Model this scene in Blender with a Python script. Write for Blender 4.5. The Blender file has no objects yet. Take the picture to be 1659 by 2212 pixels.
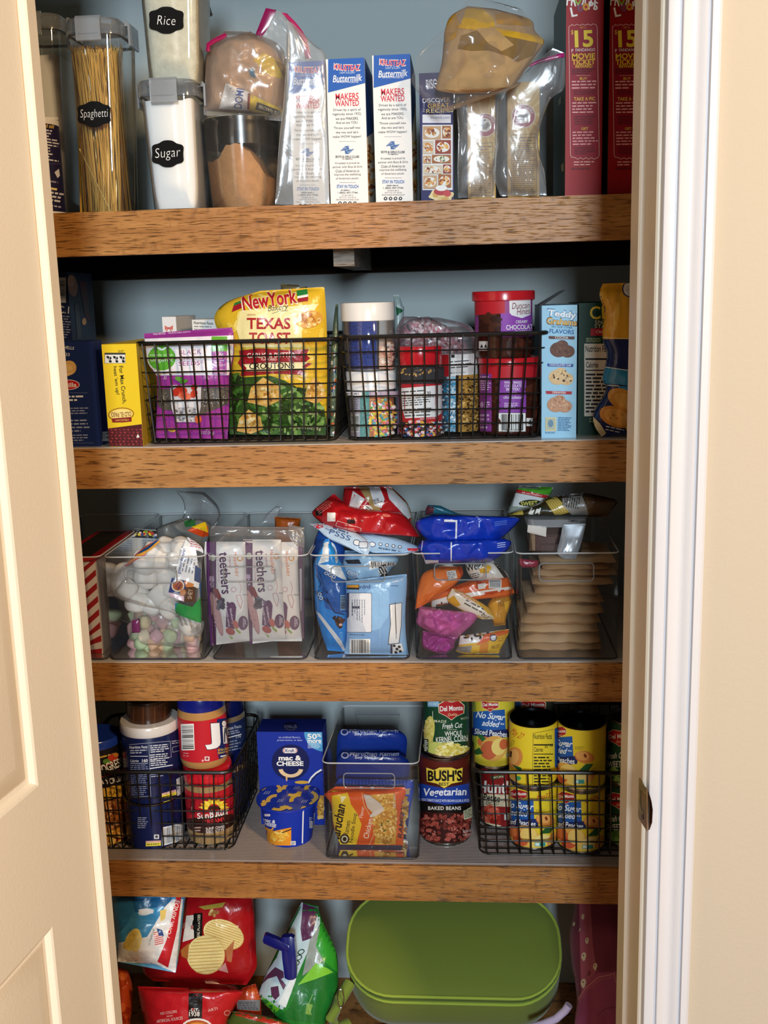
import bpy, bmesh, math, random
import numpy as np
from mathutils import Vector, Matrix, noise

S = bpy.context.scene
COL = S.collection

# ------------------------------------------------------------------ camera, world, lights
FPX, D0 = 2300.0, 1.6
PITCH, YAW, ROLL = math.radians(11.498), math.radians(-4.472), math.radians(-1.559)
_fw = Vector((math.sin(YAW)*math.cos(PITCH), math.cos(YAW)*math.cos(PITCH), -math.sin(PITCH)))
_r0 = Vector((math.cos(YAW), -math.sin(YAW), 0)); _u0 = _r0.cross(_fw)
_rt = _r0*math.cos(ROLL) + _u0*math.sin(ROLL); _up = -_r0*math.sin(ROLL) + _u0*math.cos(ROLL)
CAMP = Vector((0, -D0, 0))
cam = bpy.data.cameras.new('camera'); camo = bpy.data.objects.new('camera', cam); COL.objects.link(camo)
camo.matrix_world = Matrix(((_rt.x, _up.x, -_fw.x, CAMP.x), (_rt.y, _up.y, -_fw.y, CAMP.y), (_rt.z, _up.z, -_fw.z, CAMP.z), (0, 0, 0, 1)))
cam.sensor_fit = 'HORIZONTAL'; cam.sensor_width = 36; cam.lens = FPX/1659*36; cam.clip_start = .05
S.camera = camo
vs = S.view_settings
vs.view_transform = 'Standard'; vs.look = 'None'; vs.gamma = 1; vs.use_curve_mapping = False; vs.exposure = -.08
w = bpy.data.worlds.new('World'); S.world = w; w.use_nodes = True
w.node_tree.nodes['Background'].inputs[0].default_value = (.62, .72, .85, 1)
w.node_tree.nodes["Background"].inputs[1].default_value = .075

def area(name, loc, target, size, power, col, sy=None):
    l = bpy.data.lights.new(name, 'AREA'); l.energy = power; l.color = col; l.shape = 'RECTANGLE'; l.size = size; l.size_y = sy or size
    o = bpy.data.objects.new(name, l); COL.objects.link(o); o.location = loc
    o.rotation_euler = (Vector(target)-Vector(loc)).to_track_quat('-Z', 'Y').to_euler()
    return o
area('ceiling_lamp', (1.4, -2.25, .97), (0, 0, -.3), .28, 58, (1, .69, .38))
area('window_daylight', (.42, -4.9, .72), (0, 0, -.4),   .6, 200, (.78, .9, 1), .9)

# ------------------------------------------------------------------ picture measurements -> points in the room
def ray(px, py):
    return _fw + _rt*((px-829.5)/FPX) - _up*((py-1106)/FPX)
def onY(px, py, Y):
    d = ray(px, py); return CAMP + d*((Y+D0)/d.y)
def onX(px, py, X):
    d = ray(px, py); return CAMP + d*(X/d.x)
def onZ(px, py, Z):
    d = ray(px, py); return CAMP + d*(Z/d.z)
CROPS = dict(P=(0, 0, 1), C1=(60, 0, 3.95), C2=(420, 0, 3.456), C3=(880, 0, 3.19), C4=(100, 440, 3.95), C5=(460, 560, 3.318), C6=(920, 560, 3.456),
             D1=(160, 1030, 4.1475), D2=(520, 1030, 4.1475), D3=(860, 1030, 3.318), D4=(190, 1500, 4.484), D5=(500, 1500, 3.95),
             D6=(880, 1500, 3.456), D7=(220, 1900, 3.072), D8=(700, 1900, 2.5136))
def K(crop, x, y):
    a, b, s = CROPS[crop]; return (a+x/s, b+y/s)
def lin(h):
    if not isinstance(h, str): return tuple(h)
    h = h.lstrip('#')
    if len(h) == 3: h = ''.join(c*2 for c in h)
    v = [int(h[i:i+2], 16)/255 for i in (0, 2, 4)]
    return tuple(c/12.92 if c <= .04045 else ((c+.055)/1.055)**2.4 for c in v)

# ------------------------------------------------------------------ materials
MATS = {}
def newmat(name):
    m = bpy.data.materials.new(name); m.use_nodes = True; MATS[name] = m
    nt = m.node_tree; return m, nt, nt.nodes['Principled BSDF'], nt.nodes['Material Output']
def colmat(name, rough, spec=.5, metal=0, coat=0, bump=0, bscale=60, bdist=.002, var=0, sheen=0):
    m, nt, b, out = newmat(name)
    a = nt.nodes.new('ShaderNodeVertexColor'); a.layer_name = 'Col'
    src = a.outputs[0]
    if var:
        n = nt.nodes.new('ShaderNodeTexNoise'); n.inputs['Scale'].default_value = 90; n.inputs['Detail'].default_value = 6
        tc = nt.nodes.new('ShaderNodeTexCoord'); nt.links.new(tc.outputs['Object'], n.inputs['Vector'])
        mr = nt.nodes.new('ShaderNodeMapRange'); mr.inputs[3].default_value = 1-var; mr.inputs[4].default_value = 1+var
        nt.links.new(n.outputs[0], mr.inputs[0])
        mx = nt.nodes.new('ShaderNodeVectorMath'); mx.operation = 'SCALE'
        nt.links.new(src, mx.inputs[0]); nt.links.new(mr.outputs[0], mx.inputs['Scale']); src = mx.outputs[0]
    nt.links.new(src, b.inputs['Base Color'])
    b.inputs['Roughness'].default_value = rough; b.inputs['Specular IOR Level'].default_value = spec; b.inputs['Metallic'].default_value = metal
    b.inputs['Coat Weight'].default_value = coat; b.inputs['Coat Roughness'].default_value = .12
    if sheen: b.inputs['Sheen Weight'].default_value = sheen
    if bump: addbump(nt, b.inputs['Normal'], bscale, bump, bdist)
    return m
def addbump(nt, sock, scale, strength, dist):
    tc = nt.nodes.new('ShaderNodeTexCoord'); n = nt.nodes.new('ShaderNodeTexNoise'); n.inputs['Scale'].default_value = scale; n.inputs['Detail'].default_value = 3
    n.inputs['Distortion'].default_value = .6
    nt.links.new(tc.outputs['Object'], n.inputs['Vector'])
    bp = nt.nodes.new('ShaderNodeBump'); bp.inputs['Strength'].default_value = strength; bp.inputs['Distance'].default_value = dist
    nt.links.new(n.outputs[0], bp.inputs['Height']); nt.links.new(bp.outputs[0], sock)
colmat('paper', .5, .28)
colmat('gloss', .22, .5)
colmat('foil', .27, .55, bump=.55, bscale=38, bdist=.004)
colmat('metal', .28, .5, metal=1)
colmat('matte', .85, .25)
colmat('fabric', .8, .25, bump=.35, bscale=900, bdist=.0006, sheen=.15)
colmat('food', .6, .35, bump=.5, bscale=220, bdist=.002, var=.25)
colmat('wire', .38, .5)
colmat('paint', .42, .45, bump=.12, bscale=420, bdist=.0008)
def filmmat(name, tint, base, facing, refl_rough, haze, hazecol, bump, bscale):
    m, nt, b, out = newmat(name); nt.nodes.remove(b)
    tr = nt.nodes.new('ShaderNodeBsdfTransparent'); tr.inputs[0].default_value = (*tint, 1)
    gl = nt.nodes.new('ShaderNodeBsdfGlossy'); gl.inputs['Roughness'].default_value = refl_rough; gl.inputs[0].default_value = (1, 1, 1, 1)
    df = nt.nodes.new('ShaderNodeBsdfDiffuse'); df.inputs[0].default_value = (*hazecol, 1)
    m1 = nt.nodes.new('ShaderNodeMixShader'); m1.inputs[0].default_value = haze
    nt.links.new(tr.outputs[0], m1.inputs[1]); nt.links.new(df.outputs[0], m1.inputs[2])
    lw = nt.nodes.new('ShaderNodeFresnel'); lw.inputs[0].default_value = 1.45
    mr = nt.nodes.new('ShaderNodeMapRange'); mr.inputs[3].default_value = base; mr.inputs[4].default_value = facing
    nt.links.new(lw.outputs[0], mr.inputs[0])
    m2 = nt.nodes.new('ShaderNodeMixShader')
    nt.links.new(mr.outputs[0], m2.inputs[0]); nt.links.new(m1.outputs[0], m2.inputs[1]); nt.links.new(gl.outputs[0], m2.inputs[2])
    nt.links.new(m2.outputs[0], out.inputs[0])
    if bump:
        addbump(nt, gl.inputs['Normal'], bscale, bump, .004)
    return m
filmmat('acrylic', (.9, .89, .88), .012, .7, .06, .015, (.5, .5, .5), 0, 1)
filmmat('acrylic_edge', (.42, .41, .42), .05, .8, .1, .25, (.16, .15, .17), 0, 1)
filmmat('tub', (.93, .93, .92), .025, .8, .07, .03, (.8, .8, .8), 0, 1)
filmmat('lid_clear', (.82, .84, .86), .05, .8, .12, .22, (.5, .53, .56), 0, 1)
filmmat('clip', (.8, .83, .86), .06, .8, .18, .42, (.48, .51, .54), 0, 1)
filmmat('bagfilm', (.95, .95, .95), .03, .65, .2, .12, (.75, .75, .76), .45, 22)
filmmat('thinfilm', (.97, .97, .97), .03, .7, .16, .045, (.75, .75, .76), .4, 22)
filmmat('liner', (.86, .84, .82), .08, .9, .12, .06, (.5, .45, .42), 0, 1)

def noise_tex(nt, vec, scale, detail=4, rough=.6):
    n = nt.nodes.new('ShaderNodeTexNoise'); n.inputs['Scale'].default_value = scale; n.inputs['Detail'].default_value = detail; n.inputs['Roughness'].default_value = rough
    nt.links.new(vec, n.inputs['Vector']); return n.outputs[0]
def mapping(nt, scale, loc=(0, 0, 0)):
    tc = nt.nodes.new('ShaderNodeTexCoord'); mp = nt.nodes.new('ShaderNodeMapping'); mp.inputs['Scale'].default_value = scale; mp.inputs['Location'].default_value = loc
    nt.links.new(tc.outputs['Object'], mp.inputs['Vector']); return mp.outputs[0]
def ramp(nt, fac, stops):
    r = nt.nodes.new('ShaderNodeValToRGB'); e = r.color_ramp.elements
    e[0].position, e[0].color = stops[0][0], (*lin(stops[0][1]), 1); e[1].position, e[1].color = stops[-1][0], (*lin(stops[-1][1]), 1)
    for p, c in stops[1:-1]:
        q = e.new(p); q.color = (*lin(c), 1)
    nt.links.new(fac, r.inputs[0]); return r.outputs[0]
def mixc(nt, fac, a, b, mode='MIX'):
    m = nt.nodes.new('ShaderNodeMix'); m.data_type = 'RGBA'; m.blend_type = mode
    if isinstance(fac, (int, float)): m.inputs[0].default_value = fac
    else: nt.links.new(fac, m.inputs[0])
    nt.links.new(a, m.inputs[6])
    if isinstance(b, str): m.inputs[7].default_value = (*lin(b), 1)
    else: nt.links.new(b, m.inputs[7])
    return m.outputs[2]
def woodmat(name, light, mid, dark, seed, cross=.5, wave=0, rough=.42, spec=.32):
    m, nt, b, out = newmat(name)
    v = mapping(nt, (5, 30, 75), (seed, seed*.3, 0))
    base = ramp(nt, noise_tex(nt, v, 1.0, 5), [(.3, mid), (.7, light)])
    # fine dark open pores: long thin dashes
    v2 = mapping(nt, (30, 60, 560 if not wave else 330), (seed*2, 0, seed))
    if wave:
        nw = nt.nodes.new('ShaderNodeTexNoise'); nw.inputs['Scale'].default_value = 1.4; nt.links.new(mapping(nt, (2.2, 2, 9), (seed, 0, 0)), nw.inputs['Vector'])
        ad = nt.nodes.new('ShaderNodeVectorMath'); ad.operation = 'MULTIPLY_ADD'; ad.inputs[1].default_value = (0, 0, wave)
        nt.links.new(nw.outputs[1], ad.inputs[0]); nt.links.new(v2, ad.inputs[2]); v2 = ad.outputs[0]
    pores = noise_tex(nt, v2, 1.0, 2, .5)
    mk = nt.nodes.new('ShaderNodeMapRange'); mk.inputs[1].default_value = .55; mk.inputs[2].default_value = .66; nt.links.new(pores, mk.inputs[0])
    mk.inputs[4].default_value = .9
    vf = mapping(nt, (70, 60, 1300), (seed*5, 0, 2)); mf = nt.nodes.new('ShaderNodeMapRange'); mf.inputs[1].default_value = .5; mf.inputs[2].default_value = .72; mf.inputs[4].default_value = .38
    nt.links.new(noise_tex(nt, vf, 1.0, 2), mf.inputs[0]); base = mixc(nt, mf.outputs[0], base, dark)
    c = mixc(nt, mk.outputs[0], base, dark)
    # broad cross figure of flat-sawn flecks
    v3 = mapping(nt, (55, 60, 40), (seed*3, 0, 1))
    mk3 = nt.nodes.new('ShaderNodeMapRange'); mk3.inputs[1].default_value = .56; mk3.inputs[2].default_value = .7; mk3.inputs[4].default_value = cross
    nt.links.new(noise_tex(nt, v3, 1.0, 3), mk3.inputs[0])
    c = mixc(nt, mk3.outputs[0], c, dark)
    nt.links.new(c, b.inputs['Base Color']); b.inputs['Roughness'].default_value = rough; b.inputs['Specular IOR Level'].default_value = spec
    bp = nt.nodes.new('ShaderNodeBump'); bp.inputs['Strength'].default_value = .5; bp.inputs['Distance'].default_value = .0012; bp.invert = True
    nt.links.new(mk.outputs[0], bp.inputs['Height']); nt.links.new(bp.outputs[0], b.inputs['Normal'])
    return m
woodmat('oak', '#c28a4c', '#9c6630', '#54310f', 3.1, .4)
woodmat('oak_wavy', '#c48e54', '#a46f3b', '#553214', 8.4, .12, 1.1)
woodmat('oak_c', '#bf874a', '#996330', '#523010', 13.7, .5)
woodmat('oak_d', '#b98044', '#925d2b', '#4e2d0e', 21.9, .45)
woodmat('raw_pine', '#9a938a', '#7f776d', '#5a5148', 5.5, .2, .8, .7, .2)
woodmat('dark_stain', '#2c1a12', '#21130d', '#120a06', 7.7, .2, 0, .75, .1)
def wallmat(name, col, bump, scale, rough=.75):
    m, nt, b, out = newmat(name); b.inputs['Base Color'].default_value = (*lin(col), 1); b.inputs['Roughness'].default_value = rough
    b.inputs['Specular IOR Level'].default_value = .25
    addbump(nt, b.inputs['Normal'], scale, bump, .002)
wallmat('wall_grey', '#a6b1b2', .1, 160)
wallmat('wall_cream', '#c0b4a1', .16, 190)
wallmat('trim_white', '#d2d2d6', .1, 90, .35)
wallmat('jamb_paint', '#dfd2bd', .06, 90, .4)
wallmat('door_paint', '#f6e9d2', .16, 330, .42)

# ------------------------------------------------------------------ mesh builder
class B:
    def __init__(s): s.v = []; s.f = []; s.c = []; s.m = []
    def add(s, pts): n = len(s.v); s.v += [tuple(p) for p in pts]; return n
    def face(s, idx, col, mat): s.f.append(tuple(idx)); s.c.append(lin(col)); s.m.append(mat)
    def box(s, x0, x1, y0, y1, z0, z1, col='#fff', mat='paper', cols=None):
        n = s.add([(x, y, z) for z in (z0, z1) for y in (y0, y1) for x in (x0, x1)]); cols = cols or {}
        for k, q in dict(bottom=(0, 2, 3, 1), top=(4, 5, 7, 6), front=(0, 1, 5, 4), back=(3, 2, 6, 7), left=(2, 0, 4, 6), right=(1, 3, 7, 5)).items():
            s.face([n+i for i in q], cols.get(k, col), mat)
    def ring(s, pts, col, mat, close=True): pass
    def loft(s, rings, cols, mats, cap0=True, cap1=True, closed=True):
        n = len(rings[0]); i0 = [s.add(r) for r in rings]
        for k in range(len(rings)-1):
            c = cols[k] if isinstance(cols, list) else cols; m = mats[k] if isinstance(mats, list) else mats
            for j in range(n if closed else n-1):
                j2 = (j+1) % n
                s.face((i0[k]+j, i0[k]+j2, i0[k+1]+j2, i0[k+1]+j), c, m)
        if cap0: s.face([i0[0]+j for j in reversed(range(n))], cols[0] if isinstance(cols, list) else cols, mats[0] if isinstance(mats, list) else mats)
        if cap1: s.face([i0[-1]+j for j in range(n)], cols[-1] if isinstance(cols, list) else cols, mats[-1] if isinstance(mats, list) else mats)
    def lathe(s, cx, cy, prof, cols, mats, n=44, cap0=True, cap1=True):
        s.loft([[(cx+r*math.cos(2*math.pi*j/n), cy+r*math.sin(2*math.pi*j/n), z) for j in range(n)] for r, z in prof], cols, mats, cap0, cap1)
    def tube(s, pts, r, col='#111', mat='wire', n=6, closed=False):
        P = [Vector(p) for p in pts]; rings = []
        for i, p in enumerate(P):
            a = P[i-1] if (i or closed) else P[i]; b = P[(i+1) % len(P)] if (i < len(P)-1 or closed) else P[i]
            t = (b-a).normalized(); u = t.cross(Vector((0, 0, 1)))
            if u.length < .05: u = t.cross(Vector((0, 1, 0)))
            u.normalize(); w_ = t.cross(u)
            rings.append([p+u*(r*math.cos(2*math.pi*j/n))+w_*(r*math.sin(2*math.pi*j/n)) for j in range(n)])
        if closed: rings.append(rings[0])
        s.loft(rings, col, mat, not closed, not closed)
    def ell(s, c, r, col, mat, n=10, m=6, rot=None):
        rings = []
        for i in range(m+1):
            a = -math.pi/2+math.pi*i/m; rr = max(math.cos(a), .02)
            rings.append([Vector((r[0]*rr*math.cos(2*math.pi*j/n), r[1]*rr*math.sin(2*math.pi*j/n), r[2]*math.sin(a))) for j in range(n)])
        s.loft([[Vector(c)+(rot @ p if rot else p) for p in q] for q in rings], col, mat)
    def obj(s, name, parent=None, label=None, cat=None, group=None, kind=None, angle=40, origin=None, smooth=True):
        V = np.array(s.v, dtype=float)
        if parent is not None: o0 = Vector(parent['_o'])
        elif origin is not None: o0 = Vector(origin)
        else: o0 = Vector(((V[:, 0].min()+V[:, 0].max())/2, (V[:, 1].min()+V[:, 1].max())/2, V[:, 2].min()))
        me = bpy.data.meshes.new(name)
        me.from_pydata([tuple(p) for p in (V-np.array(o0))], [], s.f)
        ms = list(dict.fromkeys(s.m))
        for m in ms: me.materials.append(MATS[m])
        idx = {m: i for i, m in enumerate(ms)}
        me.polygons.foreach_set('material_index', [idx[m] for m in s.m])
        at = me.color_attributes.new('Col', 'FLOAT_COLOR', 'CORNER')
        buf = np.repeat(np.array([(*c[:3], 1.0) for c in s.c], dtype=np.float32), [len(f) for f in s.f], axis=0)
        at.data.foreach_set('color', buf.ravel())
        me.polygons.foreach_set('use_smooth', [smooth]*len(s.f)); me.update()
        me.set_sharp_from_angle(angle=math.radians(angle))
        o = bpy.data.objects.new(name, me); COL.objects.link(o)
        if parent is not None: o.parent = parent
        else: o.location = o0
        o['_o'] = tuple(o0); tag(o, label, cat, group, kind)
        return o
def tag(o, label=None, cat=None, group=None, kind=None):
    if label: o['label'] = label
    if cat: o['category'] = cat
    if group: o['group'] = group
    if kind: o['kind'] = kind
def thing(name, loc, label, cat, group=None):
    o = bpy.data.objects.new(name, None); COL.objects.link(o); o.location = loc; o.empty_display_size = .02; o['_o'] = tuple(loc)
    tag(o, label, cat, group); return o
def struct(b, name, **k):
    return b.obj(name, kind='structure', **k)

# ------------------------------------------------------------------ printed artwork (flat shapes in picture units, wrapped onto a surface later)
_tc = {}
def glyphs(text, bold, shear, space):
    key = (text, bold, shear, space)
    if key not in _tc:
        cu = bpy.data.curves.new('t', 'FONT'); cu.body = text; cu.offset = bold*.5; cu.shear = shear; cu.space_character = space
        cu.resolution_u = 3; cu.fill_mode = 'FRONT'
        ob = bpy.data.objects.new('t', cu)
        me = ob.to_mesh(); me.calc_loop_triangles()
        V = np.array([v.co[:2] for v in me.vertices]); T = [tuple(t.vertices) for t in me.loop_triangles]
        ob.to_mesh_clear(); bpy.data.objects.remove(ob); bpy.data.curves.remove(cu)
        if len(V):
            lo, hi = V.min(0), V.max(0); V = (V-(lo+hi)/2)/(hi-lo)
        _tc[key] = (V, T)
    return _tc[key]
class Art:
    def __init__(s, crop='P', seed=1): s.k = crop; s.v = []; s.f = []; s.c = []; s.n = 0; s.rnd = random.Random(seed); s.fin = []; s.cf = None; s.z0 = .0004
    def _add(s, pts, faces, col):
        n = len(s.v); z = s.z0+s.n*.00003; s.n += 1; c = lin(col)
        s.v += [(*K(s.k, x, y), z) for x, y in pts]
        for f in faces: s.f.append(tuple(n+i for i in f)); s.c.append(c); s.fin.append(s.cf)
        return s
    def p(s, pts, col): return s._add(pts, [tuple(range(len(pts)))], col)
    def r(s, x0, y0, x1, y1, col): return s.p([(x0, y0), (x1, y0), (x1, y1), (x0, y1)], col)
    def e(s, cx, cy, rx, ry, col, rot=0, n=22, a0=0, a1=360):
        c, q = math.cos(math.radians(rot)), math.sin(math.radians(rot)); P = []
        for i in range(n + (0 if a1-a0 == 360 else 1)):
            t = math.radians(a0+(a1-a0)*i/n); x, y = rx*math.cos(t), ry*math.sin(t); P.append((cx+x*c-y*q, cy+x*q+y*c))
        return s.p(P, col)
    def rr(s, x0, y0, x1, y1, rad, col):
        P = []
        for cx, cy, a in ((x1-rad, y1-rad, 0), (x0+rad, y1-rad, 90), (x0+rad, y0+rad, 180), (x1-rad, y0+rad, 270)):
            for i in range(6): t = math.radians(a+18*i); P.append((cx+rad*math.cos(t), cy+rad*math.sin(t)))
        return s.p(P, col)
    def line(s, pts, wd, col, closed=False):
        if closed: pts = list(pts)+[pts[0]]
        V = []; F = []
        for (x0, y0), (x1, y1) in zip(pts[:-1], pts[1:]):
            l = math.hypot(x1-x0, y1-y0) or 1; nx, ny = -(y1-y0)/l*wd/2, (x1-x0)/l*wd/2; n = len(V)
            V += [(x0+nx, y0+ny), (x1+nx, y1+ny), (x1-nx, y1-ny), (x0-nx, y0-ny)]; F.append((n, n+1, n+2, n+3))
        return s._add(V, F, col)
    def t(s, text, cx, cy, w, h, col, rot=0, b=.015, sh=0, sp=1.0, out=None, ow=0, arc=0):
        if out: s.t(text, cx, cy, w+ow*2, h+ow*2, out, rot, b+.03, sh, sp, arc=arc)
        V, T = glyphs(text, b, sh, sp)
        if not len(V): return s
        c, q = math.cos(math.radians(rot)), math.sin(math.radians(rot)); P = []
        for x, y in V:
            X, Y = x*w, -y*h + arc*(4*x*x-.5); P.append((cx+X*c-Y*q, cy+X*q+Y*c))
        return s._add(P, T, col)
    def l(s, x0, y0, x1, y1, n, col, rot=0, fill=.5, just=0):
        V = []; F = []; hgt = (y1-y0)/n; cx, cy = (x0+x1)/2, (y0+y1)/2; c, q = math.cos(math.radians(rot)), math.sin(math.radians(rot))
        for i in range(n):
            x = x0; end = x1-(x1-x0)*s.rnd.uniform(0, .25)*(1 if i < n-1 else 1.8)
            y = y0+hgt*(i+.25)
            while x < end:
                wl = s.rnd.uniform(.8, 2.6)*hgt; xe = min(x+wl, end); m = len(V)
                for X, Y in ((x, y), (xe, y), (xe, y+hgt*fill), (x, y+hgt*fill)):
                    X -= cx; Y -= cy; V.append((cx+X*c-Y*q, cy+X*q+Y*c))
                F.append((m, m+1, m+2, m+3)); x = xe+hgt*.35
        return s._add(V, F, col)
    def bar(s, x0, y0, x1, y1, rot=0, horiz=False, bg='#f4f2ee'):
        s.p(s._rot([(x0, y0), (x1, y0), (x1, y1), (x0, y1)], rot), bg); V = []; F = []
        cx, cy = (x0+x1)/2, (y0+y1)/2
        L = (y1-y0) if horiz else (x1-x0); m_ = L*.08; t = m_; L0 = y0 if horiz else x0; A0, A1 = (x0, x1) if horiz else (y0, y1); pad = (A1-A0)*.06
        while t < L-m_:
            wd = s.rnd.choice((.012, .02, .03, .04))*L; n = len(V)
            q = [(L0+t, A0+pad), (L0+t+wd, A0+pad), (L0+t+wd, A1-pad), (L0+t, A1-pad)]
            if horiz: q = [(b_, a_) for a_, b_ in q]
            c, k = math.cos(math.radians(rot)), math.sin(math.radians(rot))
            V += [(cx+(X-cx)*c-(Y-cy)*k, cy+(X-cx)*k+(Y-cy)*c) for X, Y in q]; F.append((n, n+1, n+2, n+3)); t += wd+s.rnd.choice((.015, .025, .035))*L
        return s._add(V, F, '#1a1a1a')
    def _rot(s, pts, rot):
        if not rot: return pts
        cx = sum(p[0] for p in pts)/len(pts); cy = sum(p[1] for p in pts)/len(pts); c, k = math.cos(math.radians(rot)), math.sin(math.radians(rot))
        return [(cx+(x-cx)*c-(y-cy)*k, cy+(x-cx)*k+(y-cy)*c) for x, y in pts]
    def bl(s, cx, cy, rx, ry, n, size, cols, asp=.7, jag=0, rect=False):
        for i in range(n):
            for _ in range(20):
                x, y = s.rnd.uniform(-1, 1), s.rnd.uniform(-1, 1)
                if rect or x*x+y*y < 1: break
            k = size*s.rnd.uniform(.7, 1.3); s.e(cx+x*rx, cy+y*ry, k, k*asp*s.rnd.uniform(.8, 1.2), s.rnd.choice(cols), s.rnd.uniform(0, 180), 9)
            s.n -= .5
        return s
    def nut(s, x0, y0, x1, y1, col='#1a1a1a', bg='#f5f4f0', head='Nutrition Facts'):
        if bg: s.r(x0, y0, x1, y1, bg)
        w_, h_ = x1-x0, y1-y0
        s.t(head, x0+w_*.47, y0+h_*.07, w_*.86, h_*.09, col, b=.03)
        s.r(x0+w_*.04, y0+h_*.2, x1-w_*.04, y0+h_*.225, col)
        s.t('Calories', x0+w_*.27, y0+h_*.29, w_*.42, h_*.08, col, b=.03)
        s.r(x0+w_*.04, y0+h_*.36, x1-w_*.04, y0+h_*.375, col)
        s.l(x0+w_*.05, y0+h_*.4, x1-w_*.05, y1-h_*.04, 11, col)
        return s
    def onto(s, b, fmap, finish, gx=None, gy=None):
        if not s.f: return
        V, F, C, FN = s.v, s.f, s.c, s.fin
        if gx or gy:
            bm = bmesh.new(); bv = [bm.verts.new(p) for p in V]; lay = bm.faces.layers.int.new('k')
            for i, f in enumerate(F):
                try: q = bm.faces.new([bv[j] for j in f]); q[lay] = i
                except ValueError: pass
            xs = [p[0] for p in V]; ys = [p[1] for p in V]
            cuts = [(1, 0, gx, xs)] if gx else []
            if gy: cuts += [(0, 1, gy, ys), (1/gx, 1/gy, 1, [x/gx+y/gy for x, y in zip(xs, ys)])]
            for ax, ay, st, vals in cuts:
                t = math.floor(min(vals)/st)*st+st; nn = ax*ax+ay*ay
                while t < max(vals):
                    bmesh.ops.bisect_plane(bm, geom=bm.verts[:]+bm.edges[:]+bm.faces[:], dist=1e-6, plane_co=(t*ax/nn, t*ay/nn, 0), plane_no=(ax, ay, 0)); t += st
            bm.verts.index_update(); V = [tuple(v.co) for v in bm.verts]
            F2 = []; C2 = []; N2 = []
            for q in bm.faces: F2.append(tuple(v.index for v in q.verts)); C2.append(s.c[q[lay]]); N2.append(s.fin[q[lay]])
            F, C, FN = F2, C2, N2; bm.free()
            # every layer follows the same faceted sheet, so stacked print never cuts through itself
            f0 = fmap; cache = {}
            def node(i, j):
                if (i, j) not in cache:
                    x, y = i*gx, (j*gy if gy else j); p = Vector(f0(x, y, 0)); cache[i, j] = (p, (Vector(f0(x, y, .001))-p)*1000)
                return cache[i, j]
            def fmap(x, y, z):
                i = math.floor(x/gx+1e-7); a = x/gx-i
                if not gy:
                    if (i, y) not in cache: pass
                    p, n_ = node(i, y); q, m_ = node(i+1, y); P, N = p+(q-p)*a, n_+(m_-n_)*a
                else:
                    j = math.floor(y/gy+1e-7); c = y/gy-j
                    if a+c <= 1: o, u, v = node(i, j), node(i+1, j), node(i, j+1); P = o[0]+(u[0]-o[0])*a+(v[0]-o[0])*c; N = o[1]
                    else: o, u, v = node(i+1, j+1), node(i, j+1), node(i+1, j); P = o[0]+(u[0]-o[0])*(1-a)+(v[0]-o[0])*(1-c); N = o[1]
                    N = (o[1]+u[1]+v[1])/3
                return P+N*z
        n = b.add([fmap(*p) for p in V])
        for f, c, fn in zip(F, C, FN): b.face([n+i for i in f], c, fn or finish)
def map_plane(P, N):
    P, N = Vector(P), Vector(N).normalized()
    def f(x, y, z):
        d = ray(x, y); return CAMP + d*((P-CAMP).dot(N)/d.dot(N)) + N*z
    return f
def map_cyl(cx, cy, rad_at):
    def f(x, y, z):
        d = ray(x, y); o = Vector((CAMP.x-cx, CAMP.y-cy)); e = Vector((d.x, d.y)); r = rad_at(None)
        for _ in range(2):
            A = e.dot(e); Bq = o.dot(e); C = o.dot(o)-r*r; dis = max(Bq*Bq-A*C, 0); t = (-Bq-math.sqrt(dis))/A
            p = CAMP+d*t; r = rad_at(p.z)
        q = Vector((p.x-cx, p.y-cy)); k = (r+z)/max(q.length, 1e-6)
        return (cx+q.x*k, cy+q.y*k, p.z)
    return f

# ------------------------------------------------------------------ the setting: closet shell, doorway, door
SH = [.1328, -.2212, -.5712, -.9222, -1.4000]          # shelf tops, seen from eye height 0
SB = [.0692, -.2842, -.6350, -.9858, -1.4640]          # lower edges of the shelf fronts
XL, XR, YB, ZT, ZF = -.80, .36, .38, .95, -1.52
def slab(name, x0, x1, y0, y1, z0, z1, mat, **k):
    b = B(); b.box(x0, x1, y0, y1, z0, z1, '#fff', mat); return struct(b, name, **k)
slab('wall_back', XL-.1, XR+.1, YB, YB+.1, ZF, ZT, 'wall_grey')
slab('wall_closet_left', XL-.1, XL, -.30, YB, ZF, ZT, 'wall_grey')
slab('wall_closet_right', XR, XR+.1, -.30, YB, ZF, ZT, 'wall_grey')
slab('ceiling', XL-.1, XR+.1, -.30, YB+.1, ZT, ZT+.05, 'wall_grey')
slab('floor', -2.2, 2.2, -3.6, YB+.1, ZF-.05, ZF, 'oak')
sx = lambda px: onY(px, 1000, 0).x/D0                   # sideways slope of a vertical edge
d0 = 1.30; xs = sx(1353)*d0; d1 = xs/sx(1369); xj = sx(1381)*d1; d2 = xj/sx(1405); xc = sx(1414)*d2; d3 = d2-.013
XO = sx(1528)*d3; YW = d2-D0
slab('wall_right', xc+.012, 2.2, YW, -.30, ZF, ZT, 'wall_cream')
slab('wall_header', -.50, xc+.012, YW, -.30, .60, ZT, 'wall_cream')
def extrude_z(b, pts, z0, z1, mat, col='#fff'):
    b.loft([[(x, y, z0) for x, y in pts], [(x, y, z1) for x, y in pts]], col, mat)
# right jamb with its door stop
b = B(); extrude_z(b, [(xs, -.30), (xs, d1-D0+.002), (xs+.002, d1-D0), (xj-.002, d1-D0), (xj, d1-D0-.001), (xj, d2-D0+.002), (xj+.002, d2-D0), (xc+.012, d2-D0), (xc+.012, -.30)], ZF, .60, 'jamb_paint')
struct(b, 'trim_1', angle=35)
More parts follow.
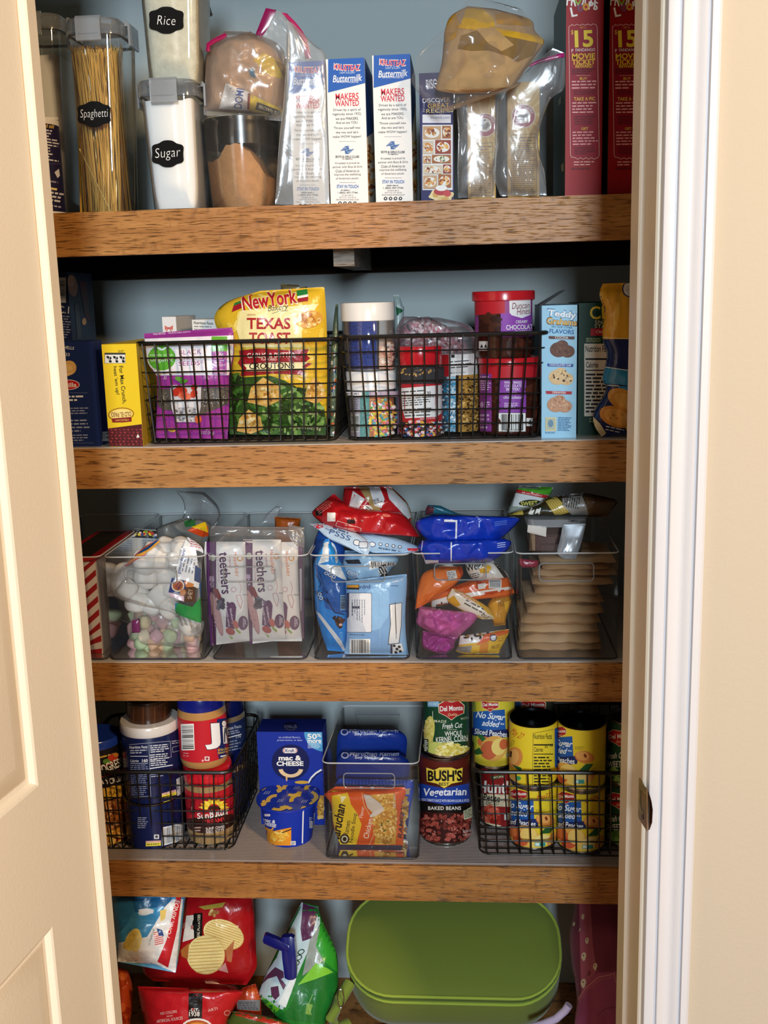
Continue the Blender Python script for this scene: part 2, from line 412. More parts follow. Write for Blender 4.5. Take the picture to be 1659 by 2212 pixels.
# right casing: edge bead, groove, wide cove, groove, flat outer band
yc = d3-D0; X = lambda px: sx(px)*d3
prof = [(xc, YW), (xc, yc+.004), (xc+.0012, yc+.0012), (xc+.004, yc), (X(1443), yc-.0005), (X(1445), yc+.0035), (X(1448), yc+.0035), (X(1450), yc-.001)]
for i in range(9):
    t = i/8; prof.append((X(1452)+(X(1497)-X(1452))*t, yc-.0015+.0055*math.sin(math.pi*min(t*1.1, 1))*(.6+.5*t)))
prof += [(X(1500), yc-.002), (X(1501.5), yc+.004), (X(1506), yc+.004), (X(1508), yc-.0015), (X(1522), yc-.0015), (XO, yc+.001), (XO, YW)]
b = B(); extrude_z(b, prof, ZF, .66, 'trim_white'); struct(b, 'trim_2', angle=30)
# left jamb stop
xl = sx(161)*d0; dl1 = xl/sx(143); xl2 = sx(130)*dl1
b = B(); extrude_z(b, [(xl, -.30), (-.56, -.30), (-.56, dl1-D0), (xl-.002, dl1-D0), (xl, dl1-D0+.002)], ZF, .60, 'door_paint'); struct(b, 'trim_3', angle=35)
slab('wall_left', -2.2, -.56, dl1-D0, -.30, ZF, ZT, 'wall_cream')
# open door leaf with two moulded panels, swung toward the camera
hx, hy = xl2-.0015, dl1-D0-.003; th = math.radians(8.0)
du = Vector((-math.sin(th), -math.cos(th), 0)); dn = Vector((math.cos(th), -math.sin(th), 0))    # along the leaf, and out of its visible face
def leafpt(px, py):
    d = ray(px, py); P = Vector((hx, hy, 0)); p = CAMP+d*((P-CAMP).dot(dn)/d.dot(dn)); return (p-P).dot(du), p.z
u1, zb = leafpt(84, 1697); u2, zt2 = leafpt(112, 2002)
us = (u1+u2)/2
def leaf(u, z, n): return Vector((hx, hy, 0))+du*u+dn*n+Vector((0, 0, z))
b = B(); ZD0, ZD1, WD = ZF+.012, .56, .66
prof = [(0, 0), (.003, -.0015), (.007, -.008), (.013, -.009), (.017, -.007), (.040, -.0015), (.043, -.001)]
pan = [(us, WD-us, zb, .44), (us, WD-us, ZD0+.2, zt2)]
for (a0, a1, c0, c1) in pan:
    rings = [[leaf(a0+i, c0+i, n), leaf(a1-i, c0+i, n), leaf(a1-i, c1-i, n), leaf(a0+i, c1-i, n)] for i, n in prof]
    b.loft(rings, '#fff', 'door_paint', cap0=False, cap1=True)
def lq(a0, a1, c0, c1):
    n = b.add([leaf(a0, c0, 0), leaf(a1, c0, 0), leaf(a1, c1, 0), leaf(a0, c1, 0)]); b.face([n, n+1, n+2, n+3], '#fff', 'door_paint')
lq(.0025, us, ZD0, ZD1); lq(WD-us, WD, ZD0, ZD1); lq(us, WD-us, zt2, zb); lq(us, WD-us, .44, ZD1); lq(us, WD-us, ZD0, ZD0+.2)
T_ = .035
n = b.add([leaf(.0025, ZD0, 0), leaf(0, ZD0, -.0025), leaf(0, ZD0, -T_), leaf(WD, ZD0, -T_), leaf(WD, ZD0, 0)]); m_ = b.add([leaf(.0025, ZD1, 0), leaf(0, ZD1, -.0025), leaf(0, ZD1, -T_), leaf(WD, ZD1, -T_), leaf(WD, ZD1, 0)])
for i in range(4): b.face([n+i, m_+i, m_+i+1, n+i+1], '#fff', 'door_paint')
b.face([n+i for i in range(5)], '#fff', 'door_paint'); b.face([m_+4-i for i in range(5)], '#fff', 'door_paint')
struct(b, 'door_1', angle=25)
# strike plate on the right jamb
b = B()
def cr(x, y): return (1340+x/12.29, 1650+y/12.29)
def plate(pts, f, thick, col, mat='metal'):
    P = [f(*cr(*p)) for p in pts]; Q = [p+Vector(thick) for p in P]; b.loft([P, Q], col, mat)
fx = lambda x, y: onX(x, y, xj-.0012)
outl = [(492, 372), (560, 470), (640, 600), (700, 650), (700, 1780), (640, 1690), (485, 1440), (470, 1310)]
hole = [(520, 690), (560, 720), (690, 870), (690, 1330), (615, 1300), (545, 1150), (520, 1040)]
plate(outl, fx, (.0011, 0, 0), '#6d5236', 'gloss')
plate(hole, lambda x, y: onX(x, y, xj-.0014), (.0002, 0, 0), '#a9773c')
plate([(520, 690), (548, 720), (540, 1130), (615, 1300), (560, 1240), (520, 1100)], lambda x, y: onX(x, y, xj-.0016), (.0002, 0, 0), '#120a05')
plate([(545, 1370), (600, 1320), (612, 1470), (575, 1490)], lambda x, y: onX(x, y, xj-.0016), (.0003, 0, 0), '#2c1c10')
fl = lambda x, y: onY(x, y, d2-D0-.002-.016*min(1, max(0, (x-1396.5)/6)))
plate([(700, 650), (770, 790), (830, 1000), (862, 1220), (845, 1560), (780, 1740), (720, 1790), (690, 1775), (690, 1200)], fl, (0, .001, 0), '#5a3618', 'gloss')
b.obj('strike_plate', label='worn bronze strike plate set into the white door jamb', cat='strike plate')

# shelves
mats = ['oak', 'oak_wavy', 'oak_c', 'oak_d', 'oak_c']
ORD = ['wooden shelf, the highest one, carrying tall canisters and red cereal boxes', 'wooden shelf with wavy grain carrying two black wire baskets of baking goods',
       'wooden shelf carrying the row of clear bins of snacks', 'wooden shelf with ribbed clear mat carrying cans and jars', 'lowest wooden shelf carrying chip bags and the green lunch bag']
for i in range(5):
    t = thing('wooden_shelf', (0, 0, SB[i]), ORD[i], 'shelf', 'wooden shelves of the pantry')
    b = B(); b.box(XL, XR, .0, .019, SB[i], SH[i], '#fff', mats[i]); b.obj('fascia_board', t)
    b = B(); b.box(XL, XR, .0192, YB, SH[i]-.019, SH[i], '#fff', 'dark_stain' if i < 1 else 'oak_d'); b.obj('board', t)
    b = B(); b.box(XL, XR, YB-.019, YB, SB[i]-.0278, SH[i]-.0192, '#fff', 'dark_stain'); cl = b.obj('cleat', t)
    if i == 0:
        b = B(); b.box(-.735, -.716, .03, YB-.02, SB[i]-.028, SH[i]-.0192, '#fff', 'dark_stain'); b.obj('side_cleat', t)
        p0 = onY(765, 590, YB-.02); p1 = onY(803, 590, YB-.02)
        b = B(); b.box(p0.x, p1.x, .05, YB-.0192, SB[i]-.024, SH[i]-.0192, '#fff', 'raw_pine'); b.obj('middle_support', t)
        for px, py in ((968, 553), (437, 566)):
            q = onY(px, py, YB-.0195); b = B(); b.lathe(0, 0, [(.0045, 0), (.0045, .0012)], '#050403', 'matte', 12)
            b.v = [(q.x+x, q.y-z, q.z+y) for x, y, z in b.v]; b.obj('screw_hole', cl)
# liners
LN = .0012
for i, lab in ((1, 'thin pale liner sheet along the shelf under the wire baskets'), (2, 'thin pale liner sheet under the row of clear bins')):
    b = B(); b.box(XL+.005, XR-.005, .004, YB-.005, SH[i], SH[i]+LN, '#cfc6bd', 'gloss'); b.obj('shelf_liner', label=lab, cat='shelf liner')
b = B(); nr = 74; y = .006; n0 = []
pr = [(.006, 0)]
for k in range(nr):
    yy = .006+.0048*k; pr += [(yy, .0012), (yy+.0012, .0032), (yy+.0030, .0032), (yy+.0042, .0012)]
pr += [(.006+.0048*nr, 0)]
extr = [[(x, y, SH[3]+z) for y, z in pr] for x in (XL+.005, XR-.005)]
b.loft(extr, '#8d7f78', 'ribbed', True, True)
colmat('ribbed', .16, .6)
b.obj('shelf_liner', label='ribbed clear plastic mat under the cans and jars', cat='shelf liner', angle=20)
BS = [SH[0]+.0004, SH[1]+LN, SH[2]+LN, SH[3]+.0032, SH[4]]

# ------------------------------------------------------------------ builders for the goods
def carton(name, label, cat, crop, x0, yt, x1, Y, depth, shelf, col, art=None, group=None, side=None, top=None, ym=None, finish='paper', zb=None, sideart=None, yaw=0, top_extra=None):
    (X0, T), (X1, _) = K(crop, x0, yt), K(crop, x1, yt); zb = BS[shelf] if zb is None else zb
    zt = onY((X0+X1)/2, T, Y).z
    pm = K(crop, 0, ym)[1] if ym else None
    if pm is None:
        pb = (T+ (T+ (zt-zb)*1400))/2; pm = pb
    a = onY(X0, pm, Y).x; c = onY(X1, pm, Y).x
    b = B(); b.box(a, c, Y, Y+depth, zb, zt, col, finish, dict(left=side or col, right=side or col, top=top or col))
    if art:
        A = Art(crop, len(label)); art(A); mp = map_plane((a, Y, 0), (0, -1, 0))
        def mc(x, y, z):
            q = mp(x, y, z); return (min(max(q.x, a), c), q.y, min(max(q.z, zb), zt))
        A.onto(b, mc, finish)
    if sideart:
        A = Art(crop, len(label)+1); xx, nx = (c, 1) if a < 0 else (a, -1); sideart(A); mp = map_plane((xx, Y, 0), (nx, 0, 0)); A.onto(b, lambda x, y, z: (lambda q: (q.x, min(max(q.y, Y), Y+depth), min(max(q.z, zb), zt)))(mp(x, y, z)), finish)
    if top_extra: top_extra(b, a, c, Y, depth, zt)
    o = b.obj(name, label=label, cat=cat, group=group, smooth=False, origin=((a+c)/2, Y+depth/2, zb)); return o
def cyl_at(crop, x0, x1, ym, Y):
    (X0, Yp), (X1, _) = K(crop, x0, ym), K(crop, x1, ym); p, q = onY(X0, Yp, Y), onY(X1, Yp, Y)
    return (p.x+q.x)/2, (q.x-p.x)/2
def wrap(A, b, cx, cy, rad, finish, g=2.5):
    A.onto(b, map_cyl(cx, cy, rad if callable(rad) else (lambda z: rad)), finish, g)
def tincan(label, crop, x0, x1, ym, Y, shelf, h, col, art=None, group='tinned food', zb=None, r=None, open_top=True, name='food_can', lidcol='#8d9096'):
    cx, rr = cyl_at(crop, x0, x1, ym, Y); r = r or rr; zb = BS[shelf] if zb is None else zb
    t = thing(name, (cx, Y, zb), label, 'can', group)
    b = B(); b.lathe(cx, Y, [(r*.985, zb+.0045), (r, zb+.006), (r, zb+h-.006), (r*.985, zb+h-.0045)], col, 'paper', 48, False, False)
    if art:
        A = Art(crop, len(label)); art(A); fm = map_cyl(cx, Y, lambda z: r)
        A.onto(b, lambda x, y, z: (lambda q: (q[0], q[1], min(max(q[2], zb+.0058), zb+h-.0058)))(fm(x, y, z)), 'paper', 2.5)
    b.obj('label_wrap', t)
    b = B(); b.lathe(cx, Y, [(r*.93, zb+.002), (r*.96, zb), (r*1.0, zb), (r*1.015, zb+.0015), (r*1.0, zb+.0046)], '#a8a49c', 'metal', 48, True, False); b.obj('rim', t)
    b = B(); z = zb+h; b.lathe(cx, Y, [(r*.985, z-.0046), (r*1.012, z-.003), (r*1.012, z-.0008), (r*.99, z), (r*.955, z-.0004), (r*.94, z-.0048), (r*.8, z-.0052), (r*.78, z-.0042), (r*.6, z-.0042), (r*.58, z-.0048), (.001, z-.0048)], lidcol, 'metal', 48, False, True); b.obj('rim', t)
    return t, cx, r, zb+h
def cat(P, t):
    n = len(P)-1; f = min(max(t, 0), 1)*n; i = min(int(f), n-1); f -= i
    p0, p1, p2, p3 = P[max(i-1, 0)], P[i], P[i+1], P[min(i+2, n)]
    return tuple(.5*((2*b)+(-a+c)*f+(2*a-5*b+4*c-d)*f*f+(-a+3*b-3*c+d)*f**3) for a, b, c, d in zip(p0, p1, p2, p3))
class Bag:
    def __init__(s, crop, rows, Y, T, wr=.002, seed=1, ws=22, seal=(.05, .05), p=2.6, q=.6, side=.0, nu=30, nv=34, crease=.0, dz=0, vor=0, vs_=26):
        s.L = [K(crop, *r[0]) for r in rows]; s.R = [K(crop, *r[1]) for r in rows]; s.Y = Y if isinstance(Y, tuple) else (Y, Y)
        s.T, s.wr, s.seed, s.ws, s.seal, s.pq, s.nu, s.nv, s.crease = T, wr, seed, ws, seal, (p, q), nu, nv, crease; s.crop = crop
        s.dz = dz; s.vor, s.vs_ = vor, vs_
    def px(s, u, v):
        l, r = cat(s.L, v), cat(s.R, v); return (l[0]+(r[0]-l[0])*u, l[1]+(r[1]-l[1])*u)
    def base(s, u, v, px=None):
        x, y = px or s.px(u, v); return onY(x, y, s.Y[0]+(s.Y[1]-s.Y[0])*v)+Vector((0, 0, s.dz))
    def pr(s, u, v):
        p, q = s.pq; a, c = s.seal; vv = min(max((v-a)/(1-a-c), 0), 1)
        return (max(0, 1-abs(2*u-1)**p)**q)*(max(0, 1-abs(2*vv-1)**(p*1.3))**q)
    def disp(s, u, v, P):
        e = min(1, 6*min(u, 1-u))*min(1, 7*min(v, 1-v))
        k = Vector((P.x*s.ws+s.seed*7.3, s.seed*3.1, P.z*s.ws))
        n = noise.noise(k)+.5*noise.noise(k*2.3)
        if s.crease: n += s.crease*(.5-abs(noise.noise(k*1.3+Vector((5, 0, 9)))))*2
        ry = math.sin(u*math.pi*7+s.seed)*math.exp(-v*7)*.9+math.sin(u*math.pi*8+s.seed*2)*math.exp(-(1-v)*7)*.9
        f = 0
        if s.vor:
            q = noise.voronoi(Vector((P.x*s.vs_+s.seed, s.seed*2.7, P.z*s.vs_)))[0]; f = s.vor*e*(min(q[1]-q[0], .6)+.5*q[0]-.4)
        return s.T*s.pr(u, v)+s.wr*e*(n+ry*.7)+f
    def surf(s, u, v, z=0, px=None):
        P = s.base(u, v, px); d = (CAMP-P).normalized(); return P+d*(s.disp(u, v, P)+z)
    def inv(s, x, y):
        lo, hi = 0.0, 1.0
        def side(v):
            l, r = cat(s.L, v), cat(s.R, v); return (r[0]-l[0])*(y-l[1])-(r[1]-l[1])*(x-l[0])
        if side(0) <= 0: v = 0.0
        elif side(1) >= 0: v = 1.0
        else:
            for _ in range(16):
                v = (lo+hi)/2
                if side(v) > 0: lo = v
                else: hi = v
        l, r = cat(s.L, v), cat(s.R, v); q = (r[0]-l[0])**2+(r[1]-l[1])**2 or 1
        return min(max(((x-l[0])*(r[0]-l[0])+(y-l[1])*(r[1]-l[1]))/q, 0), 1), v
    def mesh(s, b, col, mat, back=.7, art=None, g=None, backcol=None, artmat=None):
        nu, nv = s.nu, s.nv
        F = [[b.add([s.surf(i/nu, j/nv)]) for i in range(nu+1)] for j in range(nv+1)]
        for j in range(nv):
            for i in range(nu): b.face((F[j][i], F[j+1][i], F[j+1][i+1], F[j][i+1]), col, mat)
        if back:
            G = [[F[j][i] if (i in (0, nu) or j in (0, nv)) else None for i in range(nu+1)] for j in range(nv+1)]
            for j in range(1, nv):
                for i in range(1, nu):
                    P = s.base(i/nu, j/nv); d = (CAMP-P).normalized(); G[j][i] = b.add([P-d*(s.T*back*s.pr(i/nu, j/nv)+.0004)])
            for j in range(nv):
                for i in range(nu): b.face((G[j][i], G[j][i+1], G[j+1][i+1], G[j+1][i]), backcol or col, mat)
        if art:
            A = Art(s.crop, s.seed); A.z0 = .0007; art(A); xs = [p[0] for p in s.L+s.R]; ys = [p[1] for p in s.L+s.R]
            W, H = max(xs)-min(xs), max(ys)-min(ys)
            def f(x, y, z):
                u, v = s.inv(x, y); return s.surf(u, v, z)
            A.onto(b, f, artmat or mat, g or max(W/s.nu, 4), g or max(H/s.nv, 4))
        return s
def pack(name, label, cat_, crop, rows, Y, T, col, art=None, mat='foil', group=None, base=None, back=.7, backcol=None, artmat=None, **k):
    g = Bag(crop, rows, Y, T, **k); b = B(); g.mesh(b, col, mat, back, art, backcol=backcol, artmat=artmat)
    if base is not None:
        dz = base-min(p[2] for p in b.v)
        b.v = [(x, y, z+dz) for x, y, z in b.v]
    if max(p[2] for p in b.v) < SH[3] and onY(*g.L[0], .05).z < -.95: b.v = [(x, y, max(z, SH[4]+.0006)) for x, y, z in b.v]
    return b.obj(name, label=label, cat=cat_, group=group, angle=60)
def hpillow(b, x0, x1, z, h, Y0, Y1, col, mat, art=None, seed=1, sag=0, n=26, m=12, wr=.0015, crimp=.09, crop='P', tilt=0):
    """a flow-wrapped bar lying flat: crimped ends left and right"""
    def pt(u, w, up):
        q = (max(0, 1-abs(2*u-1)**5)**.6)*(max(0, 1-abs(2*w-1)**9)**.5)
        x = x0+(x1-x0)*u; y = Y0+(Y1-Y0)*w
        nz = noise.noise(Vector((x*40+seed*5, y*40, seed)))*wr*min(1, 8*u*(1-u))
        return Vector((x, y, z+h/2+up*h/2*q+nz+sag*math.sin(u*math.pi)+tilt*(u-.5)))
    A = {}
    for up in (1, -1):
        for j in range(m+1):
            for i in range(n+1):
                edge = i in (0, n) or j in (0, m)
                A[up, i, j] = A[1, i, j] if (edge and up == -1) else b.add([pt(i/n, j/m, up)])[0:1] if False else (A[1, i, j] if (edge and up == -1) else b.add([pt(i/n, j/m, up)]))
    for j in range(m):
        for i in range(n):
            b.face((A[1, i, j], A[1, i+1, j], A[1, i+1, j+1], A[1, i, j+1]), col, mat)
            b.face((A[-1, i, j], A[-1, i, j+1], A[-1, i+1, j+1], A[-1, i+1, j]), col, mat)
def rrect(cx, cy, w_, d_, r, z, n=5):
    P = []
    for sx_, sy_, a in ((1, 1, 0), (-1, 1, 90), (-1, -1, 180), (1, -1, 270)):
        for i in range(n+1):
            t = math.radians(a+90*i/n); P.append((cx+sx_*(w_/2-r)+r*math.cos(t), cy+sy_*(d_/2-r)+r*math.sin(t), z))
    return P
def wire_basket(label, crop, rim, bot, Y, depth, shelf, nv, nh, group, zoff=0, liftback=0):
    """rim / bot: (x0, x1, y) of the front rim and of the front foot line in the picture"""
    zb = BS[shelf]+.0022; A = [onY(*K(crop, x, rim[2]), Y) for x in rim[:2]]; zt = (A[0].z+A[1].z)/2
    C = [onY(*K(crop, x, bot[2]), Y+.006) for x in bot[:2]]
    x0, x1, c0, c1 = A[0].x, A[1].x, C[0].x, C[1].x
    t = thing('wire_basket', ((x0+x1)/2, Y+depth/2, BS[shelf]), label, 'basket', group)
    def sec(f, r=.02): 
        return rrect(((x0+x1)*f+(c0+c1)*(1-f))/2, Y+depth/2, (x1-x0)*f+(c1-c0)*(1-f), depth-.012*(1-f), r, zb+(zt-zb)*f, 6)
    b = B(); b.tube(sec(1), .0034, '#17130f', 'wire', 8, True); b.obj('rim', t)
    b = B()
    for k in range(nh): b.tube(sec(k/nh), .0013, '#17130f', 'wire', 6, True)
    for k in range(nv+1):
        f = k/nv; xt = x0+.012+(x1-x0-.024)*f; xb = c0+.012+(c1-c0-.024)*f
        yf, yb_ = Y-.0026, Y+depth+.0026
        b.tube([(xt, yf, zt), (xb, Y+.004, zb+.002), (xb, Y+.014, zb-.0008), (xb, Y+depth-.014, zb-.0008), (xb, Y+depth-.004, zb+.002), (xt, yb_, zt)], .0013, '#17130f', 'wire', 5)
    ns = max(4, int(depth/.022))
    for k in range(1, ns):
        y = Y+depth*k/ns
        b.tube([(x0-.0026, y, zt), (c0+.002, y, zb+.002), (c0+.012, y, zb+.0012), (c1-.012, y, zb+.0012), (c1-.002, y, zb+.002), (x1+.0026, y, zt)], .0013, '#17130f', 'wire', 5)
    b.obj('wire_mesh', t); return t
def clear_bin(label, crop, top, bot, Y, depth, shelf, group, handle=None, zback=None, name='clear_bin'):
    """open acrylic bin: top / bot (x0, x1, y) of its front face; handle (x0, x1, y0, y1) the moulded pull on the front"""
    zb = BS[shelf]; A = [onY(*K(crop, x, top[2]), Y) for x in top[:2]]; C = [onY(*K(crop, x, bot[2]), Y) for x in bot[:2]]
    zt = (A[0].z+A[1].z)/2; t = thing(name, ((C[0].x+C[1].x)/2, Y+depth/2, zb), label, 'bin', group)
    wt, wb = A[1].x-A[0].x, C[1].x-C[0].x; ct, cb = (A[0].x+A[1].x)/2, (C[0].x+C[1].x)/2
    def sec(f, ins=0, z=None, r=.012):
        P = rrect(cb+(ct-cb)*f, Y+depth/2, wb+(wt-wb)*f-2*ins, depth-2*ins, max(r-ins, .002), zb+(zt-zb)*f if z is None else z, 5)
        if zback and f > .5:
            Q = []
            for x, y, z_ in P:
                k = min(max((y-Y-.012)/(depth*.93), 0), 1); Q.append((x, y, z_+(zback-zt)*k))
            P = Q
        return P
    b = B(); f0 = .006/(zt-zb)
    b.loft([sec(0, .003), sec(f0), sec(.3), sec(.51), sec(.52), sec(1)], '#fff', 'acrylic', False, False)
    b.loft([sec(0, .004, zb+.003), sec(0, .004, zb+.0034)], '#fff', 'acrylic', True, False); b.obj('body', t, angle=60)
    b = B(); R = sec(1); b.tube(R, .0011, '#cfd2d4', 'edge', 5, True)
    b.obj('rim', t)
    b = B(); b.tube(sec(0, .0015, zb+.0018), .0016, '#3a383b', 'edge_dark', 6, True); b.obj('foot', t)
    if handle:
        p = onY(*K(crop, handle[0], handle[3]), Y-.001); q = onY(*K(crop, handle[1], handle[2]), Y-.001); r = .006
        pts = []
        for sx_, sz_, a in ((1, 1, 0), (-1, 1, 90), (-1, -1, 180), (1, -1, 270)):
            for i in range(5):
                tt = math.radians(a+22.5*i); pts.append(((p.x+q.x)/2+sx_*((q.x-p.x)/2-r)+r*math.cos(tt), Y-.001, (p.z+q.z)/2+sz_*((q.z-p.z)/2-r)+r*math.sin(tt)))
        b = B(); b.tube(pts, .0009, '#8a8f93', 'edge', 5, True); b.obj('handle', t)
    return t, (cb, wb, zb, zt)
colmat('edge', .12, .8); colmat('edge_dark', .15, .8)
def film(b, crop, rows, Y, T, mat='bagfilm', **k):
    Bag(crop, rows, Y, T, **k).mesh(b, '#fff', mat, .8)
def canister(name, label, crop, top, bot, Y, depth, shelf, fill, fillz, fillmat, group, lid=True, zb=None, tagtext=None, cliprect=None, lidrow=None):
    """tall tapered clear plastic canister; top / bot (x0, x1, y) of the front face below its lid"""
    zb = BS[shelf] if zb is None else zb
    A = [onY(*K(crop, x, top[2]), Y) for x in top[:2]]; C = [onY(*K(crop, x, bot[2]), Y+.006) for x in bot[:2]]; zt = (A[0].z+A[1].z)/2
    t = thing(name, ((C[0].x+C[1].x)/2, Y+depth/2, zb), label, 'canister', group)
    def sec(f, ins=0, r=.016):
        cx = (C[0].x+C[1].x)/2*(1-f)+(A[0].x+A[1].x)/2*f; wd = (C[1].x-C[0].x)*(1-f)+(A[1].x-A[0].x)*f
        return rrect(cx, Y+depth/2, wd-2*ins, depth-.012*(1-f)-2*ins, max(r-ins, .003), zb+(zt-zb)*f, 6)
    b = B(); b.loft([sec(0, .003), sec(.012), sec(.25), sec(.5), sec(.75), sec(1)], '#fff', 'tub', True, False); b.obj('body', t, angle=60)
    if fill:
        b = B(); fz = (fillz-zb)/(zt-zb); R = [sec(.015, .0018), sec(.35, .0018), sec(.7*fz, .0018), sec(fz, .0018)]
        top_ = [(x, y, z+.004*noise.noise(Vector((x*60, y*60, 1)))) for x, y, z in R[-1]]; R[-1] = top_
        c = Vector((sum(p[0] for p in top_)/len(top_), Y+depth/2, fillz+.006)); R.append([tuple(Vector(p)*.35+c*.65) for p in top_])
        b.loft(R, fill, fillmat); b.obj('contents', t)
    if lid:
        b = B(); h = .020; cx = (A[0].x+A[1].x)/2; wd = A[1].x-A[0].x
        R = lambda e, z, r=.02: rrect(cx, Y+depth/2, wd+2*e, depth+2*e, r, z, 6)
        b.loft([R(.0005, zt-.004), R(.0045, zt-.003), R(.0045, zt+h-.006), R(.0015, zt+h), R(-.006, zt+h), R(-.008, zt+h-.006), R(-.02, zt+h-.006)], '#fff', 'lid_clear', False, True)
        l = b.obj('lid', t)
        b = B(); g = R(.001, zt-.001); b.tube(g, .0022, '#3d4144', 'wire', 6, True); b.obj('gasket', l)
        def clip(x0, x1, y, ax):
            b = B(); z0, z1 = zt-.013, zt+h+.001
            P = [(0, z1), (-.004, z1), (-.0075, z1-.004), (-.0075, z0), (-.0045, z0-.001), (-.0045, z1-.007), (0, z1-.007)]
            if ax == 'y': rings = [[(x, y+p, z) for p, z in P] for x in (x0, x1)]
            else: rings = [[(y+p*ax, x, z) for p, z in P] for x in (x0, x1)]
            b.loft(rings, '#c3c8cc', 'clip')
            if ax == 'y': b.box(x0+.005, x1-.005, y-.0085, y-.0074, z0+.009, z0+.0115, '#7d8386', 'clip')
            b.obj('clip', l)
        clip(cx-wd*.25, cx+wd*.25, Y-.0045, 'y')
        clip(Y+depth*.3, Y+depth*.7, cx+wd/2+.0045, -1); clip(Y+depth*.3, Y+depth*.7, cx-wd/2-.0045, 1)
    if tagtext:
        crop_, cx, cy, w_, h_, text, tw, th_, rot = tagtext
        A2 = Art(crop_, 3); pts = []
        for i in range(60):
            a = 2*math.pi*i/60; ca, sa = math.cos(a), math.sin(a); x = abs(ca)**.75*math.copysign(1, ca); y = abs(sa)**.7*math.copysign(1, sa)
            k = 1+.06*math.cos(6*a+math.pi)+.025*math.cos(4*a)
            pts.append((cx+w_/2*x*k*.95, cy+h_/2*y*k*.96))
        A2.p(pts, '#0b0b0c')
        A2.t(text, cx, cy+th_*.02, tw, th_, '#f4f4f2', rot, -.03, .12, 1.05)
        b = B(); p = onY(*K(crop_, cx, cy), Y); fr = (p.z-zb)/(zt-zb); yy = sec(fr)[0]
        yfront = min(q[1] for q in sec(fr))
        slope = .006/(zt-zb)
        A2.onto(b, map_plane((p.x, yfront-.0006, p.z), (0, -1, -slope)), 'matte'); b.obj('chalk_label', t, label='black chalkboard sticker with white handwriting')
    return t, sec, zt

def jar(name, label, cat_, crop, x0, x1, ym, Y, zb, parts, group=None, lean=0, arts=()):
    """round jar: parts = [(part name, [(radius factor, z)...], colour, material, art or None, part label)] with z in picture rows"""
    cx, r = cyl_at(crop, x0, x1, ym, Y); t = thing(name, (cx, Y, zb), label, cat_, group)
    Zr = lambda y: max(onY(*K(crop, (x0+x1)/2, y), Y-r).z, zb)
    top = zb
    for pn, prof, col, mat, art, plab in parts:
        b = B(); P = [(max(r*f, .0005), (zb+.0005 if y is None else (Zr(y) if y > -9000 else zb))+d) for f, y, d in [(q+(0,))[:3] for q in prof]]
        b.lathe(cx, Y, P, col, mat, 44); top = max(top, max(p[1] for p in P))
        if art:
            A = Art(crop, len(label)+len(pn)); fin = art(A) or mat; rr_ = max(p[0] for p in P); zmin, zmax = min(p[1] for p in P), max(p[1] for p in P)
            f = map_cyl(cx, Y, lambda z: rr_)
            A.onto(b, lambda x, y, z: (lambda q: (q[0], q[1], min(max(q[2], zmin), zmax)))(f(x, y, z)), fin, 3.0)
        b.obj(pn, t, label=plab)
    return t, cx, r, top

# ================================================================== top shelf
NAVY, WHT, RED, YEL = '#1b1f4a', '#f3f2ef', '#c3141f', '#f2c821'
# --- canisters
t, sec, zt = canister('storage_canister', 'clear canister of white flour at the far left behind the dark salt tube', 'C1', (-180, 240, 235), (-40, 330, 1800), .10, .12, 0, '#e9e8e4', onY(*K('C1', 150, 470), .10).z, 'matte', 'clear canisters on the top shelf')
t, sec, zt = canister('storage_canister', 'tall clear canister of dry spaghetti with a black chalk label', 'C1', (325, 745, 275), (470, 800, 1800), .03, .11, 0, None, 0, '', 'clear canisters on the top shelf', tagtext=('C1', 567, 975, 300, 215, 'Spaghetti', 235, 92, -2))
b = B(); rd = random.Random(4); z0 = BS[0]+.003
for i in range(320):
    yy = rd.uniform(.038, .125); fy = (yy-.03)/.11
    tt = rd.random(); a = onY(*K('C1', 375+(345+130*fy)*tt, rd.uniform(425, 480)-60*fy), yy); q = onY(*K('C1', 545+(235+90*fy)*min(max(tt+rd.uniform(-.12, .12), 0), 1), 1790), yy)
    b.tube([(a.x, yy, a.z), (q.x, rd.uniform(.042, .12), z0)], .00085, rd.choice(('#d9ac4f', '#e3bb62', '#cf9f44', '#dfb457')), 'gloss', 4)
a, q = onY(*K('C1', 440, 1270), .041), onY(*K('C1', 705, 1785), .041); b.tube([a, (q.x, q.y, z0)], .0009, '#e8c878', 'gloss', 4)
b.obj('spaghetti', t, label='bundle of dry yellow spaghetti fanned out at the top')
t, sec, zs = canister('storage_canister', 'clear canister full of white sugar with a black chalk label, under the rice canister', 'C1', (945, 1405, 800), (1060, 1455, 1790), .02, .105, 0, '#f1f0ee', onY(*K('C1', 1180, 850), .02).z, 'matte', 'clear canisters on the top shelf', tagtext=('C1', 1195, 1312, 290, 222, 'Sugar', 215, 108, -4))
t, sec, zt = canister('storage_canister', 'clear canister of rice with a black chalk label, stacked on the sugar canister', 'C1', (915, 1440, -330), (1015, 1450, 640), .024, .098, 0, '#d2cebb', onY(*K('C1', 1180, -230), .02).z, 'food', 'clear canisters on the top shelf', zb=zs+.0145, tagtext=('C1', 1183, 172, 315, 222, 'Rice', 155, 78, 2))
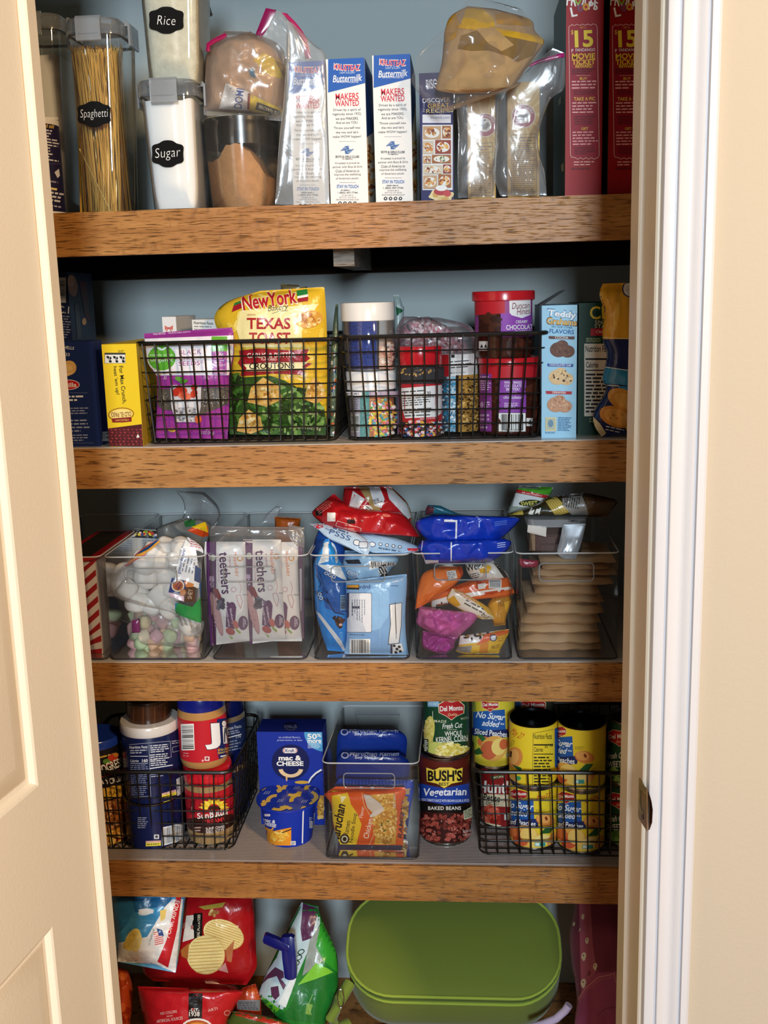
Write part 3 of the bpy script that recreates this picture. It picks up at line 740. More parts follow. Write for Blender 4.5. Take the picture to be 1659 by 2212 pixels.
# --- salt tube
cx, r = cyl_at('C1', -215, 247, 1040, .047); t = thing('salt_canister', (cx, .047, BS[0]), 'dark navy cardboard salt tube with yellow and white print, at the far left', 'salt canister')
zt = onY(*K('C1', 150, 985), .047-r).z
b = B(); b.lathe(cx, .047, [(r, BS[0]+.004), (r, zt-.008)], '#221d40', 'paper', 48)
A = Art('C1', 5); A.r(60, 1000, 262, 1022, WHT); A.t('iodized salt', 150, 1070, 150, 34, '#e7c35a', 8, .02)
for k in range(11): A.l(60, 1100+k*25, 262+k*1.5, 1125+k*25, 1, '#d9d6dc', 9, .45)
A.r(60, 1395, 300, 1402, '#4a4560'); A.p([(225, 1470), (262, 1440), (270, 1500), (250, 1520)], '#d9d6dc'); A.l(60, 1530, 290, 1560, 1, '#8d89a0', 9)
A.l(60, 1590, 300, 1620, 1, '#ecd48a', 9, .6); A.l(60, 1625, 300, 1720, 3, '#d9d6dc', 9, .5); A.l(60, 1740, 300, 1790, 2, '#b9b5c4', 9, .45)
wrap(A, b, cx, .047, r, 'paper'); b.obj('label_wrap', t)
b = B(); b.lathe(cx, .047, [(r-.001, BS[0]), (r+.0006, BS[0]+.001), (r+.0006, BS[0]+.0042)], '#e9e6df', 'paper', 48); b.obj('rim', t); b = B(); b.lathe(cx, .047, [(r+.0004, zt-.0082), (r+.0006, zt-.001), (r-.002, zt), (r-.003, zt-.002)], '#ece9e2', 'paper', 48); b.obj('rim', t)
# --- brown sugar tub
ym = 900; cx, r = cyl_at('C2', 62, 642, 930, .092); _, rb = cyl_at('C2', 110, 600, 1500, .092); zt = onY(*K('C2', 350, 900), .092).z; z0 = BS[0]
t = thing('sugar_tub', (cx, .092, z0), 'round clear plastic tub half full of lumpy brown sugar', 'tub')
b = B(); R = lambda f: rb+(r-rb)*f
b.lathe(cx, .092, [(rb-.004, z0), (rb, z0+.004)]+[(R(f), z0+(zt-z0)*f) for f in (.25, .5, .75, .94)]+[(r+.002, z0+(zt-z0)*.95), (r+.0025, zt), (r-.001, zt)], '#fff', 'tub', 56, True, False); b.obj('body', t, angle=60)
b = B(); b.lathe(cx, .092, [(r-.004, zt-.040), (r-.003, zt-.001), (r-.007, zt-.001), (r-.009, zt-.016), (.001, zt-.016)], '#17150f', 'gloss', 48, True, False); b.obj('lid', t, label='dark inset lid')
b = B(); n = 48; H = lambda x: (.066+.026*math.exp(-((x-.003)/.027)**4) + .005*noise.noise(Vector((x*110, 0, 0))) - .024*max(0, x/.05)+.012*max(0, -x/.05-.5))
rings = [[(cx+(rb-.0015)*math.cos(2*math.pi*j/n), .092+(rb-.0015)*math.sin(2*math.pi*j/n), z0+.002) for j in range(n)]]
for f in (.3, .6, .8, 1):
    q = []
    for j in range(n):
        co, si = math.cos(2*math.pi*j/n), math.sin(2*math.pi*j/n); h = H(co*rb)*f; rr_ = R(h/(zt-z0))-.0016; q.append((cx+rr_*co, .092+rr_*si, z0+.002+h))
    rings.append(q)
for f in (.8, .5, .2, .02):
    q = []
    for j in range(n):
        co, si = math.cos(2*math.pi*j/n), math.sin(2*math.pi*j/n); x, y = co*rb*f, si*rb*f; q.append((cx+x, .092+y, z0+.002+H(x)+.008*(1-f)+.004*noise.noise(Vector((x*80, y*80, 3)))))
    rings.append(q)
b.loft(rings, '#b98a5a', 'food'); b.obj('contents', t)
# --- bag of brown sugar on the tub
def art(A):
    A.p([(440, 480), (520, 430), (690, 520), (690, 630), (560, 600)], '#c7a51e'); A.p([(600, 480), (690, 520), (690, 650), (640, 560)], '#8a6a1c')
    A.p([(235, 655), (412, 722), (400, 860), (185, 845)], '#e8e4de'); A.p([(412, 735), (660, 850), (660, 915), (405, 860)], '#d8bd2c'); A.p([(400, 728), (420, 735), (412, 850), (395, 850)], '#8b2a22')
    A.t('DOMI', 335, 770, 150, 60, '#1f4f9a', -82, .03); A.p([(470, 795), (650, 865), (645, 905), (455, 850)], '#1a1a18'); A.t('BROWN SU', 555, 855, 150, 26, '#f2e9c8', 20, .02)
    A.p([(405, 560), (440, 545), (460, 620), (420, 600)], '#1f6a86')
o = pack('brown_sugar_bag', 'crumpled bag of brown sugar in clear plastic, resting on the round tub', 'food bag', 'C2', [((190, 330), (420, 270)), ((92, 440), (610, 400)), ((74, 640), (690, 600)), ((70, 860), (650, 900))], .07, .035, '#b08a66', art, wr=.008, crease=.8, ws=30, seed=3, seal=(.02, .0), base=zt+.0005)
b = B(); film(b, 'C2', [((230, 225), (400, 232)), ((130, 320), (640, 340)), ((85, 520), (690, 560)), ((68, 860), (655, 905))], .055, .03, wr=.006, seed=6, crease=.6)
b.obj('plastic_bag', o); b = B(); b.tube([onY(*K('C2', x, y), .035) for x, y in ((102, 385), (105, 335), (150, 305), (240, 262))], .0035, '#9c1450', 'gloss', 6); b.obj('zipper', o, label='magenta zip strip')
# --- pancake mix cartons
def pancake(dx, dy, a):
    def art(A):
        x = lambda v: v+dx
        A.p([(x(998), 436+dy), (x(1290), 428+dy), (x(1290), 620+dy), (x(998), 692+dy)], '#1b58b0')
        A.t('KRUSTEAZ', x(1140), 503+dy, 190, 42, '#d5202c', 2, .03, out='#f6e9e2', ow=5, arc=-6)
        A.t('LIGHT & FLUFFY', x(1142), 543+dy, 112, 15, '#cfe0f2', 0, .0); A.t('Buttermilk', x(1142), 584+dy, 220, 52, WHT, -3, .02, .25); A.t('COMPLETE PANCAKE MIX', x(1142), 613+dy, 165, 13, '#e8eef6', 0, .0)
        A.t('MAKERS', x(1140), 720+dy, 172, 50, '#d01f30', -2, .025); A.t('WANTED', x(1140), 770+dy, 178, 46, '#d01f30', -2, .025)
        for i, (s_, wd, h) in enumerate((('Driven by a spirit of', 204, 24), ('ingenuity since 1932,', 215, 24), ('we are MAKERS.', 172, 20), ('And so are YOU.', 166, 19), ('Throw yourself into', 197, 23), ('the mix and let\'s', 168, 18), ('make WOW happen!', 212, 23))):
            A.t(s_, x(1140), (822, 853, 885, 915, 957, 987, 1022)[i]+dy, wd, h, '#3b3b40', -1, .0)
        A.r(x(1078), 1054+dy, x(1205), 1057+dy, '#b9b9bb')
        # two clasped hands as blue stripes
        for k in range(5):
            o_ = k*9; A.line([(x(1092+o_), 1128+dy-o_*.2), (x(1128+o_*.7), 1092+dy+o_*.5), (x(1155), 1092+dy+o_)], 4.2, '#2d67ad'); A.line([(x(1190-o_), 1112+dy+o_*.2), (x(1152-o_*.7), 1148+dy-o_*.5), (x(1125), 1146+dy-o_*.8)], 4.2, '#2d67ad')
        A.t('BOYS & GIRLS CLUBS', x(1143), 1170+dy, 176, 17, '#2c2c30', 0, .03); A.t('OF AMERICA', x(1143), 1187+dy, 78, 10, '#2c2c30')
        for i, (s_, wd) in enumerate((('Krusteaz is proud to', 180), ('partner with Boys & Girls', 220), ('Clubs of America to', 178), ('improve the wellbeing', 198), ('of America\'s youth.', 172))): A.t(s_, x(1143), 1219+i*28.5+dy, wd, 20, '#46464a', -1, .0)
        A.r(x(1082), 1361+dy, x(1206), 1364+dy, '#b9b9bb'); A.t('STAY IN TOUCH', x(1145), 1392+dy, 162, 25, '#2263b3', 0, .03)
        A.l(x(1095), 1412+dy, x(1200), 1428+dy, 1, '#8b8b90', 0, .5); A.t('1 (800) 457-7744', x(1145), 1440+dy, 148, 17, '#303034', 0, .015)
        for i, (s_, wd) in enumerate((('PO BOX 88176', 86), ('SEATTLE, WA 98138', 126), ('BAKINGKRUSTEAZ.COM', 168))): A.t(s_, x(1145), 1458+i*16+dy, wd, 10, '#77777c', 0, 0)
        for k in range(4): A.e(x(1088+k*37), 1517+dy, 13, 13, '#1c1c1e'); A.e(x(1088+k*37), 1517+dy, 5, 6, '#eee')
    def side(A):
        A.r(1270+dx, 420+dy, 1360+dx, 1010+dy, '#1c4a94'); A.p([(1270+dx, 1000+dy), (1360+dx, 1000+dy), (1360+dx, 1540+dy), (1270+dx, 1540+dy)], '#e6e0d2')
        A.bl(1310+dx, 1280+dy, 25, 190, 26, 20, ['#c98b3c', '#a8641f', '#e4b565', '#7c3f17'], .5)
    return art, side
PG = 'pancake mix cartons'
for dx, dy, lab, x0, x1, yt, Y in ((0, 0, 'blue and white buttermilk pancake mix carton, middle one of three, outside the zip bag', 1000, 1285, 436, .012), (340, -35, 'blue and white buttermilk pancake mix carton, rightmost of three, beside the navy baking mix box', 1342, 1622, 408, .010), (-296, 18, 'buttermilk pancake mix carton sealed inside a clear zip bag', 718, 990, 458, .026)):
    ar, sd = pancake(dx, dy, 0)
    carton('pancake_mix_box', lab, 'box', 'C2', x0, yt, x1, Y, .16, 0, '#eeedea', ar, PG, side='#e8e4d8', top='#1b4f9e', sideart=sd, ym=1000)
def strip(name, parent, crop, rows, Y, col, mat='gloss', T=.0012):
    b = B(); Bag(crop, rows, Y, T, wr=.0008, seal=(0, 0), nu=4, nv=14).mesh(b, col, mat, .8); return b.obj(name, parent)
b = B(); film(b, 'C2', [((690, 150), (735, 175)), ((686, 430), (890, 330)), ((664, 740), (985, 440)), ((628, 1120), (1002, 900)), ((602, 1528), (1006, 1524))], .014, .007, wr=.003, seed=11, crease=1, q=.4, ws=14)
film(b, 'C2', [((535, 62), (690, 100)), ((500, 180), (760, 230)), ((470, 262), (860, 420)), ((640, 480), (880, 480))], .06, .006, wr=.004, seed=13, crease=.6)
o = b.obj('zip_bag', label='tall clear zip bag with magenta zipper, gaping open over a pancake mix carton', cat='zip bag', angle=60)
strip('zipper', o, 'C2', [((533, 60), (612, 74)), ((505, 130), (575, 150)), ((478, 200), (535, 230)), ((453, 262), (500, 275))], .055, '#7d0f4c')
strip('zipper', o, 'C2', [((648, 92), (690, 100)), ((740, 200), (775, 190)), ((800, 300), (840, 295)), ((828, 440), (872, 435))], .04, '#a5205a')
# --- navy baking mix box with food pictures
def art(A):
    A.r(100, 1090, 320, 1095, NAVY)
    A.p([(86, 520), (330, 470), (330, 860), (86, 860)], '#211c5c'); A.r(104, 860, 312, 1310, '#f0eee9'); A.r(88, 1310, 330, 1400, '#211c5c')
    A.t('BISQUICK', 215, 580, 170, 80, '#e8e4ea', -6, .03); A.t('DISCOVER', 200, 690, 190, 30, WHT, -3, .02); A.t('GREAT', 215, 727, 150, 32, '#e2b53a', -3, .02); A.t('RECIPES', 225, 762, 190, 30, '#f0dca0', -3, .02); A.t('MORE', 113, 742, 66, 14, '#c9c4dc', 90, .0)
    A.r(104, 790, 300, 848, '#eceaf0'); A.t('bisquick.com', 225, 812, 128, 22, '#5b79a4', 0, .01)
    pc = [['#b5713a', '#7d2c1c', '#e0b06b', '#d98d3d'], ['#c9772a', '#f0c070', '#8a3a18', '#e6a14a'], ['#5a6b2a', '#f3ead2', '#b5452a', '#7d9444']]
    for i, (x0, y0, x1, y1) in enumerate(((108, 870, 232, 962), (240, 868, 300, 955), (106, 972, 182, 1062), (192, 966, 300, 1060), (108, 1075, 163, 1128), (170, 1068, 300, 1126), (110, 1140, 238, 1200), (246, 1135, 302, 1195), (110, 1210, 205, 1300), (214, 1203, 302, 1292))):
        A.r(x0, y0, x1, y1, ('#c9a27a', '#a9652c', '#d8c8ae', '#9a3c20')[i % 4]); A.e((x0+x1)/2, (y0+y1)/2, (x1-x0)*.42, (y1-y0)*.38, '#f1ede4')
        A.bl((x0+x1)/2, (y0+y1)/2, (x1-x0)*.36, (y1-y0)*.32, 16, (y1-y0)*.12, pc[2 if i == 5 else i % 2])
    A.bl(235, 1350, 75, 30, 40, 18, ['#e8c88a', '#d9ab5c', '#f2dca6']); A.e(232, 1322, 50, 26, '#b7343a'); A.e(275, 1335, 26, 22, '#c8474a'); A.e(235, 1298, 40, 20, '#f7f4f0')
carton('baking_mix_box', 'navy baking mix box with a grid of food photos, right of the pancake mix cartons', 'box', 'C3', 88, 500, 318, .012, .17, 0, '#211c5c', art, side='#b8a028', ym=950)
# --- yellow starch boxes in zip bags
def starch(cx, ex, ey, x0, x1, y0):
    def art(A):
        A.r(x0-3, y0, x1+3, y0+470, '#e0ae4a')
        for k in range(11):
            an = math.radians(-100+k*20); A.p([(ex, ey), (ex+330*math.cos(an-.05), ey-20+260*math.sin(an-.05)), (ex+330*math.cos(an+.05), ey-20+260*math.sin(an+.05))], '#f0cf7c')
        A.e(ex, ey, 84, 84, '#f5e7cf'); A.e(ex, ey, 78, 78, '#b02436'); A.e(ex, ey, 48, 48, '#f3e8da')
        # raised arm with a hammer
        A.p([(ex-38, ey+8), (ex-20, ey-24), (ex-4, ey-4), (ex+22, ey-22), (ex+34, ey+4), (ex+12, ey+30), (ex-14, ey+28)], '#8a7a74'); A.p([(ex-30, ey-34), (ex+6, ey-40), (ex+8, ey-28), (ex-26, ey-22)], '#4a4644'); A.line([(ex-12, ey-30), (ex-6, ey+10)], 6, '#6b5a4c')
        for s_, a0, a1, rad in (('ARM & HAMMER', -160, -20, 63),):
            for i, ch in enumerate(s_):
                if ch == ' ': continue
                an = math.radians(a0+(a1-a0)*i/(len(s_)-1)); A.t(ch, ex+rad*math.cos(an), ey+rad*math.sin(an), 11, 17, '#f4e9df', math.degrees(an)+90, .02)
        A.line([(x0+28, ey+130), (x1-20, ey+122), (x1-20, 1350), (x0+28, 1350)], 3, '#6b4d1c', True); A.l(x0+34, ey+140, x1-26, ey+180, 2, '#7a5a26', -1, .4); A.r(x0+28, ey+186, x1-20, ey+189, '#6b4d1c'); A.l(x0+34, ey+196, x1-26, 1345, 24, '#6f5122', -1, .42)
    return art
carton('baking_soda_box', 'yellow box with round red emblem, the left one inside the clear zip bags', 'box', 'C3', 415, 650, 607, .03, .07, 0, '#d8a544', starch(0, 533, 862, 415, 607, 650), 'yellow boxes in zip bags', ym=1050)
carton('baking_soda_box', 'yellow box with round red emblem, the right one under the folded plastic', 'box', 'C3', 690, 565, 910, .045, .07, 0, '#d8a544', starch(0, 800, 800, 690, 910, 565), 'yellow boxes in zip bags', ym=1000)
def art(A):
    A.p([(372, 160), (402, 62), (505, 48), (592, 125), (606, 185), (380, 172)], '#e3ab22'); A.p([(340, 165), (530, 178), (945, 255), (935, 305), (640, 240), (540, 215), (345, 192)], '#e6ad2a'); A.p([(250, 280), (270, 150), (330, 90), (360, 160), (330, 260), (262, 300)], '#c98f22')
    A.p([(345, 335), (370, 245), (470, 212), (640, 240), (905, 295), (870, 380), (760, 425), (690, 385), (560, 345), (440, 350)], '#94703f'); A.p([(470, 195), (600, 190), (735, 310), (650, 352), (560, 300)], '#cba068')  # bag mouth: shade inside painted in as darker brown, fold flap over it
    A.p([(600, 100), (780, 60), (850, 110), (860, 180), (620, 165)], '#c2892f'); A.l(545, 5, 760, 62, 2, '#2a2622', 12, .6)
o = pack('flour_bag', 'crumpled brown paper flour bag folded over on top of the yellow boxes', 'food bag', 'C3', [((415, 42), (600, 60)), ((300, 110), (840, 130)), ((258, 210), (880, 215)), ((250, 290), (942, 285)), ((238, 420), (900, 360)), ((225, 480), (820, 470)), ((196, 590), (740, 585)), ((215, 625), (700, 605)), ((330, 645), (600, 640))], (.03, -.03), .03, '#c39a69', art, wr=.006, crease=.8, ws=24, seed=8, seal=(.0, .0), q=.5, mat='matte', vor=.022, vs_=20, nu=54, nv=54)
b = B(); film(b, 'C3', [((560, 0), (790, 60)), ((430, -10), (860, 150)), ((250, 200), (935, 290)), ((90, 350), (905, 380)), ((45, 480), (820, 480)), ((35, 580), (740, 600)), ((150, 720), (520, 680)), ((230, 790), (420, 720))], (-.0, -.045), .006, 'thinfilm', wr=.004, crease=1, seed=21, ws=20, vor=.016, vs_=24, nu=44, nv=44); b.obj('plastic_bag', o)
b = B(); film(b, 'C3', [((1000, 330), (1085, 365)), ((840, 470), (1085, 600)), ((640, 680), (980, 700)), ((610, 1000), (900, 960)), ((590, 1180), (945, 1180)), ((640, 1352), (960, 1345))], (.03, .018), .014, wr=.008, crease=1, seed=23)
o = b.obj('zip_bag', label='clear zip bag with pink zipper around the right yellow box, beside red cereal', cat='zip bag', group='zip bags around the yellow boxes', angle=60)
strip('zipper', o, 'C3', [((838, 448), (836, 462)), ((940, 400), (950, 425)), ((1080, 362), (1082, 392))], .026, '#b0186a')
b = B(); film(b, 'C3', [((330, 660), (640, 640)), ((350, 900), (620, 880)), ((345, 1150), (610, 1150)), ((350, 1365), (600, 1358))], .02, .008, wr=.006, crease=1, seed=25); b.obj('zip_bag', label='clear zip bag around the left yellow box, beside the navy baking mix', cat='zip bag', group='zip bags around the yellow boxes', angle=60)
# --- red cereal boxes
def cereal(dx):
    def art(A):
        x = lambda v: v+dx
        A.p([(x(1118), 200), (x(1312), 190), (x(1322), 1080), (x(1132), 1090)], '#960d26')
        A.t('FROOT', x(1205), 8, 215, 82, '#f5f0ea', 5, .045); A.t('L', x(1146), 82, 42, 66, '#f5f0ea', -12, .045); A.t('PS', x(1280), 40, 66, 58, '#f5f0ea', 4, .045)
        for ex, ey, c1 in ((1192, 55, '#7b4a6a'), (1230, 48, '#e0a030'), (1175, 5, '#8bab3a')): A.e(x(ex), ey, 22, 26, c1); A.e(x(ex), ey, 9, 11, '#b21420')
        top = [(x(1112), 205), (x(1114), 182), (x(1130), 176)]; k_ = 9
        for i in range(k_): top += [(x(1132+i*18.5), 168-(i % 2)*-10-i*.4)]
        top += [(x(1300), 172), (x(1308), 190)]
        botm = [(x(1322), 1070), (x(1312), 1090)]+[(x(1306-i*19), 1086+(i % 2)*12) for i in range(9)]+[(x(1130), 1084), (x(1124), 1070)]
        A.line(top+botm, 3.5, '#e8b8b0', True)
        A.t('GET A', x(1210), 190, 42, 13, '#e3a04e'); A.t('$', x(1136), 224, 16, 34, '#e9b544', 0, .02); A.t('15', x(1216), 268, 128, 118, '#f0d13a', -2, .06, out='#7d0a14', ow=3)
        A.t('F', x(1137), 350, 12, 22, '#f3e4e0', 0, .02); A.t('FANDANGO', x(1226), 344, 134, 21, '#f3e4e0', -1, .01)
        A.t('MOVIE', x(1214), 388, 160, 40, '#eec22e', -1, .05); A.t('TICKET', x(1214), 428, 160, 36, '#eec22e', -1, .05); A.t('REWARD', x(1216), 457, 116, 22, '#eec22e', -1, .04)
        A.l(x(1132), 470, x(1300), 512, 3, '#5c0d18', -1, .5); A.r(x(1162), 520, x(1262), 523, '#e39a8e')
        A.t('BUY', x(1214), 542, 52, 18, '#eebf4a', 0, .03); A.l(x(1132), 552, x(1306), 618, 3, '#eba9a4', -1, .42); A.l(x(1145), 620, x(1300), 655, 3, '#6a0f1c', -1, .45)
        A.t('TAKE A PIC', x(1220), 682, 146, 25, '#eebf4a', -1, .03); A.l(x(1136), 700, x(1312), 785, 4, '#eba9a4', -1, .42); A.l(x(1150), 795, x(1300), 862, 4, '#6a0f1c', -1, .45)
        A.t('GET', x(1222), 887, 48, 18, '#eebf4a', 0, .03); A.l(x(1138), 902, x(1312), 1005, 5, '#eba9a4', -1, .4); A.l(x(1150), 1010, x(1300), 1066, 4, '#6a0f1c', -1, .45)
        A.l(x(1146), 1108, x(1295), 1146, 2, '#eba9a4', -1, .4); A.l(x(1130), 1150, x(1310), 1172, 1, '#6a0f1c', -1, .5)
    return art
def boxside(A): A.p([(1045, 690), (1058, 660), (1062, 710), (1040, 730)], '#d8d2b0'); A.p([(1060, 1140), (1078, 1120), (1078, 1180), (1064, 1180)], '#cfc8a4')
carton('cereal_box', 'red cereal box with movie ticket offer on its spine, beside the zip bags', 'box', 'C3', 1090, -160, 1345, .02, .21, 0, '#98070f', cereal(0), 'red cereal boxes', side='#39462c', ym=700, sideart=boxside)
carton('cereal_box', 'red cereal box with movie ticket offer, half hidden by the door jamb', 'box', 'C3', 1388, -160, 1645, .022, .21, 0, '#98070f', cereal(300), 'red cereal boxes', side='#39462c', ym=700)
# --- small cup hook on the closet wall
p = onY(*K('P', 447, 14), YB); b = B(); b.tube([(p.x-.002, YB-.001, p.z+.05), (p.x, YB-.008, p.z+.03), (p.x+.004, YB-.014, p.z), (p.x+.008, YB-.012, p.z-.015)], .0035, '#3c3c3a', 'wire', 8)
b.obj('wall_hook', label='small dark hook on the back wall behind the rice canister', cat='hook')

# ================================================================== second shelf
def art(A):
    A.t('SHELLS', 186, 1228, 104, 25, '#e8eaf2', 7, .01); A.t('33', 182, 1287, 36, 28, '#dfe3ee', 4); A.e(196, 1400, 62, 62, '#dcb06a'); A.e(180, 1420, 50, 50, '#e6c283'); A.line([(160, 1440), (215, 1430), (255, 1400)], 4, '#b58746')
    A.e(190, 1545, 96, 44, '#e9e4e6'); A.e(190, 1545, 90, 39, '#c01a2a'); A.t('Barilla', 180, 1548, 160, 40, WHT, -2, .03); A.r(170, 1612, 355, 1615, '#6f7aa8')
    A.l(150, 1630, 330, 1690, 2, '#e6e8f0', -1, .5); A.l(150, 1735, 370, 1800, 3, '#98a3c8', -1, .4); A.l(150, 1835, 385, 1955, 4, '#98a3c8', -1, .4); A.l(150, 1965, 395, 2030, 3, '#98a3c8', -1, .4); A.r(180, 2040, 405, 2043, '#6f7aa8')
def sd(A): A.r(478, 1945, 532, 2026, '#eceff0'); A.l(482, 1955, 504, 2010, 5, '#8a8f98'); A.r(510, 1955, 528, 2000, '#2a2e3a'); A.r(512, 1965, 526, 1990, '#dfe2e6')
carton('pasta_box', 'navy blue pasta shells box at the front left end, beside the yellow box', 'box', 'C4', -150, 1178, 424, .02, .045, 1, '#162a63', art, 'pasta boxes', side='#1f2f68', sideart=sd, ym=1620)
def art(A):
    A.r(90, 630, 168, 845, '#c9cdd6'); A.bar(95, 640, 165, 800, horiz=True, bg='#c9cdd6'); A.t('C.1', 150, 905, 90, 62, '#c9cdd6', 4, .02); A.l(60, 950, 215, 1150, 9, '#8b95b4', 4, .4)
def sd(A): A.e(222, 700, 42, 95, '#b98a70', -8); A.e(210, 660, 30, 50, '#cfa58a'); A.p([(275, 650), (335, 665), (372, 1010), (330, 960)], '#5a1a2c'); A.e(322, 1005, 18, 30, '#b9a080'); A.p([(240, 860), (275, 860), (300, 1150), (262, 1150)], '#33415e')
carton('pasta_box', 'dark blue pasta box standing behind in the shadow, against the left wall', 'box', 'C4', -300, 590, 200, .17, .12, 1, '#15224e', art, 'pasta boxes', side='#172850', sideart=sd, ym=900)
def art(A):
    A.r(498, 1272, 676, 1362, '#3a3a38'); A.r(501, 1288, 674, 1360, '#e8e6de')
    for k in range(3): x = 515+k*56; A.e(x+12, 1310, 12, 11, '#151515', 20); A.e(x+32, 1345, 13, 11, '#151515', 20); A.line([(x, 1300), (x+40, 1350)], 5, '#151515'); A.e(x+34, 1318, 8, 12, '#151515')
    A.l(615, 1248, 665, 1270, 2, '#8a7a20'); A.t('For Max Crunch,', 652, 1545, 322, 40, '#26200c', 84, .015); A.t("heat 'em up!", 597, 1508, 242, 38, '#26200c', 84, .015)
    A.e(640, 1796, 110, 56, '#7d3a14', -4); A.e(640, 1796, 104, 50, '#f0c63a', -4); A.e(640, 1796, 96, 42, '#f6e083', -4); A.t('OLD EL PASO', 641, 1797, 172, 40, '#7d1f14', 177, .03, arc=5); A.p([(560, 1832), (728, 1818), (730, 1858), (650, 1866), (566, 1866)], '#8a2018'); A.t('MEXICAN', 648, 1846, 110, 14, '#e6c064', 177)
    A.p([(500, 1918), (850, 1880), (850, 2070), (500, 2070)], '#4f1518')
    for j in range(6):
        for k in range(9): x, y = 540+k*36+(j % 2)*9, 1922+j*25; A.p([(x, y), (x+28, y-3), (x+22, y+17)], ('#8d2d33', '#9d3a3e', '#7d262c')[(j+k) % 3])
    A.p([(772, 1994), (786, 1962), (800, 1992)], '#f4f2ea')
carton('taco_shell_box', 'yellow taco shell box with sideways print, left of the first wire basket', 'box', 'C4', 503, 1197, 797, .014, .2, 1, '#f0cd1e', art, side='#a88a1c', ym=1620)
# --- basket one and what stands in it
BG1 = 'black wire baskets on the second shelf'
wire_basket('black wire basket holding the purple seed pouch and yellow crouton bag', 'P', (291, 728, 738), (320, 724, 957), .022, .3, 1, 15, 7, BG1)
zb1 = BS[1]+.0042
def art(A):
    A.p([(1045, 1060), (1012, 1038), (1012, 1082)], '#cf6a58'); A.p([(1045, 1060), (1082, 1036), (1080, 1080)], '#cf6a58'); A.line([(1044, 1060), (1024, 1092)], 7, '#c25546'); A.line([(1046, 1060), (1070, 1090)], 7, '#c25546'); A.e(1045, 1060, 7, 7, '#b84a3c')
carton('small_box', 'small white box with a red ribbon bow, behind the purple pouch', 'box', 'C4', 992, 965, 1110, .13, .13, 1, '#e4e2e2', art, zb=zb1, ym=1050, side='#cfd0d4')
def art(A): A.t('Nutrition Facts', 1342, 1018, 165, 24, '#1c1c1c', 2, .03); A.l(1262, 1040, 1430, 1062, 1, '#777', 2, .35); A.t('Serving size 1/5', 1345, 1074, 165, 15, '#222', 2, .02); A.l(1350, 1084, 1430, 1100, 1, '#222', 2, .5); A.r(1248, 988, 1470, 992, '#b9b4ad')
carton('small_box', 'white box top printed with nutrition facts, between pouch and crouton bag', 'box', 'C4', 1246, 986, 1472, .115, .09, 1, '#e9e6e0', art, zb=zb1, ym=1050)
def art(A):
    A.p([(830, 1195), (1610, 1165), (1600, 1300), (1562, 1505), (940, 1508), (850, 1400)], '#f0ebef'); A.t('TEAR NOTCH', 965, 1152, 105, 16, '#f4e6f2', -3); A.t('RESEALABLE ZIPPER', 1140, 1140, 190, 15, '#e8cfe4', -3)
    A.e(988, 1358, 118, 108, '#5fae36'); A.t('organic', 988, 1376, 200, 52, WHT, 1, .0); A.t('simple truth', 985, 1335, 200, 26, '#d9efcf', 0, 0); A.e(970, 1280, 26, 10, '#e9f5e2', 30); A.e(1008, 1280, 24, 9, '#e9f5e2', -30)
    A.t('BLACK', 1230, 1308, 190, 40, '#9b3f93', -2, -.01, sp=1.1); A.t('CHIA', 1200, 1360, 132, 38, '#9b3f93', -2, -.01, sp=1.1); A.t('SEEDS', 1222, 1404, 180, 38, '#9b3f93', -2, .01, sp=1.05); A.e(1330, 1392, 13, 13, '#9b3f93'); A.e(1330, 1392, 10, 10, '#f0ebef')
    A.rr(1412, 1175, 1548, 1302, 10, '#67ac33'); A.t('ORGANIC', 1478, 1218, 90, 14, '#e5f2d8'); A.e(1478, 1250, 44, 22, '#8cc653'); A.p([(1412, 1302), (1545, 1302), (1540, 1500), (1420, 1500)], '#a95aa6'); A.t('7.5g', 1480, 1328, 70, 30, WHT, 0, .01)
    for i, s_ in enumerate(('OMEGA-3', 'EXCELLENT', 'FIBER')): A.t(s_, 1482, (1358, 1420, 1465)[i], 100, 16, '#f0dcee')
    A.l(1430, 1370, 1535, 1410, 2, '#dcb6d8'); A.l(1430, 1475, 1535, 1500, 1, '#dcb6d8')
    A.p([(945, 1625), (1570, 1605), (1560, 1750), (1330, 1840), (1000, 1800), (948, 1760)], '#5f564c'); A.bl(1250, 1710, 300, 85, 260, 6, ['#3f3831', '#8f867a', '#c9c2b6', '#71685c'], .7)
    A.p([(1060, 1590), (1325, 1590), (1320, 1780), (1290, 1905), (1110, 1905), (1070, 1780)], '#cfc9cc'); A.bl(1195, 1830, 95, 70, 90, 10, ['#8e8a8c', '#a7a3a5', '#75716f', '#bdb9ba'], .7); A.bl(1200, 1640, 100, 55, 12, 38, ['#c9402a', '#d9573a', '#b5301f', '#e0765a'], .8); A.e(1140, 1540, 42, 20, '#5fa03c', 20); A.e(1175, 1560, 36, 16, '#4c8f30', -20)
    A.r(1130, 1720, 1190, 1780, '#e6e3e4'); A.r(1220, 1720, 1290, 1780, '#dcd9da'); A.e(1298, 1880, 30, 36, '#d9663a'); A.bl(1070, 1970, 30, 20, 5, 18, ['#d9b25a', '#c9983a'], .8); A.t('NET WT', 1390, 1965, 60, 18, '#e9d4e6'); A.t('12 OZ (340g)', 1375, 1998, 120, 32, '#e9d4e6', 0, 0)
    for x, y in ((1015, 1530), (1370, 1528)): A.bl(x, y, 14, 14, 5, 8, ['#dcb0d8'], .5)
pack('seed_pouch', 'purple and white pouch of black chia seeds with green round emblem', 'pouch', 'C4', [((838, 1150), (1588, 1098)), ((846, 1250), (1604, 1200)), ((870, 1400), (1596, 1370)), ((935, 1500), (1566, 1500)), ((950, 1600), (1560, 1590)), ((946, 1800), (1562, 1795)), ((934, 2040), (1548, 2048))], .05, .018, '#9a3791', art, seed=5, wr=.0022, base=zb1)
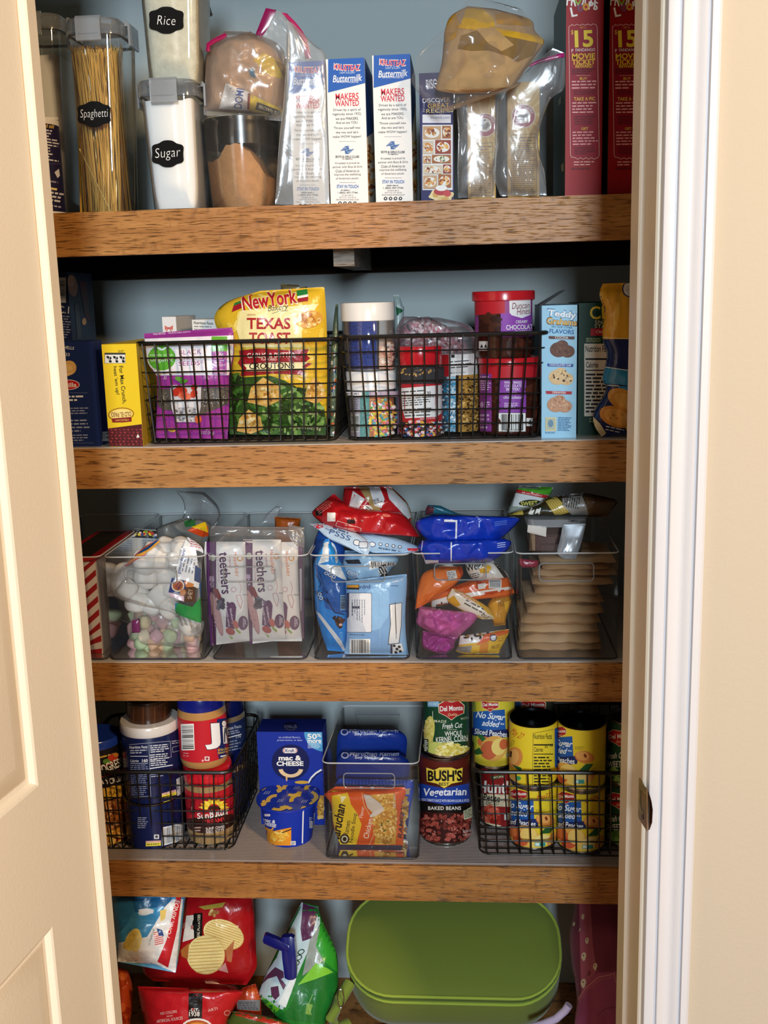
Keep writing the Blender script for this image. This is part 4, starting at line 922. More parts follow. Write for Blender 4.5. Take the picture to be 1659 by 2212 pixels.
def art(A):
    A.bl(480, 560, 360, 260, 60, 40, ['#e9c84c', '#efd670', '#dfb436'], .35)
    A.p([(200, 430), (760, 380), (640, 560), (640, 690), (210, 690), (170, 560)], '#f3e6a4')
    A.p([(138, 438), (150, 395), (222, 366), (214, 408)], '#a3202a'); A.p([(150, 395), (222, 366), (224, 350), (160, 372)], '#2f7d3a'); A.p([(602, 282), (676, 270), (684, 310), (606, 325)], '#2f8a42'); A.p([(606, 325), (684, 310), (685, 328), (608, 342)], '#f2efe6'); A.p([(608, 342), (685, 328), (684, 360), (612, 370)], '#9b1f28')
    A.t('NewYork', 408, 348, 392, 108, '#b3202c', -8, .05, out='#f7efd4', ow=8); A.t('Bakery', 470, 412, 150, 56, '#2b2420', -6, -.01, .35); A.line([(425, 450), (480, 432), (540, 428)], 3, '#2b2420'); A.t('ORIGINAL', 278, 458, 62, 13, '#a3362c', -2, .02)
    A.e(690, 490, 100, 62, '#d59a3e', -10); A.bl(690, 490, 80, 48, 26, 16, ['#c07d28', '#e5b968', '#b06a1e', '#efcf8a']); A.p([(590, 520), (632, 420), (640, 500)], '#f6efdf')
    A.t('TEXAS', 402, 520, 312, 82, '#b1242c', 0, .05); A.t('TOAST', 410, 625, 296, 82, '#b1242c', 0, .05)
    A.p([(190, 715), (330, 698), (560, 712), (690, 704), (672, 745), (700, 770), (660, 800), (714, 806), (650, 850), (662, 888), (430, 878), (300, 890), (200, 896), (212, 845), (182, 800), (200, 770)], '#9d1b27'); A.t('GARLIC & BUTTER', 420, 747, 342, 36, '#f6ece2', -1, .02); A.t('FLAVORED', 405, 776, 112, 17, '#f0d9cc', 0, .02)
    A.p([(218, 812), (400, 800), (690, 795), (640, 830), (668, 850), (420, 862), (230, 862), (246, 840)], '#f3e5b2'); A.t('CROUTONS', 424, 823, 322, 44, '#1d1814', -1, .03)
    A.p([(110, 860), (190, 905), (420, 895), (520, 930), (640, 1000), (800, 1120), (830, 1330), (100, 1330)], '#33521f')
    A.bl(470, 1150, 350, 180, 240, 30, ['#3f6b26', '#567f35', '#2b471a', '#74984c', '#1f3512', '#8fae66'], .4); A.bl(170, 1000, 50, 130, 40, 26, ['#3f6b26', '#567f35', '#1f3512'], .4)
    for cx, cy, rx, ry in ((375, 1010, 125, 105), (268, 1225, 95, 90), (735, 1000, 75, 95)):
        A.p([(cx-rx, cy+ry*.7), (cx-rx*.8, cy-ry*.3), (cx-rx*.1, cy-ry), (cx+rx*.8, cy-ry*.4), (cx+rx, cy+ry*.5), (cx+rx*.1, cy+ry)], '#d8ad5e'); A.bl(cx, cy, rx*.7, ry*.65, 34, 13, ['#c08d3c', '#e6c684', '#a8702a', '#f0dca6', '#d39b45'])
    A.t('NET WT', 720, 1165, 70, 18, '#e9e6c9', 6, .01); A.t('NET WT 5 OZ (142 g)', 690, 1270, 170, 26, '#dfe2c4', 4, .01)
pack('crouton_bag', 'yellow bag of garlic and butter croutons with bread and lettuce picture', 'food bag', 'C5', [((345, 286), (800, 258)), ((110, 362), (806, 320)), ((14, 470), (812, 415)), ((50, 600), (818, 560)), ((90, 740), (820, 700)), ((128, 900), (822, 900)), ((124, 1100), (822, 1110)), ((122, 1312), (812, 1318))], .075, .026, '#dfb62e', art, seed=9, wr=.003, base=zb1)
pack('snack_packet', 'brown packet corner sticking up behind the yellow crouton bag', 'packet', 'C5', [((484, 178), (612, 188)), ((488, 225), (640, 220)), ((488, 300), (690, 290)), ((488, 1200), (690, 1200))], .2, .012, '#7a6a48', lambda A: (A.e(590, 235, 55, 34, '#4a3018'), A.r(486, 180, 530, 260, '#a89868')), seed=2, base=zb1)
pack('snack_packet', 'dark green packet seen edge-on at the right end inside the first basket', 'packet', 'C5', [((880, 345), (898, 345)), ((860, 520), (900, 520)), ((842, 800), (895, 800)), ((840, 1290), (880, 1290))], (.1, .06), .008, '#4c5a46', lambda A: (A.bl(868, 950, 22, 320, 40, 12, ['#c05a2a', '#c9c2a6', '#2c4a6a', '#7a8a5a'], .6)), seed=4, base=zb1)
# --- basket two
wire_basket('black wire basket holding sprinkle jars and frosting tubs', 'P', (733, 1186, 724), (752, 1166, 950), .022, .3, 1, 15, 7, BG1)
jg = 'sprinkle jars in the second basket'
def con(A):
    for k in range(3): pass
    A.r(955, 436, 1172, 785, '#2a3f8f'); A.bl(1065, 610, 100, 170, 150, 11, ['#20347e', '#3a55ae', '#2b4396', '#1a2a66'], .25); A.r(1172, 436, 1186, 785, '#3a3d44'); A.r(1186, 436, 1300, 590, '#9fa3a8'); A.r(1186, 590, 1300, 785, '#d8b8a8'); A.bl(1245, 690, 55, 90, 60, 16, ['#e9d3c0', '#d9b09a', '#f0e6d8', '#c98f86'], .5); return 'matte'
zj = None
def lowcon(A):
    A.r(965, 950, 1056, 1290, '#cfc6d4'); A.bar(990, 1110, 1050, 1240, horiz=True); A.l(985, 1000, 1056, 1100, 8, '#6a6274'); A.r(1056, 950, 1122, 1290, '#6fb0ac'); A.bl(1090, 1150, 30, 130, 70, 9, ['#5a9c9a', '#86c2bc', '#7ab8b2'], .4)
    A.r(1122, 980, 1290, 1290, '#c98a5a'); A.bl(1206, 1140, 84, 150, 420, 9, ['#e6a04a', '#d9cf5a', '#5aa0b4', '#e07a6a', '#e8e4dc', '#7ab06a', '#d98ab0', '#f0c85a'], 1); A.r(1122, 945, 1300, 985, '#b9a8bc'); A.r(1290, 950, 1310, 1290, '#b58cae'); A.rr(985, 948, 1080, 985, 6, '#e8e4e8'); A.l(990, 955, 1075, 982, 2, '#4a4650'); return 'matte'
t, cx, r, zt = jar('sprinkle_jar', 'round sprinkle jar with white lid and coloured beads, under the blue sprinkle jar', 'jar', 'C5', 968, 1312, 1120, .082, zb1, [
    ('contents', [(.9, None), (.93, 1285), (.93, 955), (.9, 950)], '#8a8a90', 'matte', lowcon, None), ('body', [(.96, -9999), (1, 1288), (1, 950), (.97, 940)], '#fff', 'tub', None, None),
    ('lid', [(1.02, 942), (1.04, 938), (1.04, 815), (1.01, 806), (.9, 804)], '#eeeceb', 'gloss', None, 'white screw lid')], jg)
t, cx, r, zt = jar('sprinkle_jar', 'round jar of blue sprinkles with white lid, stacked on the bead jar', 'jar', 'C5', 932, 1300, 620, .082, zt+.0005, [
    ('contents', [(.9, None), (.93, 780), (.93, 440), (.9, 436)], '#8a8a90', 'matte', con, None), ('body', [(.96, -9999), (1, 783), (1, 440), (.97, 430)], '#fff', 'tub', None, None),
    ('lid', [(1.01, 444), (1.03, 440), (1.03, 320), (1.0, 311), (.9, 309)], '#f1ece6', 'gloss', None, 'white screw lid')], jg)
def spr(A): A.bl(1500, 1230, 190, 75, 420, 9, ['#e8e4dc', '#c9343a', '#2a2a30', '#e6b04a', '#3a6ab0', '#f2d0d8', '#d9545a', '#7a3a2a'], .9); A.r(1330, 770, 1640, 890, '#3c3a3c'); A.bl(1470, 800, 120, 30, 30, 9, ['#b98a4a', '#d0a860', '#6a5a4a'], .6); return 'matte'
def lab(A):
    A.r(1300, 888, 1660, 1172, '#c32830'); A.p([(1340, 925), (1596, 905), (1600, 1130), (1380, 1140), (1350, 1050)], '#f1ede8'); A.p([(1600, 905), (1640, 900), (1640, 1100), (1600, 1130)], '#ece6e0')
    A.t('Calories', 1468, 968, 90, 20, '#222', -4, .02); A.t('130', 1540, 960, 40, 26, '#222', -4, .03); A.l(1355, 935, 1590, 955, 1, '#333', -4, .4); A.l(1360, 985, 1590, 1050, 4, '#3a3a3a', -4, .4); A.l(1375, 1062, 1595, 1130, 3, '#555', -3, .4); A.t('Made in a facility', 1540, 1143, 110, 14, '#f0d0cc', -4)
jar('sprinkle_jar', 'sprinkle jar with bright red lid and white nutrition label', 'jar', 'C5', 1340, 1642, 1000, .071, zb1, [
    ('contents', [(.88, None), (.92, 1290), (.92, 775), (.88, 770)], '#5a3a34', 'matte', spr, None), ('body', [(.95, -9999), (.99, 1292), (.99, 765)], '#fff', 'tub', None, None), ('label_band', [(.995, 1170), (1.0, 1168), (1.0, 892), (.995, 890)], '#f0ece8', 'paper', lab, None),
    ('lid', [(1.0, 768), (1.03, 762), (1.03, 640), (1.0, 628), (.85, 625)], '#d2202a', 'gloss', None, 'red screw lid')], jg)
def con3(A):
    A.r(100, 850, 236, 1330, '#a9cfe0'); A.bl(172, 1090, 62, 225, 220, 9, ['#3a9ac4', '#e6f0f4', '#6ab8d8', '#2a84b0', '#f4f6f6'], .7); A.r(226, 850, 244, 1330, '#2a2018'); A.r(244, 850, 392, 1330, '#b5863c'); A.bl(312, 1090, 70, 225, 330, 8, ['#8a6426', '#d0a04c', '#3a2410', '#c2924a', '#e2bc74', '#6a4a1a'], .6); return 'matte'
def lab3(A): A.r(90, 712, 172, 880, '#c3262c'); A.r(172, 700, 395, 868, '#f0eeea'); A.l(185, 750, 370, 815, 3, '#555', -4, .4); A.t('MADE IN CANADA', 240, 848, 110, 14, '#333', -3); A.r(190, 712, 215, 735, '#2a2a2a')
jar('sprinkle_jar', 'sprinkle jar of blue-white and gold sprinkles under a red and white wrapper', 'jar', 'C6', 108, 388, 1050, .118, zb1, [
    ('contents', [(.9, None), (.94, 1315), (.94, 868), (.9, 865)], '#6a5a4a', 'matte', con3, None), ('body', [(.96, -9999), (1, 1318), (1, 868)], '#fff', 'tub', None, None), ('lid', [(1.0, 875), (1.03, 870), (1.03, 722), (1.0, 712), (.85, 710)], '#efece8', 'paper', lab3, 'white lid with red wrapper')], jg)
def art(A): A.bl(935, 730, 72, 44, 420, 4.2, ['#e6b4bc', '#d98a98', '#f2dcdc', '#3a2c30', '#c9707e', '#b05a68', '#f6ecea'], .7)
o = pack('sprinkle_bag', 'clear bag of pink, white and dark candy sprinkles lying behind the jars', 'food bag', 'P', [((885, 690), (925, 684)), ((866, 708), (978, 712)), ((858, 742), (1008, 742)), ((860, 775), (1015, 775))], .155, .03, '#b98088', art, seed=3, mat='matte', wr=.004, seal=(0, 0))
b = B(); film(b, 'P', [((872, 682), (950, 686)), ((858, 705), (1015, 704)), ((852, 745), (1030, 742)), ((856, 778), (1026, 778))], .13, .03, wr=.005, crease=1, seed=8); b.obj('plastic_bag', o)
# --- frosting tubs
fg = 'frosting tubs in the second basket'
def low(A):
    A.p([(380, 745), (860, 735), (860, 890), (380, 890)], '#c1202c'); A.r(392, 855, 492, 1285, '#8d3f93'); A.l(402, 870, 486, 980, 7, '#e6cbe8'); A.e(420, 1085, 12, 22, '#d9b0dc'); A.l(440, 1060, 486, 1110, 3, '#e6cbe8'); A.l(402, 1150, 486, 1270, 4, '#d4b2d8')
    A.r(548, 895, 746, 1145, '#8b45a6')
    for s_, y, w_, h in (('WHAT MAKES', 920, 130, 20), ('CHOCOLATE', 945, 128, 21), ('BETTER?', 971, 100, 21), ('more', 1000, 64, 16), ('chocolate!', 1030, 140, 22)): A.t(s_, 650, y, w_, h, '#f0e2f2', 0, .02)
    A.l(585, 1068, 715, 1110, 3, '#dcc0e4'); A.bar(545, 1148, 742, 1285); A.t('6 44209 40953', 642, 1276, 150, 14, '#222'); A.r(748, 1185, 800, 1245, '#e6e2dc'); A.p([(760, 1230), (774, 1195), (790, 1230)], '#222')
    A.bl(530, 1100, 20, 180, 9, 26, ['#4a2416', '#35160d'], .5); A.bl(800, 1040, 40, 120, 9, 34, ['#4a2416', '#35160d', '#54291a'], .5); return 'paper'
P_ = lambda l, bt, top: [('tub_body', [(.93, -9999), (.96, bt), (1.0, l), (.97, l)], '#3a1a10', 'gloss', None, None)]
t, cx, r, zt = jar('frosting_tub', 'chocolate frosting tub with red lid and barcode, the lower of the stacked pair', 'tub', 'C6', 398, 846, 1020, .084, zb1, [
    ('tub_body', [(.93, -9999), (.985, 1300), (.985, 780)], '#3f1c12', 'gloss', low, None), ('lid', [(.99, 800), (1.02, 796), (1.02, 748), (1.0, 741), (.9, 741)], '#c81e28', 'gloss', None, 'red snap lid')], fg)
def up(A):
    A.p([(360, 318), (600, 300), (600, 404), (398, 415), (360, 420)], '#c4212c'); A.p([(590, 300), (810, 290), (810, 410), (590, 405)], '#a04a8c'); A.r(362, 418, 396, 560, '#8d3f93'); A.p([(558, 404), (810, 400), (810, 575), (560, 582)], '#9548ae')
    A.p([(622, 293), (780, 288), (778, 415), (715, 440), (640, 418), (624, 400)], '#f3f0ee'); A.t('Duncan', 706, 346, 132, 46, '#7d1c2c', -3, .0, .3); A.t('Hines.', 728, 388, 104, 48, '#7d1c2c', -6, .0, .3); A.t('CREAMY', 714, 466, 88, 22, WHT, -2, .02); A.t('CHOCOLATE', 706, 506, 214, 36, WHT, -2, .03); A.t('FROSTING', 725, 541, 120, 20, WHT, -2, .02)
    A.bl(470, 480, 66, 60, 9, 42, ['#4a2416', '#35160d', '#54291a'], .5); A.bl(660, 640, 120, 50, 10, 46, ['#4a2416', '#35160d', '#54291a'], .5); A.r(400, 612, 466, 682, '#d9d2cc'); A.p([(408, 660), (420, 632), (432, 660)], '#222'); A.p([(438, 660), (448, 632), (460, 660)], '#222'); return 'paper'
jar('frosting_tub', 'chocolate frosting tub with red lid and white shield logo, stacked on top', 'tub', 'C6', 366, 792, 520, .084, zt+.0005, [
    ('tub_body', [(.95, -9999), (1.0, 710), (1.0, 300)], '#3f1c12', 'gloss', up, None), ('lid', [(1.02, 312), (1.10, 306), (1.10, 250), (1.08, 238), (.9, 236)], '#c81e28', 'gloss', None, 'red snap lid')], fg)
pack('snack_packet', 'green-tipped clear packet standing behind the white-lidded jar', 'packet', 'C5', [((1295, 320), (1335, 320)), ((1300, 420), (1370, 425)), ((1300, 480), (1370, 470)), ((1300, 1250), (1370, 1250))], .19, .01, '#9fb0ae', lambda A: A.p([(1312, 405), (1370, 428), (1360, 440), (1318, 470)], '#1d5a3c'), seed=6, base=zb1)
# --- crackers and cookies
def art(A):
    A.t('Teddy', 1016, 415, 214, 62, '#f4f6f6', 6, .06, out='#3f78ac', ow=7); A.t('Grahams', 1016, 466, 222, 46, '#eab85c', 4, .05, out='#4a3424', ow=6); A.t('TRY OUR OTHER', 1014, 507, 160, 17, '#2f5f92', 3, .02); A.t('FLAVORS', 1014, 540, 184, 33, '#2c64a0', 3, .04)
    for y, nm, c, bc, cc, bx in ((583, 'COCOA', '#5d3a36', '#65402f', ['#4f3022', '#7a503c', '#5d3a2a'], 1013), (788, 'CHOCOLATEY CHIP', '#2b56a4', '#dcbc8c', ['#e9d3aa', '#cfa873', '#4a3020', '#e2c595'], 1003), (992, 'CINNAMON', '#b02a3a', '#c09070', ['#d2a888', '#a87656', '#c99a78'], 992)):
        A.p([(bx-98, y-10), (bx+98, y-6), (bx+94, y+16), (bx-94, y+12)], c); A.t(nm, bx, y+2, 100 if len(nm) < 10 else 160, 17, '#f0ece6', 2, .02)
        for px_, py_, q in ((bx-22, y+92, 66), (bx+44, y+105, 54), (bx+4, y+60, 46)): A.e(px_, py_, q, q*.86, bc); A.bl(px_, py_, q*.75, q*.6, 14, 10, cc, .7)
    A.r(892, 1178, 972, 1282, '#d9cca0'); A.r(900, 1188, 962, 1270, '#b6bfa8'); A.e(930, 1225, 20, 28, '#6f90a8'); A.l(986, 1176, 1085, 1282, 9, '#31689a', 2, .45); A.l(890, 1286, 970, 1300, 1, '#5a86aa')
def flap(b, a, c, Y, d, zt):
    n = b.add([(a, Y, zt), (c-.012, Y+.06, zt+.0225), (c-.018, Y+.09, zt+.021), (a, Y+.1, zt+.001)]); b.face([n, n+1, n+2, n+3], '#8e9aa2', 'paper'); n = b.add([(a, Y+.0005, zt-.0006), (c-.012, Y+.0605, zt+.0219), (c-.018, Y+.0905, zt+.0204), (a, Y+.1005, zt+.0004)]); b.face([n+3, n+2, n+1, n], '#8e9aa2', 'paper')
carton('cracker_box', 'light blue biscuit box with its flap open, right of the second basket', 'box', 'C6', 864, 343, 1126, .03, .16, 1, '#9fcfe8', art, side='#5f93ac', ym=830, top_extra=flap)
def art(A):
    A.t('CLUB', 1372, 396, 296, 98, '#e8c735', -2, .03); A.t('SNACK', 1342, 468, 162, 26, '#e9e4c4', -1, .0); A.t('STACKS', 1346, 498, 174, 26, '#e9e4c4', -1, .0); A.p([(1230, 517), (1500, 512), (1498, 566), (1228, 572)], '#b8202c'); A.t('Original', 1336, 544, 136, 28, '#f1e8e2', -1, .01); A.l(1196, 585, 1320, 622, 3, '#cfd8a0', 0, .4); A.nut(1182, 630, 1400, 1172, '#1c1c1c', '#e9dfcb'); A.l(1220, 1180, 1330, 1220, 2, '#9aa878')
carton('cracker_box', 'dark green cracker box printed with nutrition facts, behind the yellow cookie bag', 'box', 'C6', 1137, 322, 1560, .055, .16, 1, '#123a2a', art, side='#0d2e22', ym=800)
def art(A):
    A.p([(1240, 150), (1620, 150), (1620, 600), (1320, 600), (1300, 420)], '#e3a727'); A.e(1520, 225, 56, 62, '#1b2a5e'); A.e(1522, 225, 48, 54, '#e9e4da'); A.e(1420, 430, 20, 110, '#efbf4a', 10); A.p([(1270, 260), (1330, 240), (1310, 340), (1270, 330)], '#f0c55a'); A.line([(1315, 588), (1620, 600)], 7, '#f0d690')
    A.p([(1300, 806), (1620, 850), (1620, 970), (1460, 940), (1310, 930)], '#2a86b8'); A.line([(1325, 806), (1620, 850)], 6, '#dfeef2'); A.line([(1310, 940), (1440, 950), (1470, 1030), (1620, 1045)], 6, '#dfeef2'); A.p([(1440, 950), (1620, 960), (1620, 1045), (1470, 1030)], '#2a7fb4')
    A.e(1470, 1050, 120, 75, '#d59538', 25); A.e(1490, 1060, 90, 50, '#e2aa52', 25); A.e(1420, 1180, 130, 75, '#d08c34', 20); A.e(1430, 1180, 105, 55, '#dfa34c', 20); A.bl(1430, 1180, 90, 45, 12, 12, ['#c27e2c', '#e8b968'], .5); A.p([(1240, 1170), (1300, 1230), (1345, 1300), (1310, 1340), (1250, 1260)], '#dccba0'); A.l(1340, 1255, 1480, 1300, 2, '#cfd3dc', 12, .4); A.p([(1480, 1240), (1600, 1220), (1600, 1320), (1510, 1310)], '#d9a23c')
pack('cookie_bag', 'yellow and navy cookie bag at the right end of the shelf', 'food bag', 'C6', [((1320, 186), (1600, 176)), ((1296, 270), (1600, 270)), ((1330, 400), (1600, 400)), ((1316, 590), (1600, 600)), ((1350, 720), (1600, 720)), ((1318, 900), (1600, 900)), ((1345, 980), (1600, 980)), ((1262, 1130), (1600, 1130)), ((1252, 1230), (1600, 1230)), ((1312, 1332), (1600, 1300))], .024, .022, '#15245c', art, seed=12, wr=.004, crease=.8, base=BS[1]+.0005, nv=44)

# ================================================================== third shelf: clear bins of snacks
bg = 'clear bins on the third shelf'; BZ = BS[2]+.0038
binrects = [((20, 214, 1204), (34, 233, 1427), None, 'clear bin at the far left holding the red and white striped box'), ((222, 441, 1203), (236, 443, 1426), (270, 380, 1228, 1260), 'clear bin holding the bags of marshmallows'),
            ((447, 663, 1201), (457, 662, 1425), (484, 593, 1224, 1257), 'clear bin holding the upright purple and white teething wafer packs'), ((668, 883, 1199), (677, 884, 1425), (716, 830, 1223, 1257), 'clear bin holding the blue and pale blue snack packs'),
            ((889, 1109, 1195), (898, 1107, 1424), (939, 1050, 1217, 1253), 'clear bin holding orange and pink fruit snack packs'), ((1115, 1338, 1195), (1119, 1337, 1424), (1165, 1283, 1216, 1255), 'clear bin holding the stack of brown wrapped bars')]
for tp, bt, hd, lab in binrects: clear_bin(lab, 'P', tp, bt, .012, .34, 2, bg, hd)
# striped box
def art(A):
    A.r(-200, 700, 250, 1680, '#e9e4e2')
    for k in range(9): y = 745+k*118; A.p([(-200, y+250), (250, y-35), (250, y+20), (-200, y+308)], '#ad1420')
def st(b, a, c, Y, d, zt):
    b.box(a-.001, c+.001, Y-.001, Y+d, zt-.006, zt+.0006, '#ad1420', 'gloss'); b.box(a+.008, c-.010, Y+.008, Y+d-.006, zt+.0007, zt+.001, '#2c2622', 'foil')
carton('striped_box', 'red and white candy-striped box in the leftmost clear bin', 'box', 'D1', -120, 728, 221, .034, .2, 2, '#e9e4e2', art, zb=BZ, ym=1150, top_extra=st, side='#d9d2cf')
# marshmallows
rd = random.Random(12)
def marsh(pts, r, cols, Y0, Y1, lab, grp, squash=.8):
    for x, y in pts:
        Y = rd.uniform(Y0, Y1); p = onY(*K('D1', x, y), Y); b = B(); q = r*rd.uniform(.9, 1.12); rot = Matrix.Rotation(rd.uniform(0, 3), 3, 'Y') @ Matrix.Rotation(rd.uniform(-.6, .9), 3, 'X')
        prof = [(.5*q, -squash*q), (.86*q, -squash*q*.92), (q, -squash*q*.6), (q*1.02, 0), (q, squash*q*.6), (.86*q, squash*q*.92), (.5*q, squash*q)]; n = 18
        b.loft([[p+rot @ Vector((rr_*math.cos(2*math.pi*j/n), rr_*math.sin(2*math.pi*j/n), z)) for j in range(n)] for rr_, z in prof], rd.choice(cols), 'matte')
        b.obj('marshmallow', label=lab, cat='marshmallow', group=grp, angle=75)
marsh([(700, 690), (820, 640), (960, 630), (640, 760), (790, 760), (930, 730), (470, 860), (650, 890), (840, 890), (400, 960), (470, 1010), (600, 1040), (770, 1060), (900, 1010), (700, 1140), (860, 1180), (560, 1110), (1040, 1320)], .0185, ['#f1ece4', '#efe9e0', '#f4f0ea'], .045, .075, 'large white marshmallow inside the clear bag in the bin', 'white marshmallows')
marsh([(540+58*i+(j % 2)*28, 1240+j*62) for j in range(5) for i in range(10) if 1240+j*62 > 1215+max(0, (i-3))*26-(60 if i < 2 else 0)], .0105, ['#e9b9b8', '#cfe0b4', '#f0dfae', '#e6b6bd', '#c4d9ad', '#f2e4c4', '#efc4a0'], .055, .11, 'small pastel marshmallow in the lower bag in the bin', 'pastel marshmallows', .9)
def art(A):
    A.line([(505, 715), (600, 672), (660, 640), (752, 560)], 20, '#1b4f86'); A.line([(490, 735), (600, 690), (672, 655), (765, 575)], 16, '#e9a23a'); A.line([(472, 770), (600, 655), (735, 560)], 12, '#e0553c'); A.line([(455, 800), (560, 735), (640, 690)], 14, '#d9727a'); A.line([(480, 775), (560, 725), (650, 675)], 9, '#e8b04a')
    A.p([(1000, 560), (1090, 640), (1140, 960), (1110, 1000), (905, 910), (920, 800)], '#eef0f2'); A.t("gimme s'mores", 965, 755, 235, 40, '#2556a8', -77, .03); A.l(960, 700, 1100, 880, 6, '#8a90a4', -77, .4); A.p([(1085, 790), (1140, 830), (1140, 960), (1075, 930)], '#4a5a84')
    A.p([(1010, 520), (1150, 560), (1180, 690), (1060, 640)], '#d9dde6'); A.l(1040, 560, 1160, 640, 4, '#b05050', 10, .4)
    A.p([(875, 905), (1000, 930), (1050, 990), (1000, 1050), (845, 1035)], '#2b3c7e'); A.e(930, 975, 58, 56, '#e8d9c0'); A.e(930, 975, 46, 44, '#b5603a'); A.t('Honey', 930, 962, 62, 22, '#2b2a5a', -60, .03); A.t('Maid', 942, 985, 52, 20, '#2b2a5a', -60, .03); A.p([(985, 930), (1075, 960), (1060, 1000), (1000, 985)], '#d98a4a')
    A.p([(995, 990), (1085, 985), (1085, 1118), (985, 1120)], '#5b3a26'); A.t('SHEY', 1040, 1050, 90, 40, '#c9b49a', -84, .03); A.p([(845, 1035), (985, 1070), (985, 1120), (870, 1070)], '#e9c4d4'); A.e(975, 1035, 26, 30, '#c98a5a')
    A.p([(905, 1190), (925, 1130), (1060, 1165), (1130, 1085), (1165, 1085), (1150, 1310), (1100, 1300), (905, 1225)], '#1f9a4a'); A.p([(905, 1130), (925, 1130), (905, 1195)], '#2a86b8'); A.p([(1120, 960), (1175, 930), (1175, 1085), (1130, 1085)], '#2a6aa4')
pack('marshmallow_bag', 'clear bag of large white marshmallows with rainbow stripe, in the second bin from the left', 'food bag', 'D1', [((740, 560), (1020, 540)), ((600, 650), (1150, 640)), ((440, 800), (1145, 800)), ((330, 900), (1140, 950)), ((345, 1060), (1135, 1090)), ((560, 1150), (1145, 1220)), ((880, 1220), (1145, 1320)), ((980, 1390), (1130, 1400))], .04, .018, '#fff', art, 'thinfilm', seed=31, wr=.006, crease=.8, artmat='gloss', nu=26, nv=30)
b = B(); film(b, 'D1', [((510, 1160), (900, 1200)), ((500, 1300), (1150, 1280)), ((490, 1440), (1135, 1430)), ((560, 1510), (1120, 1530))], .055, .012, wr=.005, crease=.8, seed=33, seal=(0, 0)); Bag('D1', [((515, 1290), (585, 1270)), ((520, 1400), (590, 1395))], .04, .003, nu=4, nv=5).mesh(b, '#8a2f6a', 'gloss', .5)
b.obj('marshmallow_bag', label='clear bag of small pastel marshmallows beneath the white ones', cat='food bag', angle=60)
# packets behind the marshmallows
def art(A): A.p([(755, 118), (1030, 150), (1030, 230), (760, 180)], '#1e2a30'); A.bl(900, 170, 120, 30, 16, 16, ['#8a9a3a', '#3a6ab0', '#b03a3a', '#d9c84a'], .8); A.p([(750, 180), (960, 240), (900, 345), (735, 330)], '#bcc6d4'); A.l(770, 195, 920, 330, 6, '#3a5a9c', 8, .5); A.p([(960, 230), (1030, 200), (1000, 365), (930, 350)], '#2f6fb0')
pack('snack_packet', 'blue and white printed packet leaning against the wall behind the marshmallows', 'packet', 'D1', [((760, 110), (1030, 135)), ((740, 200), (1030, 215)), ((725, 345), (1000, 365)), ((725, 900), (1000, 900))], .23, .01, '#4a86b8', art, seed=35, base=BZ)
def art(A): A.p([(530, 355), (770, 370), (770, 440), (530, 430)], '#27262a'); A.bl(650, 400, 110, 28, 26, 14, ['#b03030', '#7a9a3a', '#d9c23a', '#2a4a8a', '#e6e2dc'], .8); A.p([(520, 430), (755, 440), (700, 700), (510, 700)], '#aab0b4'); A.l(600, 450, 730, 560, 7, '#6a7078', 4, .4)
pack('snack_packet', 'grey hanging packet with coloured header, behind the marshmallow bag', 'packet', 'D1', [((530, 350), (772, 362)), ((520, 440), (765, 450)), ((508, 700), (740, 700)), ((508, 1200), (740, 1200))], .20, .008, '#9aa0a4', art, seed=36, base=BZ)
def art(A): A.p([(1262, 260), (1330, 240), (1360, 300), (1300, 330)], '#a81f4a'); A.p([(1340, 270), (1390, 190), (1420, 200), (1415, 360), (1340, 310)], '#dd9a1a'); A.p([(1330, 320), (1400, 330), (1410, 440), (1360, 440)], '#a5464a'); A.p([(1430, 330), (1475, 420), (1420, 450)], '#2a5a9a'); A.p([(1420, 395), (1470, 400), (1450, 445), (1410, 445)], '#1f7a3a')
pack('balloon_packet', 'clear packet of colourful pieces with orange tip, behind the bins', 'packet', 'D1', [((1390, 160), (1430, 165)), ((1262, 240), (1435, 250)), ((1255, 330), (1470, 360)), ((1290, 470), (1480, 450)), ((1290, 900), (1480, 900))], .2, .02, '#a9605a', art, seed=37, wr=.005, base=BZ)
def art(A): A.p([(1010, 480), (1100, 440), (1200, 440), (1205, 530), (1150, 540)], '#c8481f'); A.p([(1050, 450), (1180, 400), (1200, 500), (1120, 470)], '#d9b81f'); A.p([(980, 400), (1080, 370), (1090, 440), (1000, 450)], '#2a6a3a')
pack('balloon_packet', 'crumpled clear packet with yellow, red and green pieces above the marshmallow bag', 'packet', 'D1', [((980, 370), (1120, 375)), ((760, 450), (1210, 420)), ((740, 520), (1215, 530)), ((800, 700), (1160, 700))], .14, .02, '#6a6f70', art, seed=38, wr=.008, crease=1)
b = B(); film(b, 'D1', [((900, 115), (1150, 120)), ((980, 230), (1290, 260)), ((960, 380), (1300, 380)), ((740, 480), (1210, 500))], .17, .012, 'thinfilm', wr=.004, crease=1, seed=39, vor=.02, vs_=30, nu=40, nv=40); b.obj('plastic_wrapper', label='crumpled clear plastic wrapper on top behind the marshmallows', cat='wrapper')
